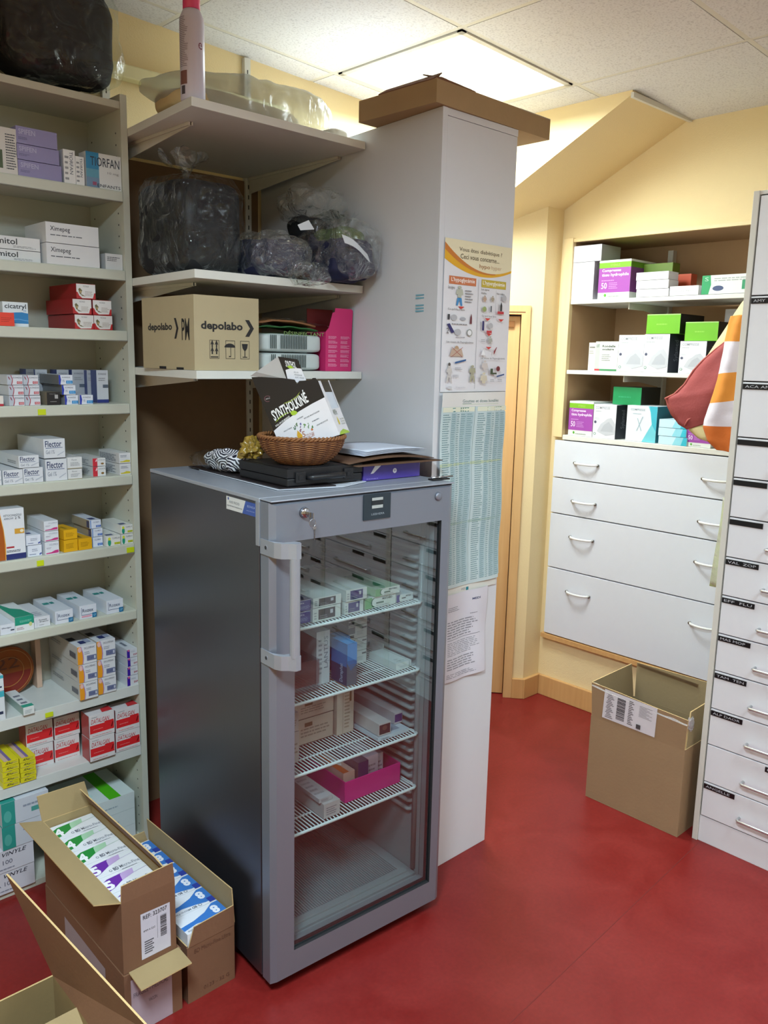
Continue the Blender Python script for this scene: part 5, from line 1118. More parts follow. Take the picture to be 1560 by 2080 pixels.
g.poly([sp(*p) for p in mid+topedge], M_SBK); g.poly([sp(*p) for p in [(480, 1420), (1235, 1190)]+mid[::-1]], M_SWH)
# the other walls, sheet thickness
def wall(a, b, c, d_, m1, m2=None): g.poly([a, b, c, d_], m1)
# thickness backing (inside of front)
ff = [sp(*p, .0012) for p in [(480, 1420), (1235, 1190)]+topedge]; g.poly(ff[::-1], M_INS)
g.poly([sp(480, 1420), sp(1235, 1190), sp(1235, 1190, D), sp(480, 1420, D)][::-1], M_SWH)
g.poly([sp(480, 1420, D), sp(1235, 1190, D), sp(1010, 640, D), sp(150, 640, D)], M_SWH)
g.poly([sp(70, 430), sp(480, 1420), sp(480, 1420, D), sp(150, 640, D)], M_SBK)
# right side with its window
def rs(u, v, e=0):   # u: 0 front .. 1 back, v: 0 bottom .. 1 top
    a = Vector(sp(1235, 1190)); b = Vector(sp(950, 480)); c = Vector(sp(1235, 1190, D)); p = a.lerp(b, v); q = c.lerp(Vector(sp(950, 480, D)), v); r_ = p.lerp(q, u); return tuple(r_+Vector(SY.ux)*e)
for a in ((0, 0, 1, .48), (0, .48, .22, 1), (.9, .48, 1, 1)): g.poly([rs(a[0], a[1]), rs(a[2], a[1]), rs(a[2], a[3]), rs(a[0], a[3])], M_SWH)
g.poly([rs(0, .0, .0006), rs(1, .0, .0006), rs(.9, .04, .0006), rs(.5, .09, .0006), rs(.15, .05, .0006)], M_LEAF)
put_text(g, lambda u, v: rs(.2+.35*u, .36+.1*v, .0006), 0, 0, 1, 1, 'WSVt', mat('4a5a2a', .5, name='sprig_print')); g.poly([rs(.32, .18, .0006), rs(.42, .18, .0006), rs(.44, .24, .0006), rs(.37, .34, .0006), rs(.3, .24, .0006)], mat('d8c23a', .4, name='oil_drop'))
for k in range(3): put_text(g, lambda u, v, k=k: rs(.58+.4*u, .26-.045*k+.028*v, .0006), 0, 0, .9, 1, ('GAULTHERIE', 'MONTAGNES', 'DOUCE')[k], mat('9aa08a', .5, name='pale_print'))
g.build('body', t)
g = G(); ca, sa = math.cos(R(27)), math.sin(R(27))
def tl_(X, Y, W_, H_, s, m, bold=0, ang=27):
    ca, sa = math.cos(R(ang)), math.sin(R(ang)); put_text(g, lambda u, v: sp(X+ca*u-sa*.8*v, Y-sa*u-ca*v, 0, .0008), 0, 0, W_, H_, s, m, 0, bold)
M_WTX = mat('f0f0f0', .4, name='white_print')
tl_(382, 1015, 520, 190, 'SYNTHOLKINÉ', M_WTX, .025, 30); tl_(398, 1088, 225, 26, 'ROLL-ON DE MASSAGE', M_WTX, .02, 36)
G2 = mat('55585c', .5, name='grey_print')
tl_(675, 995, 90, 17, 'LAVANDE', G2, .01, 27); tl_(770, 985, 225, 17, 'PIN DES MONTAGNES', G2, .01, 27); tl_(875, 1025, 100, 17, 'ROMARIN', G2, .01, 27); tl_(935, 1075, 165, 18, 'ORANGE DOUCE', G2, .01, 27); tl_(500, 1155, 120, 18, 'GAULTHÉRIE', G2, .01, 27)
M_COP = mat('b06a48', .5, name='copper_print')
tl_(750, 1225, 42, 78, '5', M_COP, 0, 15); tl_(800, 1205, 105, 26, 'HUILES', M_COP, 0, 17); tl_(720, 1285, 205, 26, 'ESSENTIELLES', M_COP, .01, 25); tl_(770, 1295, 160, 16, '100% NATURELLES', M_COP, 0, 22)
g.poly([sp(*p, 0, .0008) for p in [(585, 885), (630, 868), (665, 880), (680, 900), (650, 928), (615, 935), (592, 918)]], M_LEAF); g.poly([sp(*p, 0, .0008) for p in [(385, 1035), (440, 960), (520, 905), (590, 890), (520, 918), (445, 975)]], M_LEAF)
g.poly([sp(*p, 0, .0008) for p in [(495, 775), (590, 735), (665, 680), (715, 615), (680, 690), (600, 750), (520, 778)]], mat('8c9c3c', .4, name='olive_swoosh'))
g.tube([sp(285+42*math.cos(R(a)), 715+38*math.sin(R(a)), 0, .0006) for a in range(60, 330, 15)], .0006, mat('8a5a62', .5, name='ring_print'), n=5); tl_(262, 728, 60, 16, 'MERCK', mat('aaa6ac', .5, name='logo_print'), .02, 15)
dr_ = [(678, 1130), (672, 1200), (690, 1245), (720, 1255), (745, 1230), (745, 1195), (715, 1165)]; g.poly([sp(*p, 0, .0008) for p in dr_], mat('d9a83a', .3, name='amber_drop'))
rnd = random.Random(5)
for cx_, cy_, c_ in ((665, 1080, '4a7038'), (720, 1060, '6a64a0'), (770, 1070, '5c8c30'), (822, 1080, '6f9468'), (872, 1100, '48742c'), (715, 1130, '8c4a60'), (640, 1110, '3c6a40')):
    for k in range(6):
        a = rnd.uniform(0, 6.28); r_ = rnd.uniform(5, 24); x, y = cx_+r_*math.cos(a)*.5, cy_+r_*math.sin(a)*1.3
        g.poly([sp(x, y, 0, .0007+.00002*k), sp(x+8, y-7, 0, .0007+.00002*k), sp(x+4, y-22, 0, .0007+.00002*k), sp(x-6, y-10, 0, .0007+.00002*k)], mat(c_, .5, name='herb_print'))
g.poly([sp(872+14*math.cos(a*.63), 1120+14*math.sin(a*.63), 0, .001) for a in range(10)], mat('cc6a2c', .5, name='orange_print'))
g.build('print', t)
g = G()  # second carton sticking out of the first
D2 = .055
q = lambda X, Y, d: sp(X, Y, d)
g.poly([q(360, 155, .030), q(625, 195, .030), q(740, 470, .030), q(480, 470, .030)][::-1], M_SBK)
g.poly([sp(*p, .030, .0006) for p in [(463, 335), (520, 318), (600, 310), (675, 318), (740, 470), (665, 520), (490, 460)]][::-1], M_SWH)
g.sheet([sp(360, 155, .031), sp(480, 460, .031), sp(80, 415, -.012), sp(150, 360, -.01)], (.0006, .0006, 0), M_INS)
put_text(g, lambda u, v: sp(470+u-.2*v, 292-v+.15*u, .030, .0008), 0, 0, 140, 85, 'SYNTHOL', M_WTX, 0, .02)
g.poly([sp(*p, .030, .0009) for p in [(480, 290), (530, 272), (575, 310), (520, 318)]], M_LEAF); 
for k in range(3): put_text(g, lambda u, v, k=k: sp(575+u+9*k, 375-v+.1*u+34*k, .030, .0009), 0, 0, (60, 100, 120)[k], 20, ('ROLL-ON', 'MASSAGE', 'AUX 5 HUILES')[k], G2)
tag(g.build('display_carton'), 'smaller black and white display carton stuck inside the big one in the basket', 'carton')
# bag of black and white patterned cloth
def seigaiha():
    m, n, p = nt('black_white_wave_fabric'); L = n.links
    tc = n.nodes.new('ShaderNodeTexCoord'); v = n.nodes.new('ShaderNodeTexVoronoi'); v.inputs['Scale'].default_value = 22; v.inputs['Randomness'].default_value = .7
    ma = n.nodes.new('ShaderNodeMath'); ma.operation = 'MULTIPLY'; ma.inputs[1].default_value = 42
    si = n.nodes.new('ShaderNodeMath'); si.operation = 'SINE'; gt = n.nodes.new('ShaderNodeMath'); gt.operation = 'GREATER_THAN'; gt.inputs[1].default_value = .1
    mx = n.nodes.new('ShaderNodeMix'); mx.data_type = 'RGBA'; mx.inputs['A'].default_value = (*hexc('14162a'), 1); mx.inputs['B'].default_value = (*hexc('dcdce2'), 1)
    L.new(tc.outputs['Object'], v.inputs['Vector']); L.new(v.outputs['Distance'], ma.inputs[0]); L.new(ma.outputs[0], si.inputs[0]); L.new(si.outputs[0], gt.inputs[0]); L.new(gt.outputs[0], mx.inputs['Factor']); L.new(mx.outputs['Result'], p.inputs['Base Color'])
    p.inputs['Roughness'].default_value = .7; return m
t = thing('bagged_cloth', 'black and white patterned cloth in a clear bag on the fridge top beside the case', 'cloth', (1.262, 1.985, 1.2845), R(8))
g = G(); blob(g, (-.004, -.02, .029), (.040, .085, .028), seigaiha(), e=.8, amp=.012, fs=30, seed=61, nu=80, nv=50); g.build('cloth', t, smooth=True)
g = G(); blob(g, (0, .01, .026), (.048, .125, .026), M_FILM, e=.8, amp=.010, fs=16, seed=63, crease=.010, nu=90, nv=60); g.build('clear_bag', t, smooth=True)
M_YCEL = mat('8f742c', .18, var=.35, scale=60, bump=.6, bscale=60, spec=.8, name='yellow_cellophane')
g = G(); blob(g, (0, 0, .024), (.026, .032, .024), M_YCEL, e=.9, amp=.016, fs=34, seed=71, crease=.016, nu=80, nv=50); tag(g.build('crumpled_cellophane', loc=(1.252, 1.850, 1.332), smooth=True), 'crumpled yellow cellophane tucked behind the left of the wicker basket', 'wrapper')
# violet box and brown folders, papers
x0, y0 = 1.4575, 1.629
g = G(); vb = mat('4a3a94', .4, var=.03, name='violet_card'); w, d, h = .205, .16, .043
g.box(0, 0, 0, w, d, h, vb); deco(g, w, d, h, [('p', 'F', [(.12, .42), (.20, .95), (.32, .97), (.17, .45)], 'e8e6ee'), ('e', 'F', .54, .5, .035, .16, 'e8e6ee'), ('p', 'F', [(.53, .42), (.55, .5), (.535, .6)], '4a3a94'), ('l', 'F', .05, .1, .3, .2, 1, '8a80c0')])
tag(g.build('violet_box', loc=(x0, y0, 1.2795), rot=(0, 0, R(-2)), bev=.001), 'flat violet box with a small white clock mark beside the black case', 'box')
t = thing('card_folder', 'brown card folders bulging on the violet box', 'folder', (0, 0, 0)); M_BRN = mat('5a3f2c', .75, var=.1, name='brown_card')
for k, zz in enumerate((1.3245, 1.331)):
    g = G(); g.grid(lambda u, v, k=k, zz=zz: (1.415+.295*u-.02*k, 1.60+.015*k+.0*u+.19*v-.02*u, zz+.010*math.sin(math.pi*u)*(k)+.006*v*k), 12, 6, M_BRN); g.build('flap', t, smooth=True, solid=.002)
g = G()
for k in range(5):
    zz = 1.347+k*.0024; a = .05*k
    g.grid(lambda u, v, zz=zz, a=a, k=k: (1.455+.225*u+a*.05, 1.625+.20*v-.01*a, zz+.006*math.sin(2.6*u+a)-.004*u), 12, 5, mat('cfd6e4', .6, name='white_paper'))
tag(g.build('paper_stack', smooth=True, solid=.0006), 'loose white sheets on the brown folders at the back of the fridge top', 'papers')
t = thing('metal_clip', 'black and silver metal clip on the right front corner of the fridge top', 'clip', (1.625, 1.535, 1.2785), R(-8))
g = G(); g.box(-.0, 0, 0, .060, .022, .004, M_INK); g.build('base', t, bev=.001)
g = G(); g.tube([(.002, .008, .0065), (.072, .004, .0085)], .0022, M_STEEL, n=10); g.tube([(.018, .012, .0065), (.045, .010, .0075)], .0026, M_STEEL, n=10); g.build('pin', t, smooth=True)

# ------------------------------------------------------------------ flattened carton on the tall cabinet
zb = 2.2627
t = thing('flat_carton', 'shallow brown cardboard box with loose flaps on top of the tall white cabinet', 'carton', (1.690, 1.628, zb), R(1.2))
g = G(); M_TB = M_CARD; w, d, h = .51, .30, .058; th = .004
g.box(0, 0, 0, w, d, th, M_TB); g.box(0, 0, th, w, th, h, M_TB); g.box(0, d-th, th, w, d, h, M_TB); g.box(0, th, th, th, d-th, h, M_TB); g.box(w-th, th, th, w, d-th, h, M_TB); g.build('tray', t)
g = G(); g.sheet([(0, .01, h), (.03, .01, h+.02), (.10, .12, h+.026), (.03, .22, h+.018), (0, .22, h)], (0, 0, .003), M_CARDD)
g.build('flap', t); g = G(); g.sheet([(0, .0, h), (.02, .0, h+.004), (.03, .08, h+.03), (.10, .03, h+.012), (.16, .002, h+.0)], (0, 0, .003), M_CARDD); g.build('flap', t)
g = G(); g.sheet([(.36, .0, h-.002), (w, .0, h-.002), (w, .14, h+.006), (.36, .14, h+.006)], (0, 0, .003), mat('c9bfae', .8, name='worn_card_edge')); g.build('flap', t)

# ------------------------------------------------------------------ posters on the end of the tall cabinet
PF = Fr(0, 1.6365, 0)
def poster(name, label, cat, x0, x1, z0, z1, base, ds, off=.001, extra=None, curl=0):
    g = G(); w, h = x1-x0, z1-z0; g.box(0, 0, 0, w, .0006, h, mt(base)); deco(g, w, .0006, h, ds, .0002)
    if extra: extra(g, w, h)
    return tag(g.build(name, loc=(x0, 1.6365-off-.0006, z0)), label, cat)
arc = lambda f, n=16: [(i/n, f(i/n)) for i in range(n+1)]
up = lambda t: .955-.25*t**.0+.0-(.70*t-.52*t*t)*.62+.02    # upper edge of the curved band
cu = lambda t: .965-.42*t+.285*t*t; cl = lambda t: .895-.24*t+.03*t+.135*t*t
cu = lambda t: .974-.50*t+.372*t*t; cm = lambda t: .930-.43*t+.345*t*t; cl = lambda t: .869-.32*t+.281*t*t
RD = 'c8362e'; tri = lambda x, y: ('p', 'F', [(x-.045, y), (x+.045, y), (x, y-.018)], RD)
fig = lambda x, y, s, c: [('e', 'F', x, y+.055*s, .028*s, .010*s, c), ('p', 'F', [(x-.045*s, y+.042*s), (x+.045*s, y+.042*s), (x+.06*s, y+.005*s), (x+.03*s, y+.0*s), (x+.028*s, y-.02*s), (x-.028*s, y-.02*s), (x-.03*s, y), (x-.06*s, y+.005*s)], c)]
leg = lambda x, y, s, c: [('p', 'F', [(x-.03*s, y-.02*s), (x+.03*s, y-.02*s), (x+.045*s, y-.07*s), (x+.02*s, y-.07*s), (x, y-.03*s), (x-.02*s, y-.07*s), (x-.045*s, y-.07*s)], c)]
T6 = '4a443c'
pd = [('p', 'F', [(0, 1)]+[(t, cu(t)) for t in [i/16 for i in range(17)]]+[(1, 1)], 'e6dcba'),
      ('p', 'F', [(t, cu(t)) for t in [i/16 for i in range(17)]]+[(t, cl(t)) for t in [1-i/16 for i in range(17)]], 'e0a81c'), ('p', 'F', [(t, cu(t)) for t in [i/16 for i in range(13)]]+[(t, max(cm(t), cl(t))) for t in [.75-i/16 for i in range(13)]], 'c8772a'),
      ('t', 'F', .20, .922, .84, .955, 'Vous êtes diabétique ?', '6a5c44', 0, .01), ('t', 'F', .22, .882, .80, .914, 'Ceci vous concerne...', '6a5c44', 0, .01), ('t', 'F', .50, .828, .66, .862, 'hypo', 'a8784c', 0, .012), ('t', 'F', .68, .828, .84, .862, 'hyper', 'cdb08c'),
      ('r', 'F', .07, .712, .46, .764, 'c87448'), ('t', 'F', .10, .722, .44, .757, "L'hypoglycémie", 'f2e8e0', 0, .02), ('r', 'F', .54, .712, .92, .764, 'c3ad38'), ('t', 'F', .56, .722, .90, .757, "L'hyperglycémie", 'f2eee0', 0, .02),
      ('r', 'F', .495, .02, .499, .76, '9a9a9e'), ('t', 'F', .06, .675, .15, .70, 'Les signes', T6), ('t', 'F', .54, .688, .66, .704, 'Les signes', T6), ('t', 'F', .54, .666, .62, .680, 'Visibles', T6), ('t', 'F', .78, .672, .90, .686, 'Non visibles', T6)]
pd += fig(.22, .645, .9, 'b4b8a8')+leg(.22, .645, 1.0, '3a86c0')+[tri(.25, .57), ('l', 'F', .3, .60, .42, .69, 5, '8c8c90'), ('t', 'F', .06, .54, .30, .556, "Ce qu'il faut faire", T6), ('t', 'F', .06, .48, .09, .515, '1', '3a3a40'), ('e', 'F', .15, .495, .045, .02, 'b4b4b8'), ('e', 'F', .28, .49, .04, .012, 'a8acb4'), ('p', 'F', [(.38, .46), (.41, .46), (.41, .5), (.4, .53), (.385, .5)], '6a2a34'), ('l', 'F', .12, .45, .42, .465, 1, '8c8c90'),
      ('t', 'F', .05, .39, .08, .425, '2', '3a3a40'), ('p', 'F', [(.05, .45), (.09, .455), (.16, .40), (.12, .39)], '2c2a66'), ('e', 'F', .21, .40, .045, .022, 'b4b4b8'), ('e', 'F', .38, .40, .04, .024, '8c9088'), ('e', 'F', .38, .40, .03, .018, 'e8e8ea'), ('l', 'F', .18, .365, .36, .375, 1, '8c8c90'),
      ('t', 'F', .05, .325, .44, .342, "Les causes de l'hypoglycémie", T6), ('e', 'F', .2, .29, .03, .02, 'b89878'), ('p', 'F', [(.1, .24), (.3, .24), (.27, .29), (.13, .29)], 'c0a894'), ('p', 'F', [(.12, .235), (.13, .235), (.29, .30), (.28, .30)], 'a04a40'), ('p', 'F', [(.28, .235), (.29, .235), (.13, .30), (.12, .30)], 'a04a40'),
      ('p', 'F', [(.18, .19), (.34, .21), (.34, .222), (.18, .202)], '2a5a90'), ('e', 'F', .1, .185, .018, .012, '5a5450')]+fig(.1, .13, .7, 'c4c0bc')+leg(.1, .13, .9, 'c4c0bc')+fig(.44, .13, .8, 'a8a68c')+leg(.44, .13, .9, 'a8a68c')+[('l', 'F', .18, .15, .3, .17, 2, '9a9a9e'), ('l', 'F', .15, .10, .26, .12, 2, '9a9a9e'), ('e', 'F', .11, .03, .035, .010, 'c9c9cd'), ('t', 'F', .2, .025, .34, .036, 'Diagnostics', 'a9a9ae')]
pd += fig(.58, .625, .5, 'b89c88')+fig(.70, .63, .45, 'a89c88')+[('e', 'F', .58, .565, .03, .018, '98a868'), ('r', 'F', .67, .55, .69, .59, '5a6068'), ('r', 'F', .745, .53, .748, .70, 'a0a0a4'), ('e', 'F', .88, .65, .035, .022, 'b4b4b8'), ('p', 'F', [(.82, .56), (.85, .56), (.85, .6), (.835, .625), (.82, .6)], '2c2c30'), ('r', 'F', .78, .54, .88, .558, 'c0303a'), ('t', 'F', .54, .51, .76, .526, "Ce qu'il faut faire", T6), tri(.63, .505), tri(.84, .505), ('r', 'F', .55, .42, .58, .485, '2c2a66'),
      ('e', 'F', .68, .455, .035, .02, 'b4b4b8'), ('r', 'F', .62, .405, .70, .422, 'c0303a'), tri(.66, .402), ('l', 'F', .54, .345, .62, .365, 2, '8c8c90')]+fig(.68, .345, .6, 'a8a8a0')+[tri(.66, .31), ('p', 'F', [(.54, .25), (.62, .25), (.58, .30)], 'c9c9cc'), ('p', 'F', [(.545, .253), (.615, .253), (.58, .294)], 'ececee'), ('p', 'F', [(.74, .255), (.76, .27), (.79, .31), (.78, .31), (.74, .28)], '8a3038'), ('t', 'F', .54, .222, .92, .238, "Les causes de l'hyperglycémie", T6)]+fig(.61, .165, .8, 'cfc6c0')+[('r', 'F', .70, .12, .74, .16, '3c4c30'), ('r', 'F', .70, .12, .80, .132, '3c4c30'), ('e', 'F', .82, .16, .03, .018, '6a2028')]+fig(.60, .075, .9, 'cfc6b0')+[('p', 'F', [(.80, .10), (.92, .115), (.92, .125), (.80, .11)], '2a4a80'), ('l', 'F', .70, .07, .78, .09, 2, '9a9a9e'), ('l', 'F', .82, .07, .9, .09, 2, '9a9a9e')]
poster('health_poster', 'tall diabetes information poster with a yellow curved header, uppermost on the cabinet end', 'poster', 1.7475, 2.0405, 1.510, 1.930, 'dfdee2', pd, off=.0022)
def table(g, w, h): pass
ch = [('r', 'F', 0, .93, 1, 1, 'dddcd8'), ('t', 'F', .32, .950, .88, .965, 'Gouttes et doses buvables', '3f6a66', 0, .01, .15), ('r', 'F', .32, .939, .88, .943, 'c8d0c0'), ('r', 'F', .32, .943, .45, .946, '8a9a98')]
for k, a in enumerate((0, .52)):
    ch += [('r', 'F', a+.02, .905, a+.50, .928, 'dfe2cc')]+[('r', 'F', a+.17, .905, a+.22, .925, '1d6f6c'), ('r', 'F', a+.29, .905, a+.42, .925, '1d6f6c'), ('t', 'F', a+.18, .909, a+.21, .922, '1', 'd8ecea'), ('t', 'F', a+.30, .909, a+.41, .922, 'NOMBRE', 'd8ecea')]
    ch += [('r', 'F', a+c_, .02, a+c_+w_, .90, 'a9c1c6') for c_, w_ in ((.16, .075), (.305, .085), (.395, .095))]
    for c0, c1, nn in ((.03, .15, 78), (.17, .23, 80), (.25, .29, 80), (.31, .38, 80), (.40, .48, 80)):
        ch += [('l', 'F', a+c0, .02, a+c1, .90, nn, '7a9a9e')]
    ch += [('r', 'F', a+.16, .02, a+.163, .9, '8fb0b2'), ('r', 'F', a+.24, .02, a+.2425, .9, '8fb0b2'), ('r', 'F', a+.39, .02, a+.3925, .9, '8fb0b2')]
ch += [('r', 'F', .505, .02, .509, .93, '6a8a8c'), ('r', 'F', 0, .635, 1, .65, 'b9c8a8'), ('r', 'F', 0, .33, 1, .345, 'a9c0b8')]
def wavy(name, label, x0, x1, z0, z1, base, ds, off):
    """long sheet of paper that buckles slightly away from the panel"""
    g = G(); w, h = x1-x0, z1-z0; deco(g, w, 0, h, [('r', 'F', 0, 0, 1, 1, base)]+ds, 0)
    bm = bmesh.new(); me = bpy.data.meshes.new('tmp')
    g2 = G(); g2.ms = g.ms
    # cut into rows by clamping: apply displacement to vertices
    f = lambda x, zz: .0030*math.sin(x/w*9+zz*3)+.0028*math.sin(zz*24+x*8)+.0045
    bb = G(); bb.grid(lambda u, v: (w*u, -f(w*u, h*v), h*v), 40, 120, mt(base))
    k = 0
    for fc, mi_ in zip(g.f, g.m):
        if mi_ == 0 and len(fc) == 4 and fc[0] == 0: continue
        pts = [g.v[i] for i in fc]
        xs = [p[0] for p in pts]; zs_ = [p[2] for p in pts]; dx, dz = max(xs)-min(xs), max(zs_)-min(zs_)
        if len(pts) == 4 and (dx > .03 or dz > .03) and all(p[0] in (xs[0], xs[2]) for p in pts):
            xa, za, e_ = min(xs), min(zs_), .0004 if dx*dz > .002 else .0005
            bb.grid(lambda u, v: (xa+dx*u, -f(xa+dx*u, za+dz*v)-e_, za+dz*v), max(1, int(dx/.008)), max(1, int(dz/.006)), g.ms[mi_]); continue
        bb.poly([(p[0], -f(p[0], p[2])-.0005, p[2]) for p in pts], g.ms[mi_])
    o = bb.build(name, loc=(x0, 1.6365-off-.002, z0)); bm.free(); return tag(o, label, 'poster')
wavy('dosage_chart', 'long pale blue-green dosage chart with fine columns, under the yellow-headed poster', 1.7475, 2.036, .925, 1.508, 'c2d3d4', ch, .0005)
lt = [('t', 'F', .62, .88, .80, .905, 'MEDI', '34406a', 0, .02), ('l', 'F', .05, .80, .35, .86, 3, '8c8c94'), ('l', 'F', .6, .72, .8, .74, 1, '8c8c94'), ('l', 'F', .05, .50, .82, .70, 7, '8a8a92'), ('r', 'F', .05, .475, .85, .48, '6a6a74'), ('l', 'F', .05, .30, .85, .46, 8, '9a9aa2'), ('l', 'F', .05, .14, .82, .28, 5, '8c8c94'), ('l', 'F', .05, .04, .85, .10, 3, '9a9aa2')]
wavy('letter_sheet', 'white typed letter taped to the cabinet end below the dosage chart', 1.800, 1.990, .625, .905, 'd6d4dc', lt, .0006)
g = G(); g.box(0, 0, 0, .24, .0006, .022, mat('d9d8cf', .4, name='chart_footer')); put_text(g, lambda u, v: (.075+u, -.0004, .005+v), 0, 0, .018, .009, 'ocp', mat('7a8088', .5, name='grey_logo')); g.box(.097, -.0006, .004, .108, 0, .014, mat('1f7f8c', .5, name='teal_logo'))
tag(g.build('chart_footer', loc=(1.793, 1.6355-.004, .902)), 'narrow cream strip with a small teal logo between the chart and the letter', 'strip')
# ------------------------------------------------------------------ open cartons
def carton_text(g, P, u0, v0, u1, v1, s, m=M_INK, **k): put_text(g, P, u0, v0, u1, v1, s, m, **k)
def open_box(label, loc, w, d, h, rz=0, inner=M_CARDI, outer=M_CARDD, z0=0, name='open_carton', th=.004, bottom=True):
    t = thing(name, label, 'carton', loc, rz)
    g = G()
    if bottom: g.box(0, 0, z0, w, d, z0+th, outer, {'T': inner})
    g.box(0, 0, z0+th, w, th, h, outer, {'K': inner, 'T': M_EDGE}); g.box(0, d-th, z0+th, w, d, h, outer, {'F': inner, 'T': M_EDGE})
    g.box(0, th, z0+th, th, d-th, h, outer, {'R': inner, 'T': M_EDGE}); g.box(w-th, th, z0+th, w, d-th, h, outer, {'L': inner, 'T': M_EDGE})
    return t, g
def flap(t, pts, tv, m1, m2, nm='flap'):
    g = G(); g.sheet(pts, tv, m1, m2, M_EDGE); return g.build(nm, t)
# lower carton and, on it, the carton of needle boxes
ax, ay, aw, ad = .757, 1.655, .137, .463
t, g = open_box('brown carton on the floor with a white label, under the carton of needle boxes', (ax-.002, ay-.004, 0), aw+.012, ad+.004, .165)
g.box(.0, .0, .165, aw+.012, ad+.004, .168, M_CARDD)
P = lambda u, v: (u, -.0006, v)
g.poly([P(.016, .001), P(.122, .001), P(.122, .148), P(.016, .150)], mat('a9979f', .5, name='pale_label'))
P2_ = lambda u, v: (u, -.0010, v)
put_text(g, P2_, .022, .100, .112, .112, 'FRAGILE - MEDICAL', mat('5a5058', .5)); put_text(g, P2_, .060, .070, .082, .079, 'VACCIN', mat('5a5058', .5))
PL = lambda u, v: (-.0006, u, v)
g.poly([PL(.10, .03), PL(.34, .02), PL(.34, .14), PL(.10, .13)], mat('9c939a', .5, name='film_label'))
g.build('walls', t)
NB = thing('open_carton', 'long narrow open carton filled with green and violet needle boxes, beside the shelving unit', 'carton', (ax, ay, .1695))
g = G(); th = .003; h = .184; w, d = aw, ad
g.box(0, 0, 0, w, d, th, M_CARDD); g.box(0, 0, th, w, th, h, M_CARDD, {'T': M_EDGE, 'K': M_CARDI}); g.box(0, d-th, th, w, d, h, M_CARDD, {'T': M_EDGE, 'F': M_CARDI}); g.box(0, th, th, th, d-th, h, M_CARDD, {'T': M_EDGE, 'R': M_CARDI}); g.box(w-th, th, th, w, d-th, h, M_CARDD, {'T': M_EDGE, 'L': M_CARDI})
g.build('walls', NB)
lb = G(); F_ = lambda u, v: (u, -.0006, v); lb.poly([F_(.046, .016), (F_(.122, .016)), F_(.122, .134), F_(.046, .136)], mat('c9c6d0', .45, name='white_label'))
F2_ = lambda u, v: (u, -.0010, v); put_text(lb, F2_, .052, .119, .114, .130, 'REF: 323707', M_INK, 0, .01)
deco_ = [(.052, .104, .085, .107), (.052, .095, .078, .098)]
rnd = random.Random(9); zz = .055
put_text(lb, F2_, .052, .086, .082, .091, '4MM X 32G', M_INK)
while zz < .112: 
    q_ = rnd.choice((.0008, .0016, .0024)); lb.poly([F2_(.096, zz), F2_(.112, zz), F2_(.112, zz+q_), F2_(.096, zz+q_)], M_INK); zz += q_+rnd.choice((.001, .0018))
for k in range(6): lb.poly([F2_(.054, .028+k*.006), F2_(.074+.004*(k % 2), .028+k*.006), F2_(.074+.004*(k % 2), .031+k*.006), F2_(.054, .031+k*.006)], mat('5a5860', .5))
lb.poly([F2_(.088, .055), F2_(.0885, .055), F2_(.0885, .115), F2_(.088, .115)], M_INK)
lb.build('address_label', NB)
flap(NB, [(0, th, h), (0, d, h), (-.052, d+.022, h+.004), (-.052, .03, h+.004)], (0, 0, .003), M_CARDI, M_CARDI)           # left flap, folded out
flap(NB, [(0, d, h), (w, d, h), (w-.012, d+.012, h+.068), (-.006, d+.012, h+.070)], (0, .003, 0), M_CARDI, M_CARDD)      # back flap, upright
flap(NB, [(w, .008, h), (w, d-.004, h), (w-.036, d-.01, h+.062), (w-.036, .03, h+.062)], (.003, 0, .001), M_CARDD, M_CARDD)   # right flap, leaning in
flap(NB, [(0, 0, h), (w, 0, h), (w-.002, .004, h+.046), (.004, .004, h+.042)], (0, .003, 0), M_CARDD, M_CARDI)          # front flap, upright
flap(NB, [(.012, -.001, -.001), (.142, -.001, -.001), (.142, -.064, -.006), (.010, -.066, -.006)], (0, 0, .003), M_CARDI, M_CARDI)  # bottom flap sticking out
# the needle boxes standing in it
def needle_face(num, c1, c2):
    W_ = 'e4e6ea'
    ds = [('p', 'T', [(0, .10), (.0, .62), (.2, .82), (.5, .86), (1, .94), (1, .70), (.7, .62), (.4, .44), (.2, .22)], c1), ('p', 'T', [(.42, .452), (.7, .626), (1, .706), (1, .936), (.5, .856), (.46, .8)], c2), ('p', 'T', [(.70, .63), (1, .706), (1, .93), (.74, .89)], 'dfe3e6')]
    if num: ds += [('t', 'T', .07, .20, .24, .72, num, 'f2f2f4', 0, .05)]
    ds += [('e', 'T', .38, .16, .03, .07, '8a8f9a'), ('e', 'T', .38, .16, .018, .042, 'e4e6ea'), ('t', 'T', .44, .08, .54, .26, 'BD', '55596a', 0, .02), ('t', 'T', .57, .10, .98, .27, 'Micro-Fine', '9a9ea8', 0, .01), ('l', 'T', .57, -.02, .9, .05, 1, 'b4b8c0')]
    return ds
n = 6; pitch = .0755
kinds = [('5', '6a2fa0', 'c3a9d8'), ('5', '6a2fa0', 'c3a9d8'), ('5', '6a2fa0', 'c3a9d8'), ('4', '1f8a3c', 'a8d2b0'), ('4', '1f8a3c', 'a8d2b0'), ('4', '1f8a3c', 'a8d2b0')]
pos = ['nearest the label', 'second from the label', 'third from the label', 'fourth from the label', 'fifth from the label', 'farthest from the label']
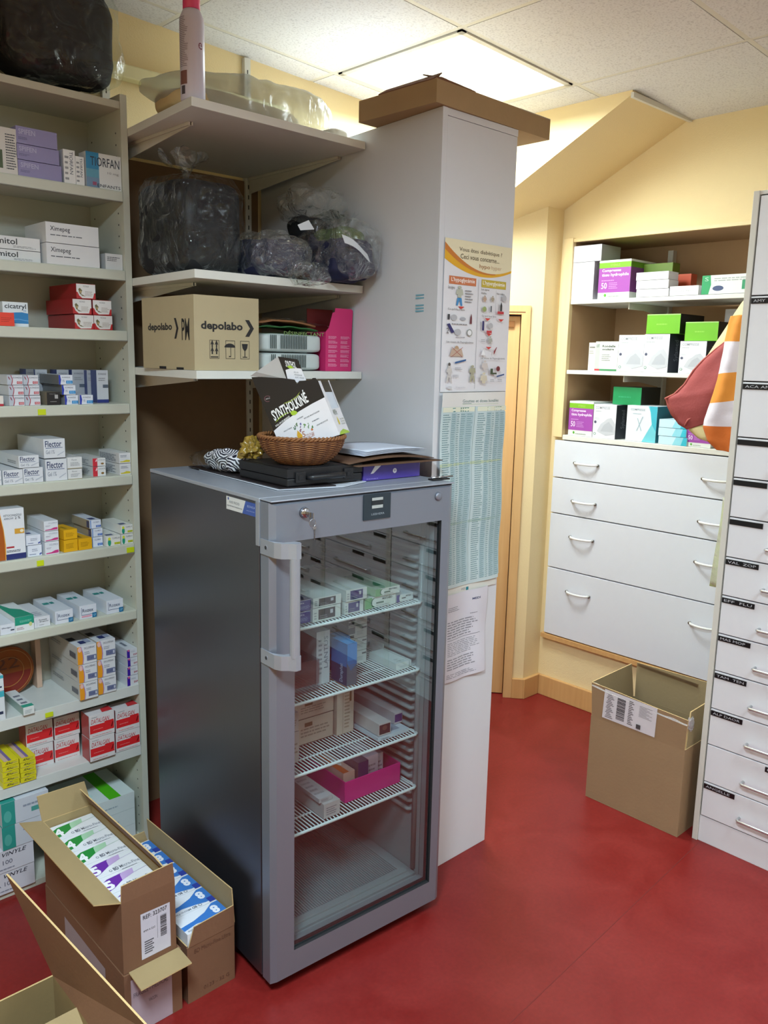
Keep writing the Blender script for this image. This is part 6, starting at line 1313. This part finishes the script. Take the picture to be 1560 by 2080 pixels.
for k in range(n):
    num, c1, c2 = kinds[k]
    g = G(); w_, d_, h_ = aw-.010, pitch-.002, .158; g.box(0, 0, 0, w_, d_, h_, mat('e4e6ea', .35, var=.02)); deco(g, w_, d_, h_, needle_face(num, c1, c2))
    tag(g.build('needle_box', loc=(ax+.005, ay+.005+k*pitch, .1735)), 'white and %s needle box in the long carton, %s' % ('violet' if num == '5' else 'green', pos[k]), 'needle box', 'needle boxes in the long carton')
# second carton with the blue needle boxes
bx, by, bw, bd = .921, 1.652, .137, .452
BB = thing('open_carton', 'open carton of blue needle boxes between the needle carton and the fridge side', 'carton', (bx, by, 0))
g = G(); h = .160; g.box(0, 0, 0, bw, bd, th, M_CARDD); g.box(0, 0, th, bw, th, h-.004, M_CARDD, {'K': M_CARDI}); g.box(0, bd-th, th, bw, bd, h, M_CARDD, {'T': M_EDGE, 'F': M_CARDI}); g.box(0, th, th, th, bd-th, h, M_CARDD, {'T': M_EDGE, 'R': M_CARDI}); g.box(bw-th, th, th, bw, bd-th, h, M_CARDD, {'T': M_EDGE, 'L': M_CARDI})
put_text(g, lambda u, v: (u, -.0006, v), .020, .132, .125, .144, 'BD Micro-Fine Ultra', mat('5c3a2a', .6, name='brown_print'))
put_text(g, lambda u, v: (u, -.0006, v), .045, .018, .12, .028, '0123 - 32 G', mat('5c3a2a', .6, name='brown_print'))
g.build('walls', BB)
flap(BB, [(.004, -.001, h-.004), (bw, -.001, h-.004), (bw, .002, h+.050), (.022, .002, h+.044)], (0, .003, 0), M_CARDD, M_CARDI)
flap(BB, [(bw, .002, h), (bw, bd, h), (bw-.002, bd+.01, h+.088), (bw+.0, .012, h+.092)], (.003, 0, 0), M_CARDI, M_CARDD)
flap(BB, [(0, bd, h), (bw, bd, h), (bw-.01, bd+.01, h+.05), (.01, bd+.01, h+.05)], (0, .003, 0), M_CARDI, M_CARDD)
def blue_face():
    return [('p', 'T', [(1, .10), (1, .95), (.85, .95), (.6, .66), (.3, .50), (0, .44), (0, .2), (.3, .3), (.6, .2), (.8, .1)], '3a78c4'), ('r', 'T', .86, .0, 1, .30, '2a3f9c'), ('t', 'T', .74, .34, .90, .82, '8', 'e6eaf4', 180, .05), ('e', 'T', .66, .10, .04, .07, '8a8f9a'), ('e', 'T', .66, .10, .024, .042, 'e4e6ea'), ('t', 'T', .48, .04, .58, .16, 'BD', '55596a', 180, .02), ('t', 'T', .05, .04, .45, .15, 'Micro-Fine', '9a9ea8', 180, .01)]
for k in range(6):
    g = G(); w_, d_, h_ = bw-.010, .072, .185; g.box(0, 0, 0, w_, d_, h_, mat('e0e3ea', .35, var=.02)); deco(g, w_, d_, h_, blue_face())
    tag(g.build('needle_box', loc=(bx+.005, by+.005+k*.0738, .004)), 'white and blue needle box in the carton beside the fridge, %s' % ('nearest the viewer', 'second nearest', 'third nearest', 'fourth nearest', 'fifth nearest', 'farthest back')[k], 'needle box', 'blue needle boxes')
# empty carton in the lower left corner
t, g = open_box('empty open brown carton cut off by the lower left corner of the photo', (.14, .98, 0), .44, .625, .30, inner=mat('84704a', .85, var=.06, scale=14, bump=.2, bscale=90, name='shade_toned_cardboard_inside'))  # shade inside this carton is put into its darker inner colour
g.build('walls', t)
flap(t, [(.440, 0, .30), (.440, .622, .30), (.395, .735, .50), (.465, .22, .415), (.47, .0, .40)], (-.004, 0, 0), M_CARDI, M_CARDD)
flap(t, [(.22, .502, .302), (.436, .502, .302), (.436, .40, .235), (.20, .36, .225)], (0, 0, -.004), M_CARDI, M_CARDD, 'inner_flap')
flap(t, [(0, .0, .30), (0, .622, .30), (-.09, .60, .36), (-.09, .02, .36)], (.004, 0, 0), M_CARDI, M_CARDD)
# open carton on the right, before the tall drawer cabinet
rt = thing('open_carton', 'tall open carton with a torn white shipping label, beside the labelled drawer cabinet', 'carton', (2.557, 1.577, 0), R(-90))
w, d, h = .369, .29, .322
g = G(); M_RC = mat('967a5a', .8, var=.07, scale=9, bump=.2, bscale=90, name='carton_outside'); M_RI = mat('94805e', .85, var=.05, scale=9, bump=.2, bscale=90, name='carton_inside')
th = .004
g.box(0, 0, 0, w, d, th, M_RC, {'T': M_RI}); g.box(0, 0, th, w, th, h, M_RC, {'K': M_RI}); g.box(0, d-th, th, w, d, h, M_RC, {'F': M_RI, 'T': M_EDGE}); g.box(0, th, th, th, d-th, h, M_RC, {'R': M_RI, 'T': M_EDGE}); g.box(w-th, th, th, w, d-th, h, M_RC, {'L': M_RI, 'T': M_EDGE})
g.build('walls', rt, bev=.001)
def pn(X, Y, e=0):
    a, zz = NI.hit(1140+X/3.714, 1320+Y/3.714, 2.557); return (a+1.577, -e, zz)
ff = flap(rt, [(.004, 0, h-.002), (w-.002, 0, h-.002), (w+.004, -.006, .432), (.25, -.006, .438), (.12, -.007, .447), (-.002, -.006, .452)], (0, .004, 0), M_RC, M_RI)
flap(rt, [(0, .004, h), (0, d, h), (-.006, d-.02, .456), (-.006, 0.002, .452)], (.004, 0, 0), M_RI, M_RI)
bf = flap(rt, [(.012, d-.004, h), (w-.0, d-.004, h), (w-.07, d+.004, .464), (.18, d+.004, .462), (.006, d+.004, .458)], (0, .004, 0), M_RI, M_RC)
flap(rt, [(w-.002, .01, h-.002), (w-.002, d-.004, h), (w-.010, d-.02, .45), (w-.014, .05, .44)], (-.004, 0, 0), M_RI, M_RC)
g = G(); lc = [pn(340, 290, .0072), pn(735, 440, .0072), pn(705, 660, .0022), pn(310, 505, .0022)]
def lw(u, v, e=0):
    a, b, c, d_ = [Vector(q) for q in (lc[3], lc[2], lc[1], lc[0])]; r_ = a.lerp(b, u).lerp(d_.lerp(c, u), v); return (r_.x, r_.y-e, r_.z)
g.poly([lw(0, 0), lw(1, 0), lw(1, 1), lw(0, 1)], mat('d6d2d6', .45, name='white_label'))
rnd = random.Random(11); v = .12
while v < .88:
    q_ = rnd.choice((.012, .02, .03)); g.poly([lw(.26, v, .0004), lw(.42, v, .0004), lw(.42, v+q_, .0004), lw(.26, v+q_, .0004)], M_INK); v += q_+rnd.choice((.012, .02))
for k in range(16): g.poly([lw(.05+.012*(k % 3), .06+k*.055, .0004), lw(.20-.02*(k % 4), .06+k*.055, .0004), lw(.20-.02*(k % 4), .085+k*.055, .0004), lw(.05+.012*(k % 3), .085+k*.055, .0004)], mat('6a6468', .5))
for k in range(14): g.poly([lw(.48+.01*(k % 2), .1+k*.06, .0004), lw(.58-.02*(k % 3), .1+k*.06, .0004), lw(.58-.02*(k % 3), .13+k*.06, .0004), lw(.48, .13+k*.06, .0004)], mat('6a6468', .5))
for k in range(10): g.poly([lw(.68, .5+k*.04, .0004), lw(.92-.05*(k % 3), .5+k*.04, .0004), lw(.92-.05*(k % 3), .515+k*.04, .0004), lw(.68, .515+k*.04, .0004)], mat('8a8488', .5))
g.box(lw(.66, .08)[0], -.0062, lw(.66, .08)[2], lw(.74, .08)[0], -.0052, lw(.66, .26)[2]-.004, mat('4a4648', .5))
g.build('shipping_label', ff)
g = G(); M_TAPE = film('clear_packing_tape', tint=(.92, .84, .84), gl=.6, rough=.15, bump=.8, scale=40, base=.10, milky=.35)
g.grid(lambda u, v: (.0+.372*u, -.0075-.001*math.sin(9*u)+.006*v, .452-.028*u**.8+.004*math.sin(31*u)*v-.012*(1-v)), 30, 3, M_TAPE); g.build('packing_tape', ff, smooth=True)
g = G(); g.grid(lambda u, v: (.01+.25*u, d+.002-.006*v, .459-.012*u-.01*v), 20, 2, M_TAPE); g.build('packing_tape', bf, smooth=True)
g = G(); blob(g, (.355, .045, .395), (.008, .018, .026), film('iridescent_wrap', tint=(.78, .62, .9), gl=.8, rough=.1, bump=1, scale=30, base=.15, milky=.2), e=.9, amp=.012, fs=40, seed=77, flat=False); g.build('violet_wrap', rt, smooth=True)

# ------------------------------------------------------------------ boxes in the recess
PN = lambda l, r, t, d: px(NI, 3.222+d, 3.391, 1100, 460)(l, r, t)
def nb(label, l, r, t, z0, dep, base=WHITE, ds=(), d=.006, group=None, faces=None, h=None, name='dressing_box', rz=0):
    a, b, z = PN(l, r, t, d)
    if h: z = z0+h
    carton(label, NI, a, b, z0, z, 3.222+d, dep, base, ds, name=name, cat='dressing box', group=group, faces=faces, rz=rz); return z
LIME = '6cb51e'
pu = [('r', 'F', 0, .80, 1, .94, '7ab52a'), ('r', 'F', 0, .16, 1, .80, 'a04aa8'), ('t', 'F', .36, .84, .66, .91, 'STÉRILE', 'a9d060'), ('t', 'F', .10, .68, .70, .77, 'Compresses', 'ecdff0', 0, .02), ('t', 'F', .10, .56, .95, .66, 'tissu hydrophile', 'ecdff0', 0, .02), ('t', 'F', .10, .26, .28, .42, '50', 'ecdff0', 0, .01), ('l', 'F', .34, .26, .66, .44, 4, 'c88cd0'), ('l', 'F', .1, .46, .5, .52, 1, 'c88cd0'), ('e', 'F', .24, .09, .04, .04, '5aa838'), ('l', 'F', .32, .05, .75, .11, 1, 'a8b0a8'), ('r', 'L', 0, .16, 1, .8, '6a2a70'), ('r', 'R', 0, .16, 1, .80, '7a3480'), ('r', 'R', 0, .80, 1, .94, '5a8a1e')]
gz = [('t', 'F', .08, .86, .72, .94, 'COMPRESSE', '9aa0a4', 0, .01), ('l', 'F', .08, .78, .45, .84, 1, 'b4b8bc'), ('l', 'F', .06, .55, .3, .62, 2, 'c2c6cc'), ('e', 'F', .10, .47, .055, .04, '4a5068'), ('e', 'F', .10, .12, .055, .04, '6a9a80'), ('e', 'F', .10, .12, .032, .024, 'e4e6ea'), ('p', 'F', [(.2, .2), (.35, .42), (.5, .5), (.62, .58), (.8, .62), (.98, .45), (.98, .15), (.6, .08)], 'c3c6cc'), ('p', 'F', [(.35, .2), (.5, .4), (.7, .5), (.9, .35), (.9, .2)], 'b4b8bf'), ('r', 'R', 0, 0, 1, 1, '30353f'), ('t', 'R', .3, .3, .6, .85, 'Sylamed', '8a9098', 90)]
# bottom (worktop)
z = 1.2745
nb('violet and white compress box with a green band, left end of the worktop', 196, 362, 1200, z, .15, 'dee2dc', pu)
q1 = nb('white compress box with a dark grey side, on the worktop beside the violet one', 364, 520, 1222, z, .13, 'dfe1e6', gz)
nb('emerald green and black box lying on the white compress box on the worktop', 497, 692, 1103, q1+E_, .16, '0f8a50', [('l', 'F', .2, .4, .8, .6, 1, '2a9a66')], faces={'R': '1c2420', 'T': '1c2420'}, d=.05)
tq_ = [('p', 'F', [(.55, 0), (1, 0), (1, 1), (.7, 1), (.9, .6)], '6fc6d2'), ('p', 'F', [(.85, .5), (1, .3), (1, 1), (.75, 1)], '3fb3c6'), ('t', 'F', .12, .86, .6, .92, 'COMPRESSE', '8fa0a8', 0, .01), ('l', 'F', .2, .76, .5, .82, 1, 'b0c0c8'), ('p', 'F', [(.35, .3), (.38, .3), (.55, .7), (.52, .7)], 'a8bcc6'), ('p', 'F', [(.5, .3), (.53, .3), (.38, .65), (.35, .65)], 'a8bcc6'), ('r', 'R', 0, 0, 1, 1, '1f6f80')]
nb('white box fading to turquoise on the worktop, with a dark teal side', 594, 802, 1230, z, .14, 'dde3e8', tq_, d=.012)
zz = z; st_ = [('p', 'F', [(.5, 0), (1, 0), (1, 1), (.62, 1)], '8fd4e2'), ('p', 'F', [(.8, 0), (1, 0), (1, 1), (.88, 1)], '35b8cc')]
for nm, t_ in (('bottom', 1437), ('middle', 1374), ('top', 1312)):
    a, b, zt_ = PN(806, 1002, t_, -.0); zt_ = zz+.0335
    carton('flat pale turquoise box, %s of the pile of three on the worktop' % nm, NI, a+(.004 if nm == 'top' else 0), b-(.0 if nm == 'bottom' else .002), zz, zt_, 3.224, .11, 'c3e2ec', st_, name='dressing_box', cat='dressing box', group='flat turquoise boxes'); zz = zt_+E_
nb('violet and white compress box behind the hanging cloths on the worktop', 1004, 1180, 1330, z, .12, 'dee2dc', pu, d=.01)
# middle shelf
z = 1.5675
nb('narrow white box at the left of the middle recess shelf', 330, 376, 800, z, .10, 'dcdccf', [('r', 'F', .1, .8, .9, .86, '8a8a86'), ('l', 'F', .1, .6, .8, .75, 2, 'a0a09c')], d=.03)
nb('white box with green foot and bold grey lettering on the middle recess shelf', 376, 532, 792, z, .08, 'dfe2dc', [('r', 'F', 0, 0, .2, 1, 'bfc8bf'), ('r', 'F', 0, 0, .22, .06, 'c03a44'), ('r', 'F', .22, 0, .98, .06, '3f8a58'), ('t', 'F', .30, .80, .88, .88, 'Rondelle', '55605a', 0, .03), ('t', 'F', .30, .70, .82, .77, 'oculaire', '55605a', 0, .03), ('l', 'F', .30, .35, .7, .6, 4, '9aa09c'), ('t', 'F', .05, .8, .17, .9, 'LOT', '55605a')])
nb('white gauze box with grey pleats, left one of the pair on the middle shelf', 537, 712, 748, z, .14, 'dfe1e6', gz, group='white gauze boxes on the middle shelf')
q2 = nb('white gauze box with a dark side, right one of the pair on the middle shelf', 714, 886, 742, z, .14, 'dfe1e6', gz, group='white gauze boxes on the middle shelf')
lg = [('l', 'F', .3, .45, .7, .6, 1, '8cc84a'), ('r', 'F', 0, .95, 1, 1, 'a8cf80')]
nb('lime green box with a black side lying on the pair of gauze boxes', 730, 960, 606, q2+E_, .20, LIME, lg, faces={'R': '1a1d1a', 'T': '1a1d1a'}, group='lime green boxes')
q3 = nb('white gauze box half hidden by the hanging cloths on the middle shelf', 958, 1140, 790, z, .14, 'dfe1e6', gz, group='white gauze boxes on the middle shelf')
nb('lime green box with a black side beside the hanging cloths', 995, 1222, 658, q3+E_, .18, LIME, lg, faces={'R': '1a1d1a', 'T': '1a1d1a'}, group='lime green boxes', d=.02)
nb('small white box deep in the middle recess shelf behind the cloths', 1268, 1400, 570, z, .05, 'd0cccc', [('l', 'F', .1, .7, .5, .85, 2, '9a969c')], d=.20)
# top shelf
z = 1.8735
qa = nb('plain white upright box, lower of the two at the left of the top recess shelf', 200, 366, 254, z, .10, 'dcdce2', [('l', 'F', .3, .4, .6, .55, 2, 'c4c4cc')], faces={'R': 'b9b4c0'})
nb('plain white box lying on the upright one at the left of the top recess shelf', 207, 416, 140, qa+E_, .15, 'dcdce4', [('l', 'F', .2, .5, .5, .6, 1, 'c9c9d0')], faces={'R': 'b4afbc'})
nb('violet and white compress box with a green band on the top recess shelf', 402, 620, 238, z, .20, 'dee2dc', pu, faces={'T': '7ab52a'}, d=.01)
fl3 = [('t', 'F', .14, .4, .5, .58, 'Sensura', 'a8a8ac'), ('t', 'F', .55, .4, .85, .58, 'Xpro', 'a8a8ac')]
zz = z
for nm, t_ in (('bottom', 436), ('middle', 376), ('top', 320)):
    zz = nb('flat white box, %s of the pile of three on the top recess shelf' % nm, 655, 876, t_, zz, .08, 'dfdfe0', fl3, d=-.0, group='flat white boxes on the top recess shelf')+E_
nb('olive green box seen behind the pile of three flat white boxes', 700, 905, 262, z, .06, '5f7a24', (), d=.11)
nb('orange-red box at the back of the top recess shelf', 905, 1032, 332, z, .05, 'b84a2a', [('l', 'F', .2, .3, .8, .6, 2, 'd07a50')], d=.13)
nb('single flat white box to the right of the pile of three', 886, 1082, 414, z, .07, 'dfdfe0', fl3, group='flat white boxes on the top recess shelf', d=.0)
nb('long white box with green ends and a dark oval mark on the top recess shelf', 1110, 1500, 340, z, .09, 'dfe3df', [('p', 'F', [(0, 0), (.13, 0), (.17, .5), (.15, 1), (0, 1)], '1f9a5c'), ('e', 'F', .30, .30, .10, .14, '3a4a74'), ('l', 'F', .22, .68, .9, .9, 2, 'a0a8a4'), ('p', 'F', [(.72, .2), (.98, .2), (.84, .5), (.98, .68), (.72, .68)], '2a8f60'), ('t', 'F', .05, .7, .12, .9, 'S', 'a8d8bc')], d=.0)

# ------------------------------------------------------------------ cloths hanging on the side of the labelled cabinet
LY = 2.74
def cl_(X, Y): return NI.hit(1340+X/6.12, 590+Y/6.12, LY)
def drape(left, right, m_of, bulge, ly, n=60, folds=0, seed=1, nm='cloth', parent=None, back=True):
    """left/right: lists of (lx, z) from top to bottom; surface bulges towards the room"""
    def at(lst, v):
        k = v*(len(lst)-1); i = min(int(k), len(lst)-2); f = k-i; a, b = lst[i], lst[i+1]; return (a[0]+(b[0]-a[0])*f, a[1]+(b[1]-a[1])*f)
    g = G(); nu = 14
    def P(u, v):
        a, b = at(left, v), at(right, v); x = a[0]+(b[0]-a[0])*u; zz = a[1]+(b[1]-a[1])*u
        y = ly-bulge*math.sin(math.pi*u)**.6*(.3+.7*math.sin(math.pi*min(1, v*.9+.1)))
        if folds: y += folds*math.sin(u*9+v*4+seed)+folds*.6*nz3((x, zz, 0), 30, seed)
        return NI.w(x, y, zz)
    for j in range(n):
        for i in range(nu):
            g.poly([P(i/nu, (j+1)/n), P((i+1)/nu, (j+1)/n), P((i+1)/nu, j/n), P(i/nu, j/n)], m_of((j+.5)/n, (i+.5)/nu))
    me_o = g.build(nm, parent, smooth=True)
    bm = bmesh.new(); bm.from_mesh(me_o.data); bmesh.ops.remove_doubles(bm, verts=bm.verts, dist=.0003); bm.to_mesh(me_o.data); bm.free()
    q = me_o.modifiers.new('solid', 'SOLIDIFY'); q.thickness = .004; q.offset = 1
    return me_o
M_BRICK = mat('a04a48', .8, var=.1, scale=12, bump=.3, bscale=150, name='brick_red_fabric'); M_CREAM = mat('dccf98', .8, var=.06, scale=12, bump=.2, bscale=120, name='cream_fabric')
M_ORG = mat('dd8e34', .8, var=.06, scale=12, bump=.2, bscale=150, name='orange_fabric'); M_ORD = mat('c4641f', .8, var=.1, scale=12, bump=.2, bscale=150, name='deep_orange_fabric'); M_WHC = mat('d9d2da', .8, var=.03, scale=12, bump=.2, bscale=150, name='white_fabric')
HX = -1.178
bg = thing('cloth_bag', 'brick red cloth bag with cream lining hanging beside the labelled cabinet', 'bag', (0, 0, 0))
red_l = [cl_(*p) for p in ((905, 590), (720, 730), (560, 870), (440, 1000), (330, 1170), (205, 1290), (90, 1345), (110, 1450), (150, 1540), (240, 1660), (340, 1725))]
zr = lambda Y: cl_(900, Y)[1]
red_r = [(HX, cl_(1000, y)[1]) for y in (560, 680, 800, 900, 1010, 1120, 1220, 1300, 1370, 1430, 1480)]
o = drape(red_l, red_r, lambda v, u: M_BRICK, .035, LY, folds=.004, seed=3, nm='outer_cloth', parent=bg)
top_l = [cl_(*p) for p in ((1035, 95), (985, 150), (900, 270), (800, 430), (660, 640), (480, 920), (300, 1225))]
top_r = [(HX, cl_(1000, y)[1]) for y in (92, 180, 300, 420, 520, 620, 700)]
drape(top_l, top_r, lambda v, u: M_CREAM, .03, LY+.03, folds=.003, seed=5, nm='lining', parent=bg)
low_l = [cl_(*p) for p in ((340, 1660), (350, 1735), (470, 1830), (620, 1880), (800, 1960))]
low_r = [(HX, cl_(1000, y)[1]) for y in (1380, 1560, 1740, 1900, 2000)]
drape(low_l, low_r, lambda v, u: M_CREAM if v < .8 else M_BRICK, .02, LY+.012, folds=.003, seed=8, nm='lining', parent=bg)
g = G()
hem = lambda pts, m, r_: g.tube([NI.w(a, LY-.010-.02*min(1, i/2)*.2, b) for i, (a, b) in enumerate(pts)], r_, m, n=8)
hem(red_l[:7], mat('b8625a', .8, name='red_hem'), .0035)
g.build('hem', bg, smooth=True)
g = G(); hem([cl_(*p) for p in ((330, 1680), (370, 1610), (480, 1540), (600, 1480), (690, 1420))], mat('b8625a', .8, name='red_hem'), .0035); g.build('hem', bg, smooth=True)
st_l = [cl_(*p) for p in ((985, 330), (950, 430), (915, 600), (890, 740), (850, 930), (810, 1110), (755, 1290), (690, 1480), (650, 1600), (635, 1690), (690, 1850), (800, 1960))]
st_r = [(HX, cl_(1000, y)[1]) for y in (320, 430, 600, 740, 900, 1060, 1230, 1420, 1580, 1700, 1880, 2010)]
bd_ = [(0, .215, M_ORG), (.215, .42, M_WHC), (.42, .60, M_ORG), (.60, .80, M_WHC), (.80, 1.01, M_ORD)]
def stripe(v, u):
    for a, b, m in bd_:
        if v < b: return m
    return M_ORD
t = thing('striped_cloth', 'orange and white striped cloth hanging over the red bag beside the labelled cabinet', 'cloth', (0, 0, 0))
drape(st_l, st_r, stripe, .03, LY-.05, n=100, folds=.004, seed=12, nm='cloth', parent=t)
# thin yellow-green strip hanging lower down
a0, z0_ = NI.hit(1468, 1010, 2.9); a1, z1_ = NI.hit(1441, 1190, 2.9)
g = G(); g.grid(lambda u, v: NI.w(-1.1728-(max(.004, -1.1728-a0)+(max(.01, -1.1728-a1)-max(.004, -1.1728-a0))*(1-v)**1.5)*(1-u), 2.9-.004*math.sin(6*v), z1_+(z0_-z1_)*v), 2, 14, film('green_tinted_strip', tint=(.72, .80, .36), gl=.4, rough=.2, bump=.5, scale=20, base=.05, milky=.35))
tag(g.build('hanging_strip', smooth=True, solid=.001), 'thin yellow-green strip hanging down beside the labelled cabinet', 'strip')
